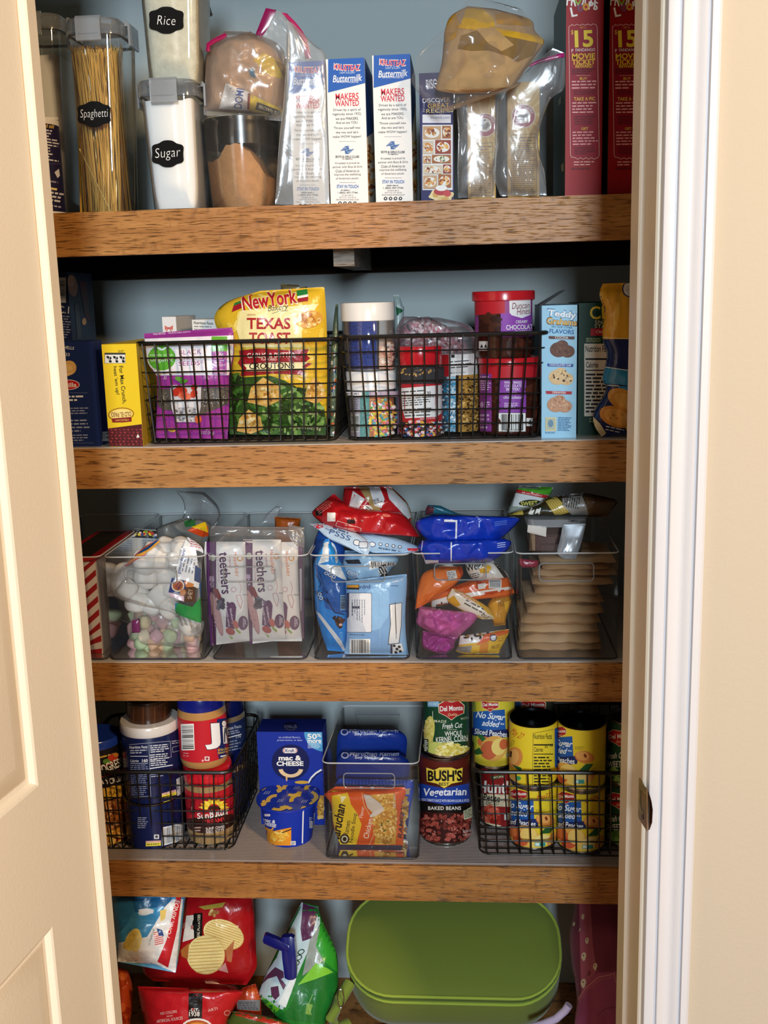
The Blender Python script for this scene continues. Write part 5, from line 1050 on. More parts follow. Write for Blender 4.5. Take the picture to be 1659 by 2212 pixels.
# teething wafer packs
def teeth(dx, full=True):
    def art(A):
        x = lambda v: v+dx
        A.r(x(18), 540, x(105), 1500, '#5d2b62'); A.r(x(105), 545, x(370), 1490, '#efece8'); A.l(x(40), 830, x(80), 930, 1, '#c9a8cc', 88, .4); A.t('2 PACK', x(70), 905, 110, 24, '#e6d4e8', 86, .02); A.e(x(74), 690, 26, 30, '#c9cfc0'); A.t('GENTLE TEETHING WAFERS', x(124), 780, 260, 13, '#c46a9a', 87, .0)
        A.t('teethers', x(186), 826, 376, 92, '#4b1f58', 86, .035); A.t('HappyBABY', x(278), 748, 224, 38, '#e0763a', 87, .01); A.t('organic', x(228), 725, 120, 22, '#c2568a', 87, .0); A.e(x(318), 694, 27, 27, '#e0a04a'); A.e(x(318), 694, 17, 17, '#efece8')
        A.p([(x(75), 960), (x(120), 970), (x(165), 1070), (x(150), 1110), (x(90), 1020)], '#8a2c34'); A.e(x(110), 1195, 34, 205, '#c69396', -14); A.e(x(112), 1190, 26, 180, '#d3a3a4', -14); A.bl(x(112), 1200, 22, 150, 30, 9, ['#b98284', '#dcb4b4'], .4); A.bl(x(150), 1110, 34, 70, 16, 20, ['#4a4658', '#6a667a', '#38344a'], .9)
        A.e(x(240), 1160, 42, 74, '#57245e', 8); A.p([(x(200), 1080), (x(285), 1130), (x(270), 1330), (x(190), 1310)], '#57245e'); A.t('blueberry', x(244), 1215, 140, 26, '#f0e4f0', 80, .02); A.t('& purple carrot', x(207), 1215, 190, 26, '#f0e4f0', 82, .02)
        A.e(x(232), 1350, 44, 30, '#b5484a', 25); A.e(x(280), 1290, 24, 40, '#c2605a', -20); A.p([(x(270), 1310), (x(328), 1360), (x(318), 1375), (x(285), 1345)], '#8fae3a'); A.p([(x(215), 1380), (x(258), 1410), (x(245), 1424)], '#9ab84a'); A.e(x(346), 1275, 44, 64, '#52225c'); A.t('STRONG', x(352), 1270, 80, 16, '#e9dcea', 88, .02); A.t('BABY', x(368), 1270, 50, 13, '#e9dcea', 88, .02)
        A.line([(x(310), 900), (x(330), 960), (x(318), 1010)], 3, '#c9767a'); A.line([(x(285), 1030), (x(320), 1020), (x(340), 1080), (x(325), 1145), (x(300), 1090), (x(285), 1030)], 4, '#c9767a'); A.e(x(262), 975, 24, 24, '#c98aa0', 0, 10); A.e(x(262), 975, 19, 19, '#efece8', 0, 10); A.l(x(345), 890, x(362), 1160, 1, '#b9b4b8', 90, .3)
    return art
tg = 'teething wafer packs'
for dx, x0, x1, top, bot, Y, lab in ((-327, -330, 50, 545, 1475, .040, 'white and purple wafer pack, leftmost in its bin, standing in front'), (0, 15, 372, 543, 1480, .046, 'white and purple wafer pack in the middle, with its purple strip over the left pack'), (134, 240, 512, 550, 1440, .060, 'narrow visible white wafer pack third from the left in its bin')):
    A_ = teeth(dx)
    pack('wafer_pack', lab, 'packet', 'D2', [((x0+8, top), (x1-12, top)), ((x0, top+150), (x1-6, top+150)), ((x0+25, 1000), (x1+4, 1000)), ((x0+60, bot), (x1+28, bot-40))] if dx < 100 else [((x0, top), (x1, top)), ((x0, 1000), (x1+10, 1000)), ((x0+10, bot), (x1+36, bot))], Y, .011, '#efece8', A_, 'gloss', tg, seed=41+dx % 7, seal=(.03, .02), wr=.0018, base=BZ+.012)
pack('wafer_pack', 'purple edge of the last wafer pack at the right end of its bin', 'packet', 'D2', [((500, 560), (556, 575)), ((515, 1000), (566, 1000)), ((540, 1430), (575, 1420))], .072, .008, '#5d2b62', lambda A: (A.r(520, 800, 545, 1180, '#cfc6cc'), A.e(525, 1260, 30, 60, '#6d3570')), 'gloss', tg, seed=46, base=BZ+.012)
b = B(); film(b, 'D2', [((-270, 440), (570, 450)), ((-280, 560), (570, 560)), ((-260, 1000), (570, 900)), ((-220, 1500), (570, 1450))], .026, .010, 'thinfilm', wr=.004, crease=.7, seed=48, seal=(0, 0)); film(b, 'D2', [((-270, 440), (420, 470)), ((-280, 530), (575, 540))], .1, .01, 'thinfilm', wr=.006, crease=1, seed=50, nv=10, seal=(0, 0)); film(b, 'D2', [((440, 430), (540, 450)), ((420, 520), (575, 540)), ((500, 620), (570, 640))], .05, .01, wr=.007, crease=1, seed=52, nv=14); b.obj('plastic_bag', label='opened clear plastic bag around the teething wafer packs', cat='plastic bag')
pack('snack_packet', 'translucent orange packet standing behind the wafer packs', 'packet', 'D2', [((303, 335), (538, 350)), ((306, 420), (528, 430)), ((310, 700), (520, 700)), ((310, 1300), (520, 1300))], .19, .012, '#a9531a', None, 'foil', seed=53, base=BZ); b = B(); film(b, 'D2', [((320, 262), (370, 268)), ((240, 330), (340, 335)), ((180, 420), (320, 440))], .2, .004, wr=.003, seed=54, nv=12); b.obj('plastic_wrapper', label='thin clear film scrap standing by the orange packet', cat='wrapper')
# blue bin
cg = 'packs in the blue snack bin'
def art(A):
    A.r(640, 1080, 980, 1600, '#1f86d8'); A.p([(740, 600), (790, 580), (790, 760), (690, 790), (730, 700)], '#e9eef2'); A.p([(690, 790), (890, 800), (950, 930), (850, 905), (700, 800)], '#dfe6ea'); A.p([(660, 790), (700, 800), (940, 1200), (900, 1240), (760, 1180)], '#1a5ca8'); A.p([(690, 800), (850, 890), (935, 930), (950, 1220), (840, 1200), (740, 1000)], '#175aa8')
    A.p([(660, 1200), (710, 1230), (900, 1470), (940, 1560), (920, 1565), (700, 1260)], '#d9dde0'); A.t('SOFT', 720, 1040, 70, 110, '#1b2f5e', 62, .02); A.line([(675, 880), (720, 960), (700, 1000)], 7, '#14213f'); A.line([(705, 860), (745, 980)], 7, '#14213f'); A.t('OO', 714, 1075, 70, 34, '#e9eef4', 70, .03, out='#14213f', ow=6); A.line([(740, 1090), (790, 1140), (770, 1090), (840, 1220), (930, 1240)], 9, '#14213f'); A.t('OOO', 800, 885, 110, 30, '#e9eef4', 25, .03, out='#14213f', ow=5)
    A.bl(900, 1300, 45, 50, 9, 24, ['#3a211a', '#54332a', '#2a1612'], .8); A.e(895, 1330, 16, 12, '#e0b8b0'); A.bl(850, 1270, 26, 16, 4, 14, ['#2a1a18', '#3a2622']); A.bar(893, 1065, 940, 1200, horiz=True, bg='#7fa8d0'); A.e(860, 720, 16, 60, '#c9d2da'); A.t('NET WT', 905, 1440, 26, 90, '#7ac0f0', -12, .02)
pack('snack_pack', 'bright blue snack pack with silver seam at the left of its bin', 'packet', 'D2', [((760, 560), (790, 560)), ((660, 760), (870, 720)), ((655, 880), (950, 880)), ((668, 1180), (960, 1180)), ((720, 1400), (965, 1400)), ((780, 1560), (950, 1575))], (.045, .04), .02, '#2492e2', art, seed=61, wr=.004, crease=.8, vor=.008, vs_=30, base=BZ, nv=40)
def art(A):
    A.p([(945, 965), (1062, 962), (1062, 1008), (942, 1004)], '#1d1b1c'); A.p([(947, 968), (1056, 966), (1056, 990), (946, 988)], '#d99a2a'); A.t('juju', 1115, 985, 98, 42, '#27407e', 178, .02); A.rr(945, 1036, 1174, 1392, 14, '#3a3f58'); A.rr(950, 1040, 1170, 1388, 12, '#dfe3ea'); A.p([(944, 1040), (972, 1036), (970, 1250), (946, 1270)], '#2a2f52')
    A.l(988, 1048, 1024, 1300, 1, '#444a60', 90, .3)
    for k in range(6): A.l(1040-110+k*22-40, 1200, 1040+110+k*22-40, 1212, 1, '#7c8296', 90, .6)
    A.l(930, 1185, 1070, 1200, 1, '#50566a', 90, .6); A.bar(975, 1450, 1160, 1585, horiz=False); A.l(970, 1405, 1140, 1420, 1, '#5a6a8a', 2, .5); A.line([(1248, 900), (1246, 1590)], 4, '#a9c8e2')
    A.p([(1332, 1140), (1446, 1122), (1440, 1330), (1420, 1490), (1318, 1500), (1340, 1320)], '#26262a'); A.p([(1337, 1144), (1441, 1127), (1435, 1330), (1415, 1485), (1324, 1494), (1345, 1320)], '#e9e9e8')
    for k in range(7): A.l(1390-150, 1300+k*12-36, 1390+150, 1309+k*12-36, 1, '#3c3c40', 88, .6)
    A.p([(1336, 1500), (1440, 1490), (1460, 1560), (1340, 1590)], '#f0f0ee')
    for x, y in ((1375, 1510), (1400, 1540), (1420, 1520), (1430, 1560), (1390, 1570)): A.e(x, y, 14, 12, '#161618', 20)
    A.p([(1340, 1500), (1360, 1500), (1360, 1585), (1340, 1585)], '#2a2f52'); A.l(1320, 965, 1440, 980, 1, '#5a7aa4', 1, .5)
pack('snack_pack', 'pale blue snack pack standing at the front right of its bin', 'packet', 'D2', [((945, 930), (1488, 866)), ((946, 1000), (1490, 960)), ((952, 1250), (1475, 1200)), ((948, 1450), (1480, 1420)), ((926, 1585), (1505, 1592))], .026, .016, '#8db9e2', art, seed=62, seal=(.07, .05), base=BZ)
def art(A): A.t('CHOC', 1000, 870, 100, 44, '#e9eef4', 25, .03, out='#22304e', ow=5); A.bar(1150, 740, 1400, 810, -8); A.p([(1180, 700), (1400, 690), (1415, 770), (1200, 760)], '#a4cbe9'); A.p([(1235, 800), (1300, 780), (1320, 900), (1250, 905)], '#23262e'); A.l(1240, 800, 1310, 890, 4, '#d9dde0', 60, .5); A.p([(930, 745), (1060, 740), (1080, 780), (960, 780)], '#20242e')
pack('snack_pack', 'pale blue snack pack lying behind with barcode showing, in the middle of its bin', 'packet', 'D2', [((935, 660), (1330, 680)), ((910, 760), (1420, 740)), ((905, 850), (1330, 860)), ((990, 960), (1300, 950))], .07, .022, '#93bfe4', art, seed=63, wr=.006, crease=.8)
def art(A): A.e(818, 690, 46, 105, '#d9dfe6', -6); A.e(822, 700, 34, 88, '#9aa6b8', -6); A.e(824, 705, 24, 66, '#c4ccd6', -6); A.r(640, 560, 760, 900, '#1c3f7c'); A.t('ION', 848, 570, 56, 26, '#9ab8e0', 10, .02)
pack('snack_pack', 'dark blue pack with a silver round window, tucked behind the bright blue one', 'packet', 'D2', [((700, 470), (900, 540)), ((655, 600), (930, 640)), ((650, 800), (960, 780)), ((720, 1000), (960, 1000))], .085, .02, '#1f4c9c', art, seed=64, wr=.004)
def art(A): A.p([(612, 424), (735, 424), (740, 450), (690, 470)], '#c9303c'); A.t('PSSS', 890, 520, 200, 46, '#3a5a8a', 20, .01); A.t('SWEET', 800, 480, 90, 20, '#5a7aa4', 26); A.e(1040, 590, 34, 28, '#2a3f6a', 15); A.e(1040, 590, 28, 22, '#e4ebf2', 15); A.rr(1058, 580, 1140, 640, 12, '#2a3f6a'); A.rr(1063, 585, 1135, 635, 10, '#cfdcea'); A.l(820, 470, 1000, 500, 1, '#4a6a94', 20, .5)
pack('snack_pack', 'pale blue flattened pack slanting down to the right on top of the blue bin', 'packet', 'D2', [((612, 420), (740, 418)), ((700, 480), (1010, 490)), ((800, 560), (1160, 600)), ((1060, 680), (1140, 700))], (.06, .02), .008, '#b5d0ea', art, seed=65, wr=.003)
def art(A):
    for k in range(4): A.e(1252+k*58, 604+k*8, 17, 15, '#2a3a5c'); A.e(1252+k*58, 604+k*8, 12, 10, '#dfe8f2'); A.l(1235+k*58, 630+k*10, 1290+k*58, 650+k*10, 1, '#4a6a94', 12, .6)
    A.e(1180, 605, 30, 24, '#2a3f6a', 15); A.e(1180, 605, 24, 18, '#e4ebf2', 15); A.p([(1490, 640), (1600, 640), (1580, 668), (1500, 662)], '#c9303c')
pack('snack_pack', 'pale blue flattened pack with a red corner, pointing right over the bin wall', 'packet', 'D2', [((1050, 502), (1110, 500)), ((1040, 560), (1390, 548)), ((1120, 640), (1610, 640)), ((1180, 680), (1500, 690))], (.07, .03), .010, '#a3c8ea', art, seed=66, wr=.003)
def art(A):
    A.p([(1005, 125), (1112, 200), (1030, 320), (970, 265)], '#d9d6d4'); A.t('OSTRIM', 1000, 200, 90, 20, '#c9767a', -60); A.p([(1050, 85), (1145, 80), (1270, 330), (1200, 320)], '#9a8456'); A.p([(1145, 80), (1240, 80), (1290, 200), (1260, 280), (1200, 260)], '#cfd2d6'); A.t('oo8', 1228, 215, 46, 80, '#3a3a40', 70, .02); A.e(1140, 290, 44, 36, '#e0dcd8', 30); A.l(1110, 270, 1170, 320, 3, '#222', 30, .5)
    A.p([(1300, 90), (1380, 130), (1510, 260), (1530, 360), (1500, 380), (1330, 200)], '#c9ccd0'); A.line([(1340, 95), (1490, 240), (1530, 360), (1525, 420)], 9, '#b5a070')
pack('snack_pouch', 'red and silver pouch standing open on top of the blue bin', 'pouch', 'D2', [((930, 92), (1345, 88)), ((905, 200), (1490, 230)), ((895, 300), (1530, 350)), ((920, 420), (1530, 430))], .11, .03, '#a5181f', art, seed=67, wr=.005, crease=1, vor=.010, nu=40, nv=40)
def art(A):
    A.r(668, 300, 730, 348, '#1c1a1c'); A.r(775, 320, 848, 400, '#e6e2de'); A.l(670, 220, 830, 300, 5, '#d88a86', -35, .4); A.t('miniature', 1262, 388, 145, 36, '#e9c9c4', 188, .0, .2); A.line([(1178, 402), (1356, 432), (1346, 500), (1190, 476)], 4, '#e9d0cc', True); A.l(1200, 425, 1340, 480, 3, '#e9d0cc', 10, .4); A.line([(868, 395), (1080, 462), (1070, 500), (850, 440)], 4, '#e9d0cc', True)
    A.p([(1385, 345), (1470, 345), (1560, 520), (1410, 510)], '#d9dbdc')
    for k in range(9): A.line([(1400+k*3, 365+k*16), (1470+k*9, 365+k*15)], 4, '#333')
    A.p([(950, 385), (1020, 380), (1026, 420), (960, 418)], '#2a1618'); A.p([(1070, 385), (1130, 385), (1140, 425)], '#b9b4ac'); A.l(930, 430, 1060, 480, 2, '#d88a86', 8, .4)
pack('snack_pouch', 'crumpled red chocolate bag with barcode lying on top of the blue bin', 'pouch', 'D2', [((835, 150), (1000, 300)), ((660, 290), (1290, 300)), ((652, 350), (1460, 340)), ((760, 440), (1600, 520)), ((840, 500), (1560, 535))], (.09, .055), .03, '#b01820', art, seed=68, wr=.005, crease=1, vor=.018, vs_=30, nu=44, nv=44)
# orange and pink bin
dg = 'packs in the orange and pink bin'
def blue(x0):
    def art(A):
        A.p([(330, 305), (425, 310), (425, 325), (330, 322)], '#eef0f4'); A.p([(412, 310), (425, 310), (420, 450), (410, 450)], '#eef0f4')
        for k in range(3): A.line([(690, 325+k*12), (780, 315+k*12)], 4, '#6a86c9')
        A.p([(540, 275), (580, 290), (560, 290)], '#eef0f4')
    return art
pack('cookie_pack', 'shiny royal blue cookie pack, the upper of two on the orange bin', 'packet', 'D3', [((260, 268), (560, 278)), ((138, 310), (850, 290)), ((130, 370), (848, 340)), ((200, 450), (740, 440)), ((210, 458), (700, 452))], .05, .03, '#1238b4', blue(0), 'foil', 'royal blue cookie packs', seed=71, wr=.004, crease=.7, vor=.014, vs_=36, nu=44, seal=(.0, .0))
def art(A):
    A.p([(376, 462), (386, 462), (384, 615), (376, 615)], '#eef0f4')
    for k in range(3): A.line([(710, 478+k*14), (770, 470+k*14)], 5, '#cfd8ee')
    A.p([(188, 596), (290, 598), (288, 632), (192, 628)], '#e9ebf0'); A.p([(160, 540), (176, 540), (196, 600), (186, 600)], '#d9b8c0'); A.line([(176, 455), (166, 530)], 6, '#e9ebf0')
pack('cookie_pack', 'shiny royal blue cookie pack, the lower of two on the orange bin', 'packet', 'D3', [((170, 455), (760, 442)), ((140, 500), (812, 470)), ((165, 560), (770, 540)), ((195, 625), (660, 612))], .036, .028, '#1238b4', art, 'foil', 'royal blue cookie packs', seed=72, wr=.004, crease=.7, vor=.014, vs_=36, nu=44, seal=(0, 0))
pack('snack_packet', 'teal and red wrapper tip above the upper blue pack', 'packet', 'D3', [((215, 200), (300, 205)), ((195, 240), (430, 262)), ((190, 275), (540, 275))], .12, .008, '#1f5f74', lambda A: A.p([(200, 215), (260, 195), (250, 270), (195, 275)], '#5a2530'), seed=73)
def art(A):
    for k in range(14): A.line([(150+k*2, 860-k*14), (430-k*2, 740-k*6)], 3, '#f39a4a')
    A.p([(345, 678), (412, 668), (424, 726), (360, 738)], '#eee6dc'); A.l(355, 682, 415, 730, 4, '#444', -6, .4); A.p([(420, 640), (465, 650), (460, 720), (440, 690)], '#c9471a')
pack('fruit_snack_pack', 'folded orange foil pack at the upper left of its bin', 'packet', 'D3', [((300, 640), (455, 645)), ((180, 690), (465, 700)), ((140, 800), (400, 780)), ((122, 950), (220, 900))], (.05, .026), .015, '#e6702a', art, group=dg, seed=74, wr=.003, vor=.005)
def art(A):
    A.t('FRUIT SNACKS', 420, 795, 180, 22, '#b82a1a', -14, .03); A.p([(240, 890), (380, 850), (400, 930), (300, 945), (235, 930)], '#f0e9e0'); A.t('elch', 330, 915, 120, 40, '#1c1c1c', -6, .04); A.p([(480, 835), (810, 785), (812, 805), (520, 862)], '#efe6da'); A.r(560, 720, 600, 800, '#b5401a'); A.p([(570, 770), (630, 760), (625, 800), (575, 808)], '#e6ded4'); A.l(620, 800, 800, 860, 1, '#c9471a', -8, .4); A.bar(650, 735, 740, 800, horiz=True)
pack('fruit_snack_pack', 'orange fruit snack pack with red print lying across its bin', 'packet', 'D3', [((520, 740), (780, 710)), ((260, 830), (812, 780)), ((235, 890), (810, 850)), ((240, 940), (520, 880))], .05, .02, '#e0672a', art, group=dg, seed=75, wr=.003, vor=.008)
def art(A): A.p([(385, 805), (470, 840), (690, 1015), (650, 1025), (480, 960), (350, 890)], '#efe2cc'); A.p([(350, 880), (400, 850), (450, 920), (400, 940)], '#e3a62a'); A.l(400, 840, 600, 880, 3, '#d9743a', 32, .5); A.t('FRUITY', 640, 1008, 90, 26, '#1c1c1c', 24, .03); A.p([(560, 890), (640, 900), (690, 1000), (640, 980)], '#d9a83a'); A.l(470, 910, 640, 960, 2, '#555', 28, .4)
pack('fruit_snack_pack', 'cream and yellow pack slanting to the lower right in front of the orange packs', 'packet', 'D3', [((385, 800), (440, 815)), ((350, 880), (560, 880)), ((440, 950), (660, 950)), ((600, 1020), (692, 1020))], .03, .008, '#e6c27a', art, group=dg, seed=76, wr=.003)
def art(A): A.t('Welch', 555, 640, 140, 54, '#2a2620', -14, .04); A.p([(580, 660), (660, 640), (650, 690), (590, 690)], '#d99a1a'); A.e(630, 660, 40, 24, '#e6b02a', -20); A.l(490, 690, 600, 745, 4, '#333', -14, .4); A.p([(680, 610), (740, 640), (800, 740), (770, 740)], '#3a342c')
pack('fruit_snack_pack', 'white and yellow pack with slanted print at the upper right of its bin', 'packet', 'D3', [((480, 620), (680, 600)), ((490, 680), (780, 690)), ((540, 750), (810, 760))], .055, .015, '#ddd5c8', art, group=dg, seed=77, wr=.005)
def art(A): A.l(690, 860, 800, 930, 6, '#7a5a2a', 12, .4); A.p([(640, 920), (720, 880), (700, 1040), (660, 1000)], '#e0a02f'); A.p([(760, 900), (810, 880), (790, 990), (770, 960)], '#e9b23a')
pack('fruit_snack_pack', 'golden yellow folded pack at the right side of its bin', 'packet', 'D3', [((690, 850), (800, 850)), ((640, 920), (812, 900)), ((660, 1000), (780, 990)), ((690, 1070), (770, 1060))], .045, .014, '#cf8f2c', art, group=dg, seed=78, wr=.003, vor=.012)
def art(A):
    A.p([(445, 1110), (690, 1070), (690, 1090), (640, 1130), (560, 1160), (430, 1175)], '#f1ece4'); A.t("ch's", 560, 1108, 190, 74, '#141414', 172, .05); A.p([(620, 1100), (690, 1080), (800, 1065), (790, 1090), (640, 1150), (560, 1180)], '#e0632a'); A.e(682, 1125, 26, 26, '#2a2a4a'); A.e(682, 1125, 19, 19, '#cfd0dc'); A.l(710, 1100, 780, 1150, 3, '#c98a2a', -12, .5); A.p([(410, 1190), (530, 1180), (520, 1230), (415, 1225)], '#9a9488'); A.l(420, 1190, 520, 1228, 4, '#4a4a4a', 3, .5); A.t('FRUIT', 700, 1190, 60, 24, '#8a5a14', -14, .02); A.p([(590, 1165), (650, 1150), (640, 1235), (580, 1232)], '#d98a2a')
pack('fruit_snack_pack', 'yellow fruit snack pack at the bottom right with white and black lettering', 'packet', 'D3', [((445, 1110), (795, 1062)), ((432, 1170), (785, 1110)), ((415, 1220), (745, 1190)), ((470, 1240), (720, 1236))], .03, .014, '#e6b830', art, group=dg, seed=79, wr=.003, base=BZ)
def art(A): A.p([(280, 1060), (440, 1020), (480, 1100), (330, 1150)], '#c9609c'); A.p([(140, 930), (230, 950), (210, 1000)], '#d97aac')
pack('fruit_snack_pack', 'crumpled pink foil pack, the upper one at the left of its bin', 'packet', 'D3', [((150, 925), (400, 960)), ((135, 1000), (560, 975)), ((140, 1060), (550, 1040)), ((300, 1150), (420, 1160))], .032, .02, '#c2609a', art, group=dg, seed=80, wr=.004, crease=1, ws=40, vor=.034, vs_=48, nu=50, nv=50)
pack('fruit_snack_pack', 'crumpled magenta foil pack, the lower one at the left of its bin', 'packet', 'D3', [((180, 1090), (420, 1150)), ((170, 1150), (405, 1180)), ((180, 1210), (400, 1215)), ((260, 1245), (340, 1256))], .03, .018, '#a8448c', None, group=dg, seed=81, wr=.004, crease=1, ws=40, vor=.034, vs_=48, nu=50, nv=50, base=BZ)
b = B(); film(b, 'D3', [((760, 640), (812, 640)), ((740, 780), (815, 780)), ((770, 960), (812, 960))], .06, .01, wr=.006, seed=83, nv=14)
# bars
eg = 'brown wrapped bars in the right bin'
bars = [(1045, 1400, 1530, 590, 640, 'topmost'), (1065, 1400, 1480, 640, 720, ''), (1000, 0, 1540, 690, 770, ''), (990, 0, 1510, 735, 810, ''), (1010, 0, 1415, 800, 885, ''), (940, 0, 1445, 875, 940, ''), (955, 0, 1440, 935, 1020, ''), (910, 0, 1420, 1010, 1080, ''), (905, 0, 1410, 1085, 1150, ''), (900, 0, 1420, 1150, 1220, ''), (885, 0, 1430, 1215, 1268, '')]
nums = ['topmost brown wrapped bar of the stack, under the clear tub', 'second brown wrapped bar from the top of the stack', 'third brown wrapped bar from the top of the stack', 'fourth brown wrapped bar from the top of the stack', 'fifth brown wrapped bar from the top, with its crimped end folded forward', 'brown wrapped bar in the very middle of the stack', 'fifth brown wrapped bar from the bottom of the stack', 'fourth brown wrapped bar from the bottom of the stack', 'third brown wrapped bar from the bottom of the stack', 'second brown wrapped bar from the bottom of the stack', 'lowest brown wrapped bar, lying on the bin floor']
zc = BZ
zs_ = [onY(*K('D3', 1200, q[4]), .03).z for q in bars]
for i in range(len(bars)-1, -1, -1):
    x0, _, x1, y0, y1, _ = bars[i]; p, q = onY(*K('D3', x0-30, (y0+y1)/2), .04), onY(*K('D3', x1+30, (y0+y1)/2), .04)
    ztop = onY(*K('D3', 1200, y0), .03).z; h = max(ztop-zc, .009); b = B(); Y0 = .030+.004*(i % 3)
    hpillow(b, p.x, q.x, zc, h-.0006, Y0, Y0+.13, ('#cfae84', '#c8a67c', '#d4b48a')[i % 3], 'paper', seed=i+3, wr=.003)
    A = Art('D3', i); 
    for k in range(7): A.e(x0+60+k*62, (y0+y1)/2+(-6 if k % 2 else 7), 12, 8, '#c9aa84', -35)
    if i in (1, 2, 3): A.l(x0+80, y0-2, x1-40, y0+16, 1, '#1f1a16', 3, .8)
    if i in (4, 6, 9): A.l(x0+40, y1-10, x1-60, y1-3, 1, '#d9dde2', 2, .7)
    def f(x, y, z, p=p, q=q, zc=zc, h=h, Y0=Y0):
        P = onY(x, y, Y0); w_ = min(max((P.z-zc)/h, .05), .95)
        yy = Y0+.065*(1-max(0, 1-abs(2*w_-1)**2)**(1/3))*.8; P = onY(x, y, yy-.001); return (P.x, yy-.0016-z, min(max(P.z, zc+.001), zc+h-.001))
    b.obj('snack_bar', label=nums[i], cat='snack bar', group=eg, angle=70); zc += h
pack('snack_packet', 'small dark pink wrapper at the left above the brown bars', 'packet', 'D3', [((870, 585), (1010, 600)), ((865, 620), (1005, 630)), ((890, 650), (990, 650))], .06, .008, '#9c3348', None, seed=84, wr=.004)
# clear tub with tamper seal and snacks on top of it
t = thing('deli_tub', (.1, .16, zc), 'clear plastic food tub with tamper seal strip, standing on the brown bars', 'tub')
p, q = onY(*K('D3', 930, 440), .05), onY(*K('D3', 1345, 440), .05); zt = onY(*K('D3', 1150, 300), .05).z; cx, wd = (p.x+q.x)/2, q.x-p.x
b = B(); b.loft([rrect(cx, .115, wd*.9, .12, .012, zc+.001), rrect(cx, .115, wd*.98, .13, .012, zt-.012)], '#fff', 'acrylic', True, False); b.obj('body', t)
b = B(); b.loft([rrect(cx, .115, wd*1.03, .138, .014, zt-.013), rrect(cx, .115, wd*1.03, .138, .014, zt-.001), rrect(cx, .115, wd*.98, .13, .012, zt)], '#d9dcdc', 'clip'); A = Art('D3', 5); A.t('TAMPER SEAL', 1280, 318, 130, 22, '#2a2a2c', 5, .03); A.onto(b, map_plane((0, .115-.069-.0004, 0), (0, -1, 0)), 'gloss'); b.obj('lid', t)
b = B(); b.box(cx-wd*.36, cx+wd*.40, .07, .16, zc+.004, zt-.030, '#4a3230', 'food'); b.box(cx-wd*.46, cx-wd*.36, .07, .16, zc+.004, zt-.020, '#9a7a5c', 'food'); b.obj('contents', t)
b = B(); Bag('D3', [((1180, 345), (1345, 335)), ((1160, 450), (1320, 450)), ((1140, 545), (1290, 545)), ((1190, 590), (1270, 590))], (.044, .022), .003, wr=.002, crease=1).mesh(b, '#fff', 'clip', .4); Bag('D3', [((930, 345), (1065, 350)), ((925, 400), (1060, 430))], .047, .001, nu=8, nv=8).mesh(b, '#cfc9c0', 'paper', .4); b.obj('seal_strip', t)
def art(A): A.p([(840, 85), (1110, 60), (1090, 130), (850, 110)], '#4a9a2a'); A.p([(845, 88), (1080, 135), (1075, 158), (845, 112)], '#b02a30'); A.t('talk your sweetener', 960, 125, 150, 13, '#e9d9d4', 10); A.p([(840, 115), (1075, 160), (1040, 230), (820, 210)], '#d0d6d8'); A.e(945, 188, 80, 24, '#2a2f1c', -3); A.t('SWEET', 940, 190, 120, 30, '#d9d06a', -4, .03)
pack('candy_bag', 'green-topped white candy bag with dark oval logo on the clear tub', 'food bag', 'D3', [((860, 62), (1115, 75)), ((840, 110), (1085, 150)), ((790, 240), (1060, 240)), ((790, 280), (1060, 282))], .12, .02, '#8d9a90', art, seed=86, wr=.004)
def art(A):
    A.e(980, 250, 45, 16, '#dfe2dc', -20); A.e(1040, 235, 45, 16, '#23281c', 30)
    for k in range(5): A.line([(900+k*36, 268), (930+k*30, 222)], 10, '#dfe4e0' if k % 2 else '#23281c')
    A.p([(790, 275), (890, 230), (900, 275)], '#b5a24a'); A.p([(1055, 175), (1130, 138), (1240, 250), (1130, 285)], '#a9923f')
    for k in range(6): A.line([(1062+k*13, 172-k*6), (1140+k*16, 280-k*7)], 3, '#d9c878')
    A.p([(1175, 125), (1310, 115), (1380, 285), (1250, 280), (1180, 200)], '#8d8c88'); A.t('Facts', 1195, 165, 80, 26, '#1f1f1f', -82, .03); A.l(1210, 130, 1300, 230, 6, '#2a2a2a', -80, .4); A.t('10', 1296, 135, 40, 28, '#1f1f1f', -82, .02); A.p([(1330, 140), (1560, 170), (1520, 290), (1370, 290)], '#54402c')
pack('candy_bag', 'olive and black snack bag with gold crimp and nutrition panel on the clear tub', 'food bag', 'D3', [((1060, 150), (1330, 112)), ((1000, 190), (1560, 165)), ((800, 262), (1540, 230)), ((785, 284), (1500, 290))], .08, .025, '#38321f', art, seed=87, wr=.006, crease=.8)

# ================================================================== fourth shelf: cans, jars, noodles
LG = 'black wire baskets on the fourth shelf'
wire_basket('black wire basket at the left holding dark blue tubs and peanut butter jars', 'P', (140, 501, 1668), (165, 502, 1838), .030, .25, 3, 14, 6, LG)
wire_basket('black wire basket at the right holding yellow peach cans', 'P', (1022, 1440, 1669), (1036, 1432, 1844), .026, .30, 3, 15, 6, LG)
zb3 = BS[3]+.0042
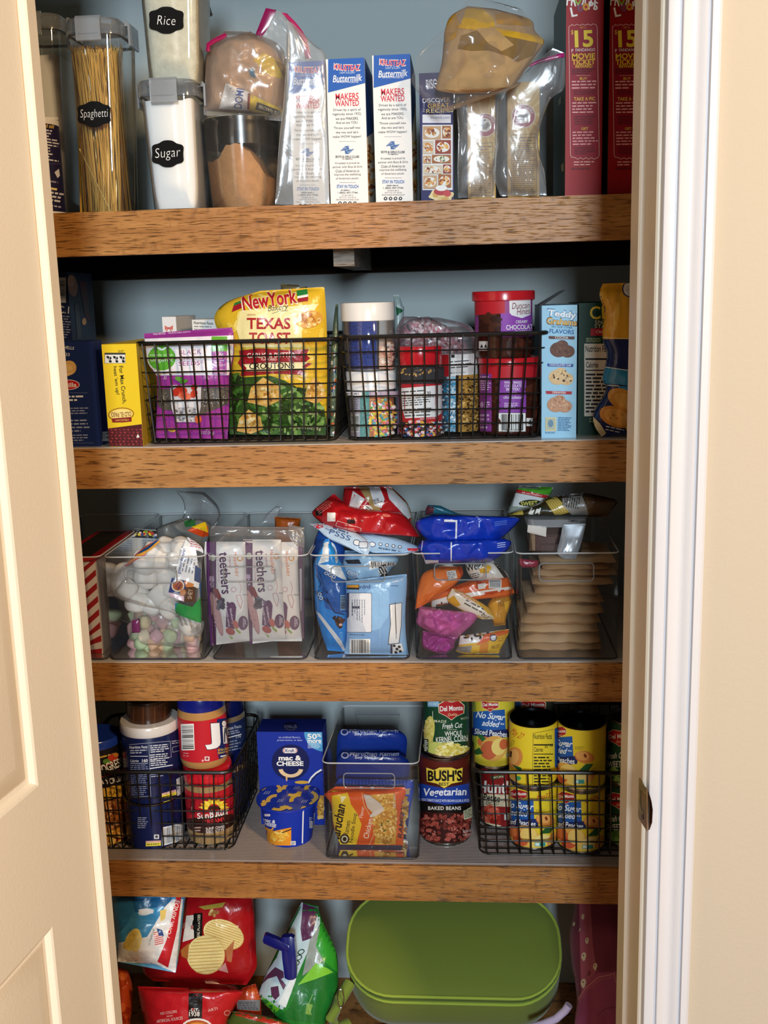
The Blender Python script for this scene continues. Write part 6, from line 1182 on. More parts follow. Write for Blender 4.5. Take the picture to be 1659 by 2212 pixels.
# --- bread crumb tube
def art(A):
    A.r(60, 480, 380, 1500, '#15141c'); A.l(110, 570, 320, 600, 1, '#d9b84a', -14, .5); A.e(240, 610, 50, 34, '#c9402a', -15); A.e(180, 650, 36, 26, '#5f8f3a'); A.e(270, 585, 26, 20, '#d98a3a'); A.line([(120, 690), (200, 680), (310, 620)], 6, '#b8202c'); A.line([(120, 800), (220, 775), (320, 720)], 6, '#b8202c')
    A.t('PROGRESSO', 225, 690, 330, 86, '#f2efe6', -22, .04); A.t('BREAD CRUMBS', 215, 840, 330, 56, '#f2efe6', -14, .03); A.p([(60, 930), (380, 850), (380, 980), (60, 1040)], '#d9a83a'); A.t('PLAIN', 255, 948, 110, 40, '#3a2a14', -14, .02); A.r(60, 1050, 380, 1056, '#2a2a3a')
    A.p([(60, 1060), (380, 990), (380, 1500), (60, 1500)], '#b5783c'); A.bl(240, 1180, 110, 110, 90, 26, ['#c98f56', '#8a4f24', '#dcae78', '#6f3a18', '#a4602c'], .7); A.bl(250, 1390, 100, 80, 50, 30, ['#d9a445', '#c98a2c', '#9a2f1c', '#e9c468'], .5); return 'paper'
jar('bread_crumb_canister', 'cardboard bread crumb tube with blue lid at the far left, beside the door', 'canister', 'D4', -110, 345, 1000, .078, zb3, [
    ('label_wrap', [(.985, -9999), (1, 1470), (1, 560), (.99, 556)], '#15141c', 'paper', art, None), ('lid', [(1.0, 562), (1.04, 556), (1.04, 490), (1.01, 478), (.9, 478)], '#1f3fa8', 'gloss', None, 'blue plastic lid')])
# --- navy tubs
ng = 'stacked navy tubs'
def art(A):
    A.p([(712, 1290), (930, 1240), (935, 1410), (718, 1468)], '#dfe0e2')
    for k in range(13): x = 722+k*16; A.line([(x, 1300-k*3.6), (x+5, 1452-k*4.0)], 6 if k % 3 else 9, '#55575e')
    A.rr(640, 1355, 688, 1398, 5, '#cfd2d6'); A.e(664, 1376, 14, 14, '#44464e'); A.p([(562, 1418), (706, 1412), (706, 1430), (562, 1436)], '#d9a8a4'); A.p([(562, 1436), (706, 1430), (706, 1462), (562, 1470)], '#e0cf4a'); A.l(572, 1440, 700, 1456, 1, '#4a4414', -3, .5); A.r(566, 1508, 600, 1532, '#e0cf4a'); A.r(620, 1505, 690, 1530, '#c9506a'); A.p([(730, 1495), (830, 1470), (830, 1490), (740, 1512)], '#e9dfa8')
    for k in range(6): A.l(485, 1185+k*19, 590, 1202+k*19, 1, '#9aa0b4', 1, .45)
    return 'gloss'
P2 = lambda a, bt, tp: [('tub_body', [(.975, -9999), (1, bt), (1, tp), (.985, tp-8)], '#131c46', 'gloss', a, None)]
t, cx, r, zt = jar('drink_mix_tub', 'dark navy tub with white barcode, lower of the two stacked in the left basket', 'tub', 'D4', 378, 930, 1280, .081, zb3, P2(art, 1520, 1085)+[('rim', [(1.0, 1092), (1.015, 1086), (1.015, 1074), (.98, 1070)], '#6d7076', 'metal', None, 'silver rim')], ng)
def art(A):
    A.line([(402, 486), (796, 452), (806, 605), (600, 640)], 3, '#c2c6d0'); A.line([(590, 488), (610, 985), (440, 992)], 3, '#c2c6d0'); A.t('Nutrition Facts', 490, 510, 172, 26, '#e6e8ee', -2, .02); A.l(410, 530, 580, 575, 2, '#aeb3c2', -2, .5); A.r(412, 596, 580, 601, '#e6e8ee'); A.t('Calories', 452, 642, 80, 24, '#d9dce4', -2, .02); A.t('160', 552, 640, 54, 30, '#eef0f4', -2, .03); A.r(414, 664, 582, 668, '#d9dce4')
    A.l(418, 675, 590, 980, 16, '#8d94aa', -2, .4); A.l(604, 480, 790, 560, 4, '#cdd2de', -5, .5); A.l(604, 570, 790, 690, 6, '#d9dce4', -5, .45); A.p([(600, 712), (818, 678), (818, 688), (600, 722)], '#d9dce4'); A.l(610, 740, 740, 800, 3, '#aeb3c2', -5, .4); A.l(808, 440, 900, 480, 2, '#aeb3c2', -6, .45); A.line([(815, 512), (900, 490), (900, 540), (818, 560), (815, 512)], 3, '#c2c6d0')
    A.p([(852, 820), (930, 775), (935, 950), (862, 985)], '#cfd2d6'); A.l(866, 830, 925, 960, 2, '#7d8088', 84, .4); A.p([(714, 958), (850, 918), (852, 940), (714, 975)], '#d9a8a4'); A.p([(714, 975), (852, 940), (854, 972), (716, 1004)], '#e0cf4a'); A.l(724, 972, 842, 988, 1, '#4a4414', -12, .5); A.p([(728, 1040), (790, 1020), (792, 1044), (730, 1060)], '#e0cf4a'); A.p([(800, 1016), (846, 1000), (848, 1030), (804, 1040)], '#c9687a'); return 'gloss'
t, cx, r, zt = jar('drink_mix_tub', 'dark navy tub with nutrition panel and white rim, upper of the two stacked', 'tub', 'D4', 362, 905, 720, .081, zt+.0004, P2(art, 1062, 425)+[('rim', [(1.0, 432), (1.02, 424), (1.02, 345), (.99, 335), (.9, 333)], '#d9d2cc', 'gloss', None, 'pale plastic rim')], ng)
jar('brown_jar', 'brown faceted glass jar in the shadow on top of the navy tubs', 'jar', 'D4', 388, 800, 220, .085, zt+.0004, [('body', [(.9, -9999), (1, 335), (1, 125), (.95, 115)], '#3a2012', 'gloss', lambda A: [A.p([(x, 120), (x+10, 120), (x+12, 340), (x+2, 345)], '#5a3620') for x in (440, 530, 640, 740)] and None, None), ('lid', [(1.0, 118), (1.0, 95), (.9, 92)], '#1a0f0a', 'gloss', None, 'dark lid')])
# --- peanut butter jars
def art(A):
    A.p([(940, 1000), (1450, 930), (1450, 1190), (940, 1240)], '#b81f2a'); A.p([(940, 1205), (1450, 1150), (1450, 1330), (940, 1350)], '#3a1a14'); A.p([(985, 1030), (1045, 1020), (1040, 1150), (990, 1160)], '#7d1720'); A.l(990, 1080, 1040, 1120, 1, '#d9b0a4', -80, .3)
    for k in range(9): an = math.radians(-172+k*20.5); c, q = math.cos(an), math.sin(an); A.p([(1220+55*c-16*q, 1105+45*q+16*c), (1220+100*c-20*q, 1105+75*q+18*c), (1220+150*c, 1105+100*q), (1220+100*c+20*q, 1105+75*q-18*c), (1220+55*c+16*q, 1105+45*q-16*c)], '#ecc52e' if k % 2 else '#f3d94a')
    A.e(1222, 1112, 62, 36, '#3a2014', 0, 16, 180, 360); A.t('Sun', 1115, 1172, 110, 56, '#f3efe6', -4, .03); A.t('Butter', 1270, 1140, 195, 76, '#f3efe6', -12, .05, .2); A.t('CREAMY', 1225, 1222, 226, 42, '#d9303a', -9, .03); A.t('SUNFLOWER', 1236, 1290, 190, 28, '#f0e6dc', -8, .02); A.t('SEED BUTTER', 1240, 1322, 196, 28, '#f0e6dc', -8, .02); A.l(1030, 1275, 1110, 1330, 2, '#a8948a', -3, .5); A.r(1370, 1240, 1410, 1280, '#241008'); return 'paper'
pg = 'peanut and seed butter jars'
t, cx, r, zt = jar('seed_butter_jar', 'seed butter jar with red lid and yellow sunflower label, in the left basket', 'jar', 'D4', 962, 1412, 1150, .082, zb3, [
    ('body', [(.86, -9999), (.95, 1460), (1, 1400), (1, 960), (.96, 900)], '#a08257', 'gloss', None, None), ('label_wrap', [(1.003, 1345), (1.004, 1343), (1.004, 962), (1.003, 960)], '#b81f2a', 'paper', art, None), ('lid', [(.98, 905), (1.01, 895), (1.01, 770), (.98, 752), (.85, 750)], '#d2202c', 'gloss', None, 'red ribbed lid')], pg)
def art(A):
    A.r(860, 250, 1400, 680, '#c41f2c'); A.p([(1248, 240), (1400, 220), (1400, 620), (1270, 640), (1250, 560)], '#1b2766'); A.bar(905, 285, 1030, 540, -2, True); A.t('J', 1205, 405, 150, 250, '#f3f2f2', -4, .09, out='#15183a', ow=6); A.t('i', 1322, 365, 42, 222, '#f3f2f2', -4, .08, out='#15183a', ow=6); A.t('f', 1385, 380, 70, 250, '#f3f2f2', -4, .08)
    A.t('EXTRA CRUNCHY', 1330, 528, 150, 22, '#e6c84a', -10, .03); A.t('PEANUT BUTTER', 1330, 556, 150, 18, '#e6c84a', -10, .03); A.l(1280, 580, 1370, 605, 1, '#e9e9ee', -10, .5); A.rr(1130, 600, 1176, 642, 6, '#e9d9d9'); A.e(1153, 620, 14, 14, '#9a4a50'); A.e(1112, 640, 11, 11, '#e9b0ae'); A.l(925, 560, 1000, 610, 2, '#e09a96', 6, .3); return 'paper'
jar('peanut_butter_jar', 'peanut butter jar with blue lid and red label, stacked on the seed butter jar', 'jar', 'D4', 893, 1348, 450, .082, zt+.0004, [
    ('body', [(.84, -9999), (.95, 730), (1, 690), (1, 240), (.95, 185)], '#b98850', 'gloss', None, None), ('label_wrap', [(1.003, 662), (1.004, 660), (1.004, 262), (1.003, 260)], '#c41f2c', 'paper', art, None), ('lid', [(.96, 190), (.98, 185), (.98, 75), (.95, 60), (.85, 58)], '#151f7a', 'gloss', None, 'dark blue lid')], pg)
zz = BS[3]+.0042
for yb_, yt_, lab in ((1400, 720, 'shadowed jar with blue lid standing at the back of the left basket'), (650, 240, 'jar with dark blue lid and nutrition panel, behind the red-labelled jar')):
    def art(A):
        A.r(1150, 260, 1600, 640, '#1a2a55'); A.t('Nutrition Facts', 1385, 325, 200, 30, '#cfd4e0', -12, .01); A.l(1340, 345, 1480, 385, 2, '#8d95ac', -12, .5); A.p([(1340, 420), (1485, 380), (1485, 388), (1340, 428)], '#d9dde6'); A.t('170', 1455, 405, 45, 30, '#c2c8d6', -12, .01); A.l(1340, 440, 1490, 600, 6, '#7a839c', -12, .4); return 'paper'
    t, cx, r, zz = jar('peanut_butter_jar', lab, 'jar', 'D4', 1130, 1530, 450, .19, zz, [('body', [(.9, -9999), (1, yb_-20), (1, yt_+40), (.93, yt_)], '#8a7252', 'gloss', None, None), ('label_wrap', [(1.003, yb_-70), (1.004, yb_-75), (1.004, yt_+52), (1.003, yt_+50)], '#1a2a55', 'paper', art if yb_ < 900 else None, None), ('lid', [(.95, yt_+5), (.97, yt_), (.97, yt_-150), (.9, yt_-155)], '#101a52', 'gloss', None, 'dark blue lid')], pg); zz += .0004
# --- macaroni box and cup
def noodle(A, cx, cy, r, w_, a0, a1, col, asp=.55, rot=0):
    P = []; c, q = math.cos(math.radians(rot)), math.sin(math.radians(rot))
    for s_, rr_ in ((1, r), (-1, r-w_)):
        L = [(math.radians(a0+(a1-a0)*i/14), rr_) for i in range(15)]
        for a, rr2 in (L if s_ == 1 else L[::-1]): x, y = rr2*math.cos(a), rr2*math.sin(a)*asp; P.append((cx+x*c-y*q, cy+x*q+y*c))
    n = len(P)//2
    V = P; A._add(V, [(i, i+1, 2*n-2-i, 2*n-1-i) for i in range(n-1)], col)
def art(A):
    A.t('no artificial flavors,', 496, 366, 186, 19, '#c3cdea', 0, .0); A.t('preservatives, or dyes', 498, 391, 212, 19, '#c3cdea', 0, .0)
    A.p([(620, 318), (790, 318), (788, 486)]+[(788-168*math.sin(math.radians(a)), 318+168*math.cos(math.radians(a))) for a in range(0, 91, 9)], '#4f9dd2'); A.t('50', 688, 358, 82, 46, WHT, 0, .05); A.t('%', 748, 348, 36, 28, WHT, 0, .03); A.t('more', 708, 400, 116, 28, WHT, 0, .05); A.l(652, 415, 770, 460, 4, '#cfe6f4', 0, .4)
    A.e(505, 578, 162, 152, '#101a52'); A.rr(438, 456, 562, 500, 20, '#f0eeee'); A.line([(452, 460), (445, 478), (452, 496)], 6, '#b8202c'); A.line([(548, 460), (556, 478), (548, 496)], 6, '#b8202c'); A.t('Kraft', 500, 478, 78, 28, '#1a2a6a', 0, .04)
    A.t('mac &', 500, 541, 194, 44, '#f3f2f0', 0, .07); A.t('CHEESE', 500, 589, 230, 40, '#f3f2f0', 0, .07); noodle(A, 507, 628, 106, 36, 8, 172, '#e6c79a', .75); A.p([(462, 695), (480, 700), (476, 740), (466, 735)], '#d9b07a')
    A.line([(770, 640), (720, 670), (680, 710), (655, 755)], 14, '#e6e8ec'); A.line([(775, 655), (720, 690), (690, 725), (668, 755)], 8, '#14183a'); A.e(600, 748, 60, 14, '#dca83c'); A.r(735, 860, 790, 1060, '#b5823a'); A.bl(760, 980, 26, 80, 20, 22, ['#d9a445', '#e6bc66', '#a86f24'], .5)
def topx(b, a, c, Y, d, zt):
    A = Art('D5', 3); A.e(505, 272, 64, 36, '#0d1440'); A.t('mac &', 505, 268, 110, 18, '#6a74a4', 0, .03); A.t('CHEESE', 505, 284, 112, 14, '#6a74a4', 0, .03); noodle(A, 505, 290, 44, 8, 20, 160, '#6a74a4', .4)
    A.onto(b, map_plane((0, 0, zt), (0, 0, 1)), 'paper')
carton('macaroni_box', 'tall blue macaroni and cheese box against the wall, behind the round cup', 'box', 'D5', 226, 320, 782, .13, .058, 3, '#16309a', art, top='#101f70', ym=550, top_extra=topx)
cx, rb = cyl_at('D5', 312, 690, 1250, .088); zl = onY(*K('D5', 485, 872), .088).z; _, rl = cyl_at('D5', 218, 752, 872, .088); z0 = BS[3]
t = thing('macaroni_cup', (cx, .088, z0), 'blue paper macaroni cup with yellow noodle pattern on its lid', 'cup')
b = B(); rt = rl*.90; R = lambda z: rb+(rt-rb)*(z-z0)/(zl-z0)
b.lathe(cx, .088, [(rb*.96, z0+.004), (rb*.96, z0), (rb, z0), (R(z0+.02), z0+.02), (R(z0+.05), z0+.05), (rt, zl-.004)], '#1733a6', 'paper', 56)
A = Art('D5', 9); A.line([(612, 975), (606, 1272)], 11, '#e9ebf2'); A.t('mac &', 322, 1078, 110, 30, '#f0f0f2', 12, .06); A.t('CHEESE', 318, 1110, 130, 28, '#f0f0f2', 12, .06); A.rr(280, 1020, 332, 1040, 8, '#e9d9dc'); noodle(A, 320, 1130, 44, 14, 10, 150, '#e0a83c', .8); A.p([(280, 1125), (360, 1165), (510, 1135), (510, 1290), (380, 1290), (320, 1270), (286, 1220)], '#e8962a'); A.bl(410, 1205, 70, 44, 36, 22, ['#f0c04a', '#f6d470', '#d98f2a', '#e9ae3a'], .5); A.line([(430, 1180), (510, 1150)], 8, '#1a1a2a')
A.rr(505, 1250, 548, 1285, 4, '#e6e4e6'); A.l(510, 1255, 545, 1282, 3, '#2a2a3a'); A.r(664, 1080, 690, 1140, '#dfe2ec'); A.l(666, 1085, 688, 1136, 5, '#33384e'); A.l(660, 1045, 690, 1075, 3, '#9aa4d0'); A.r(700, 1010, 712, 1130, '#cfd4e6')
A.onto(b, map_cyl(cx, .088, lambda z: rt if z is None else R(min(max(z, z0), zl))), 'paper', 4); b.obj('cup_body', t)
b = B(); b.lathe(cx, .088, [(rt, zl-.005), (rl, zl-.003), (rl, zl), (.001, zl+.0004)], '#1733a6', 'gloss', 56)
A = Art('D5', 4); yl = '#f2c536'
for x, y, r_, a0, a1, rt_ in ((515, 800, 88, 175, 292, -8), (520, 822, 84, 5, 120, 4), (375, 800, 60, -85, 60, 20), (700, 805, 80, 165, 270, 0), (660, 870, 84, -75, 60, 10), (375, 905, 82, 165, 285, -6), (395, 940, 92, 10, 125, 2), (580, 905, 88, 170, 285, -6), (560, 965, 80, 20, 110, -20), (245, 920, 55, -60, 70, 18), (290, 825, 60, 190, 260, 0), (455, 1010, 90, 240, 320, 0), (600, 745, 70, 200, 340, 12), (690, 905, 60, 20, 120, 0)): noodle(A, x, y, r_, 38, a0, a1, yl, .62, rt_)
for x, y in ((545, 800), (405, 912), (610, 918), (720, 810), (290, 845)):
    for k in range(3): A.line([(x-16+k*18, y+12), (x+6+k*18, y-14)], 4, '#c9d0e6')
mp = map_plane((0, 0, zl+.0003), (0, 0, 1))
def ml(x, y, z):
    q = mp(x, y, z); d = Vector((q.x-cx, q.y-.088)); k = min(1, rl*.99/max(d.length, 1e-6)); return (cx+d.x*k, .088+d.y*k, q.z)
A.onto(b, ml, 'gloss'); b.obj('lid', t)
# --- noodle bin
zbk = onY(*K('D5', 1200, 104), .31).z
clear_bin('clear sloped bin holding ramen noodle packs, beside the blue macaroni box', 'P', (695, 904, 1649), (702, 905, 1855), .014, .30, 3, 'noodle bin', (743, 852, 1671, 1702), zback=zbk)
p, q = onY(*K('D5', 1062, 290), .311), onY(*K('D5', 1435, 170), .311); b = B(); b.tube([(p.x, .3105, q.z), (q.x, .3105, q.z), (q.x-.004, .3105, p.z), (p.x+.006, .3105, p.z)], .0012, '#6a6f74', 'edge', 5, True)
hb = b.obj('handle', bpy.data.objects[[o.name for o in bpy.data.objects if o.get('group') == 'noodle bin'][0]]); nb = hb.parent; del nb['group']
zr = BS[3]+.0038
rg = 'ramen noodle packs'
def soy(cy, ca):
    def art(A): A.e(972, cy-20, 34, 30, '#9aa2c4'); A.e(972, cy-20, 22, 19, '#1a2a6c'); A.t('Maruchan Ramen', 1220, cy-34, 420, 44, '#aab2d0', 0, .03, .2); A.t('Soy Sauce', 1148, cy, 184, 30, '#d3d8e8', -2, .02); A.t('Flavor', 1290, cy+4, 90, 20, '#aab2d0', -2, .01); A.p([(1255, cy+20), (1300, cy-10), (1290, cy+22)], '#e6e9f2')
    return art
pack('ramen_pack', 'dark blue soy sauce ramen pack, the rearmost in the clear bin', 'packet', 'D5', [((945, 512), (1425, 518)), ((915, 575), (1500, 590)), ((905, 800), (1490, 800)), ((920, 1200), (1470, 1200))], .175, .016, '#16338c', soy(555, 0), group=rg, seed=91, base=zr)
pack('ramen_pack', 'dark blue soy sauce ramen pack, second from the back in the clear bin', 'packet', 'D5', [((950, 590), (1435, 592)), ((905, 660), (1520, 680)), ((895, 850), (1510, 850)), ((920, 1200), (1480, 1200))], .125, .018, '#152f80', soy(634, 0), group=rg, seed=92, base=zr)
def art(A):
    A.p([(920, 662), (1555, 676), (1552, 762), (930, 750)], '#1c4db8'); A.p([(900, 745), (1530, 750), (1520, 800), (880, 790)], '#c9a878')
    for k in range(40): A.p([(935+k*14.5, 668), (942+k*14.5, 668), (945+k*14.5, 740), (938+k*14.5, 742)], '#2a5fd0' if k % 2 else '#173f9c')
    A.bl(1490, 980, 36, 170, 60, 24, ['#d9a84a', '#c08a30', '#e9c878', '#8a6020'], .5); A.e(1505, 1040, 22, 40, '#1a2a6c'); A.p([(1520, 760), (1560, 750), (1545, 1150), (1500, 1130)], '#1c4db8')
pack('ramen_pack', 'bright blue ramen pack standing just behind the orange one', 'packet', 'D5', [((922, 664), (1550, 678)), ((860, 760), (1552, 770)), ((880, 950), (1520, 960)), ((910, 1130), (1500, 1140))], .085, .016, '#1c4db8', art, group=rg, seed=93, base=zr+.004)
def art(A):
    A.p([(860, 810), (1020, 830), (1050, 950), (1110, 1100), (1060, 1290), (900, 1290), (850, 1000)], '#ecc82a'); A.p([(930, 860), (980, 860), (940, 920)], '#f7efc0')
    A.p([(990, 820), (1120, 825), (1140, 930), (1215, 1060), (1225, 1180), (1180, 1290), (1070, 1290), (1120, 1150), (1105, 1050), (1020, 930)], '#df5a1c'); A.line([(1112, 825), (1132, 935), (1205, 1062), (1216, 1180), (1175, 1280)], 5, '#f0c48a')
    A.t('Maruchan', 905, 1095, 345, 82, '#1d1812', -80, .06, .2); A.t('Ramen', 985, 1130, 122, 42, '#2a2216', -80, .01); A.t('Noodle Soup', 1040, 1130, 255, 44, '#2a2216', -82, .01); A.t('Chicken', 1165, 1135, 172, 48, '#f6e6d0', -77, .02); A.t('Flavor', 1112, 995, 96, 30, '#f6e6d0', -80, .0); A.e(965, 1225, 40, 44, '#1d1812'); A.e(965, 1225, 28, 30, '#d9cfae'); A.e(965, 1225, 16, 18, '#1d1812')
    A.p([(1145, 850), (1400, 830), (1410, 1270), (1215, 1275), (1235, 1170), (1225, 1050), (1150, 930)], '#e0a83c'); A.bl(1310, 1060, 105, 215, 330, 17, ['#e9bc58', '#d0902c', '#f2d284', '#c07f22', '#dfae4a'], .45); A.bl(1320, 1130, 60, 60, 10, 7, ['#3a6a2a', '#2a5020'])
    A.p([(1125, 840), (1180, 850), (1270, 920), (1300, 960), (1210, 1000), (1160, 960)], '#cdbfae'); A.e(1240, 1000, 70, 20, '#d8cdbf', -30); A.p([(1390, 820), (1490, 800), (1480, 1280), (1400, 1280), (1420, 1000)], '#dd5a1e'); A.t('RAMEN', 1450, 1090, 260, 40, '#241a10', -84, .04, .2); A.t('NET WT', 1392, 900, 120, 20, '#e9e0d0', -86, .0); A.p([(800, 830), (1490, 770), (1490, 830), (1000, 825), (830, 860)], '#df5220'); A.p([(1185, 770), (1220, 768), (1215, 800), (1190, 800)], '#e9d4c8')
pack('ramen_pack', 'orange and yellow chicken ramen pack at the front of the clear bin', 'packet', 'D5', [((890, 776), (1482, 782)), ((800, 842), (1486, 840)), ((850, 930), (1455, 940)), ((872, 1120), (1470, 1120)), ((925, 1270), (1462, 1278))], .047, .020, '#e05c1f', art, group=rg, seed=94, base=zr+.004, wr=.004, crease=.6, seal=(.10, .03))
# --- cans
cg = 'food cans on the fourth shelf'
def hp(crop, x, y, Y, zb): return onY(*K(crop, x, y), Y).z-zb
def art(A):
    A.r(60, 470, 520, 720, '#4a1710'); A.r(60, 480, 520, 545, '#5c1d12')
    A.p([(142, 545), (200, 565), (240, 545), (330, 545), (370, 560), (412, 545), (404, 650), (330, 665), (275, 700), (220, 665), (148, 650)], '#f0d24a'); A.t("BUSH'S", 280, 606, 254, 84, '#171310', 0, .08); A.t('BEST', 273, 669, 76, 24, '#171310', 0, .04); A.t('SINCE 1908', 272, 563, 70, 9, '#6a5a24', 0, .01)
    A.p([(60, 655), (270, 700), (520, 650), (520, 800), (280, 825), (60, 780)], '#1c3f9c'); A.t('Vegetarian', 282, 735, 316, 74, '#f2f1f0', -1, .04, .15); A.t('RICH TOMATO SAUCE WITH BROWN SUGAR & SPICES', 284, 790, 350, 20, '#dfe4f2', 1, .02, arc=-6); A.p([(60, 785), (280, 826), (520, 800), (520, 880), (280, 885), (60, 870)], '#100c0b'); A.t('BAKED BEANS', 278, 848, 242, 27, '#efe9dc', 0, .03, sp=1.1)
    A.r(60, 882, 520, 1120, '#3a1410'); A.bl(285, 1000, 200, 100, 150, 20, ['#8a3a2e', '#a2483a', '#742a22', '#b0584a', '#5e1f18'], .6, rect=True); A.bl(285, 1000, 190, 95, 60, 5, ['#d99a8a', '#c98070'], .5, rect=True); A.p([(406, 865), (470, 830), (474, 915), (412, 930)], '#c9cba8'); A.l(412, 850, 468, 915, 6, '#4a4a34', -8, .5); A.t('NET WT 28 OZ', 440, 1015, 72, 18, '#e9dcd0', -8, .02); A.t('1 LB 12 OZ', 440, 1040, 70, 16, '#e9dcd0', -8, .02)
t, cx, r, zt = tincan('large can of vegetarian baked beans with blue band, under the corn can', 'D6', 98, 468, 800, .103, 3, hp('D6', 285, 482, .06, BS[3]), '#4a1710', art, cg)
def delm(A, cx, cy, w_, h_):
    A.p([(cx-w_*.5, cy-h_*.3), (cx-w_*.25, cy-h_*.5), (cx, cy-h_*.42), (cx+w_*.28, cy-h_*.5), (cx+w_*.5, cy-h_*.25), (cx+w_*.48, cy+h_*.15), (cx+w_*.2, cy+h_*.3), (cx, cy+h_*.5), (cx-w_*.2, cy+h_*.3), (cx-w_*.48, cy+h_*.12)], '#e8d9b0')
    A.p([(cx+(x-cx)*.94, cy+(y-cy)*.93) for x, y in [(cx-w_*.5, cy-h_*.3), (cx-w_*.25, cy-h_*.5), (cx, cy-h_*.42), (cx+w_*.28, cy-h_*.5), (cx+w_*.5, cy-h_*.25), (cx+w_*.48, cy+h_*.15), (cx+w_*.2, cy+h_*.3), (cx, cy+h_*.5), (cx-w_*.2, cy+h_*.3), (cx-w_*.48, cy+h_*.12)]], '#b51f24')
    A.t('Del Monte', cx, cy-h_*.1, w_*.86, h_*.26, '#f4efe4', -3, .05); A.t('Quality', cx+w_*.05, cy+h_*.22, w_*.36, h_*.17, '#f0d8a0', -3, .0, .3)
def art(A):
    A.r(90, -60, 500, 480, '#14442a'); A.rr(152, 20, 238, 92, 8, '#7fb4d4'); A.t('NO SALT', 195, 70, 66, 20, '#dff0f6', 2, .02); A.line([(190, 125), (190, 362), (450, 345)], 4, '#dfe4c8'); delm(A, 328, 118, 196, 150)
    A.t('MADE', 247, 200, 88, 20, '#d9dcb8', 3, .02, sp=1.2); A.t('WITH', 428, 178, 66, 18, '#d9dcb8', -8, .0, sp=1.2); A.t('Fresh Cut', 334, 232, 150, 40, '#f1f1e6', -4, .02, .35); A.t('Golden Sweet', 332, 261, 72, 9, '#d9dcb8'); A.t('WHOLE', 342, 290, 126, 36, '#f3f1e2', -3, .02); A.t('KERNEL CORN', 331, 332, 232, 42, '#f3f1e2', -4, .02)
    A.e(165, 270, 40, 110, '#d9cf6a', 5); A.bl(165, 270, 34, 95, 60, 9, ['#e6d97a', '#cfc058', '#f0e79a'], .8); A.p([(100, 380), (200, 350), (500, 400), (500, 480), (100, 480)], '#c9cf6a'); A.bl(330, 412, 112, 54, 190, 12, ['#f0e48a', '#e0cc5c', '#f7f0b4', '#d4bd48'], .75); A.r(142, 330, 170, 425, '#20301c'); A.l(145, 335, 168, 420, 7, '#e6e9d8')
tincan('green can of whole kernel corn, stacked on the baked bean can', 'D6', 122, 460, 250, .100, 3, .111, '#14442a', art, cg, zb=zt+.0003)
def peach(A, dx, dy, part=0, date=None, jul=None):
    x, y = (lambda v: v+dx), (lambda v: v+dy); C = '#e9cb2c'
    A.p([(x(700), y(800)), (x(800), y(790)), (x(940), y(780)), (x(948), y(940)), (x(700), y(960))], '#2159a4'); delm(A, x(832), y(752), 130, 96)
    A.t('No Sugar', x(835), y(835), 216, 62, '#f2f2f0', 6, .04, .3); A.t('added', x(838), y(885), 130, 44, '#f2f2f0', 6, .03, .3); A.t('**', x(922), y(888), 30, 14, '#f2f2f0', 6, .02); A.p([(x(690), y(912)), (x(800), y(938)), (x(985), y(925)), (x(975), y(985)), (x(850), y(1000)), (x(690), y(970))], '#1b2a5e'); A.t('Sliced Peaches', x(838), y(954), 240, 42, '#f2f2f0', 6, .03)
    A.e(x(1030), y(935), 72, 46, '#d9853c', 12); A.e(x(1015), y(925), 50, 34, '#e9a858', 12); A.e(x(1035), y(925), 10, 16, '#8a3a1c', -20); A.e(x(880), y(1060), 105, 82, '#e6a84c', 15); A.e(x(850), y(1075), 60, 58, '#cf5a34', 10); A.e(x(905), y(1045), 62, 56, '#f0ca6c', 10); A.e(x(790), y(1020), 50, 40, '#d9743c'); A.p([(x(985), y(1040)), (x(1040), y(985)), (x(1095), y(985)), (x(1060), y(1035))], '#2a5a2a'); A.e(x(1010), y(1085), 62, 42, '#f0d884', -10); A.e(x(960), y(1120), 60, 26, '#ecc860', 5); A.e(x(1075), y(1080), 26, 56, '#d99a4a', 30)
    A.r(x(950), y(1103), x(1028), y(1132), '#3f9a8c'); A.r(x(954), y(1107), x(985), y(1128), '#d9ece6'); A.l(x(960), y(855), x(1030), y(880), 3, '#a8902c', 0, .4); A.t('NET WT 15 OZ (425 g)', x(1020), y(1152), 110, 13, '#5a4a14', -12, .0)
    if date: A.t(date, x(1018), y(762), 108, 40, '#c2252c', -12, .0, .35)
def art(A): A.r(700, 580, 1200, 1240, '#e9cb2c'); peach(A, 0, 0, 0, 'May27')
yr = 'yellow peach cans in the right basket'
t, cx, r, zt = tincan('yellow sliced peach can with red handwritten date, lower left of the front four', 'D6', 766, 1112, 900, .080, 3, .111, '#e6c829', art, yr, zb=zb3)
def art(A):
    A.r(720, 200, 1160, 740, '#e9cb2c'); A.t('May 27', 818, 300, 102, 66, '#c2252c', 32, .0, .35); A.nut(936, 282, 1092, 725, '#3a3414', None); A.t('35', 1034, 388, 24, 22, '#2a2610', -4, .03); A.t('25', 1074, 378, 22, 20, '#2a2610', -4, .03); A.line([(938, 290), (934, 722)], 3, '#5a4f18'); A.line([(938, 290), (1090, 260)], 3, '#5a4f18'); A.l(770, 340, 805, 395, 4, '#a8902c', 30, .4)
    A.e(800, 470, 62, 78, '#d98c44', 10); A.e(795, 465, 40, 56, '#e6aa5c', 10); A.p([(765, 420), (785, 425), (780, 470), (762, 465)], '#3a1f14'); A.p([(780, 520), (850, 545), (862, 580), (820, 560)], '#2a5a2a'); A.e(790, 640, 44, 40, '#e6b45a'); A.e(830, 625, 20, 16, '#3f9a5c'); A.p([(1096, 255), (1130, 245), (1130, 540), (1098, 545)], '#2159a4')
tincan('yellow peach can turned to its nutrition panel, stacked upper left with a date', 'D6', 762, 1116, 480, .080, 3, .111, '#e6c829', art, yr, zb=zt+.0003, lidcol='#1c1d20')
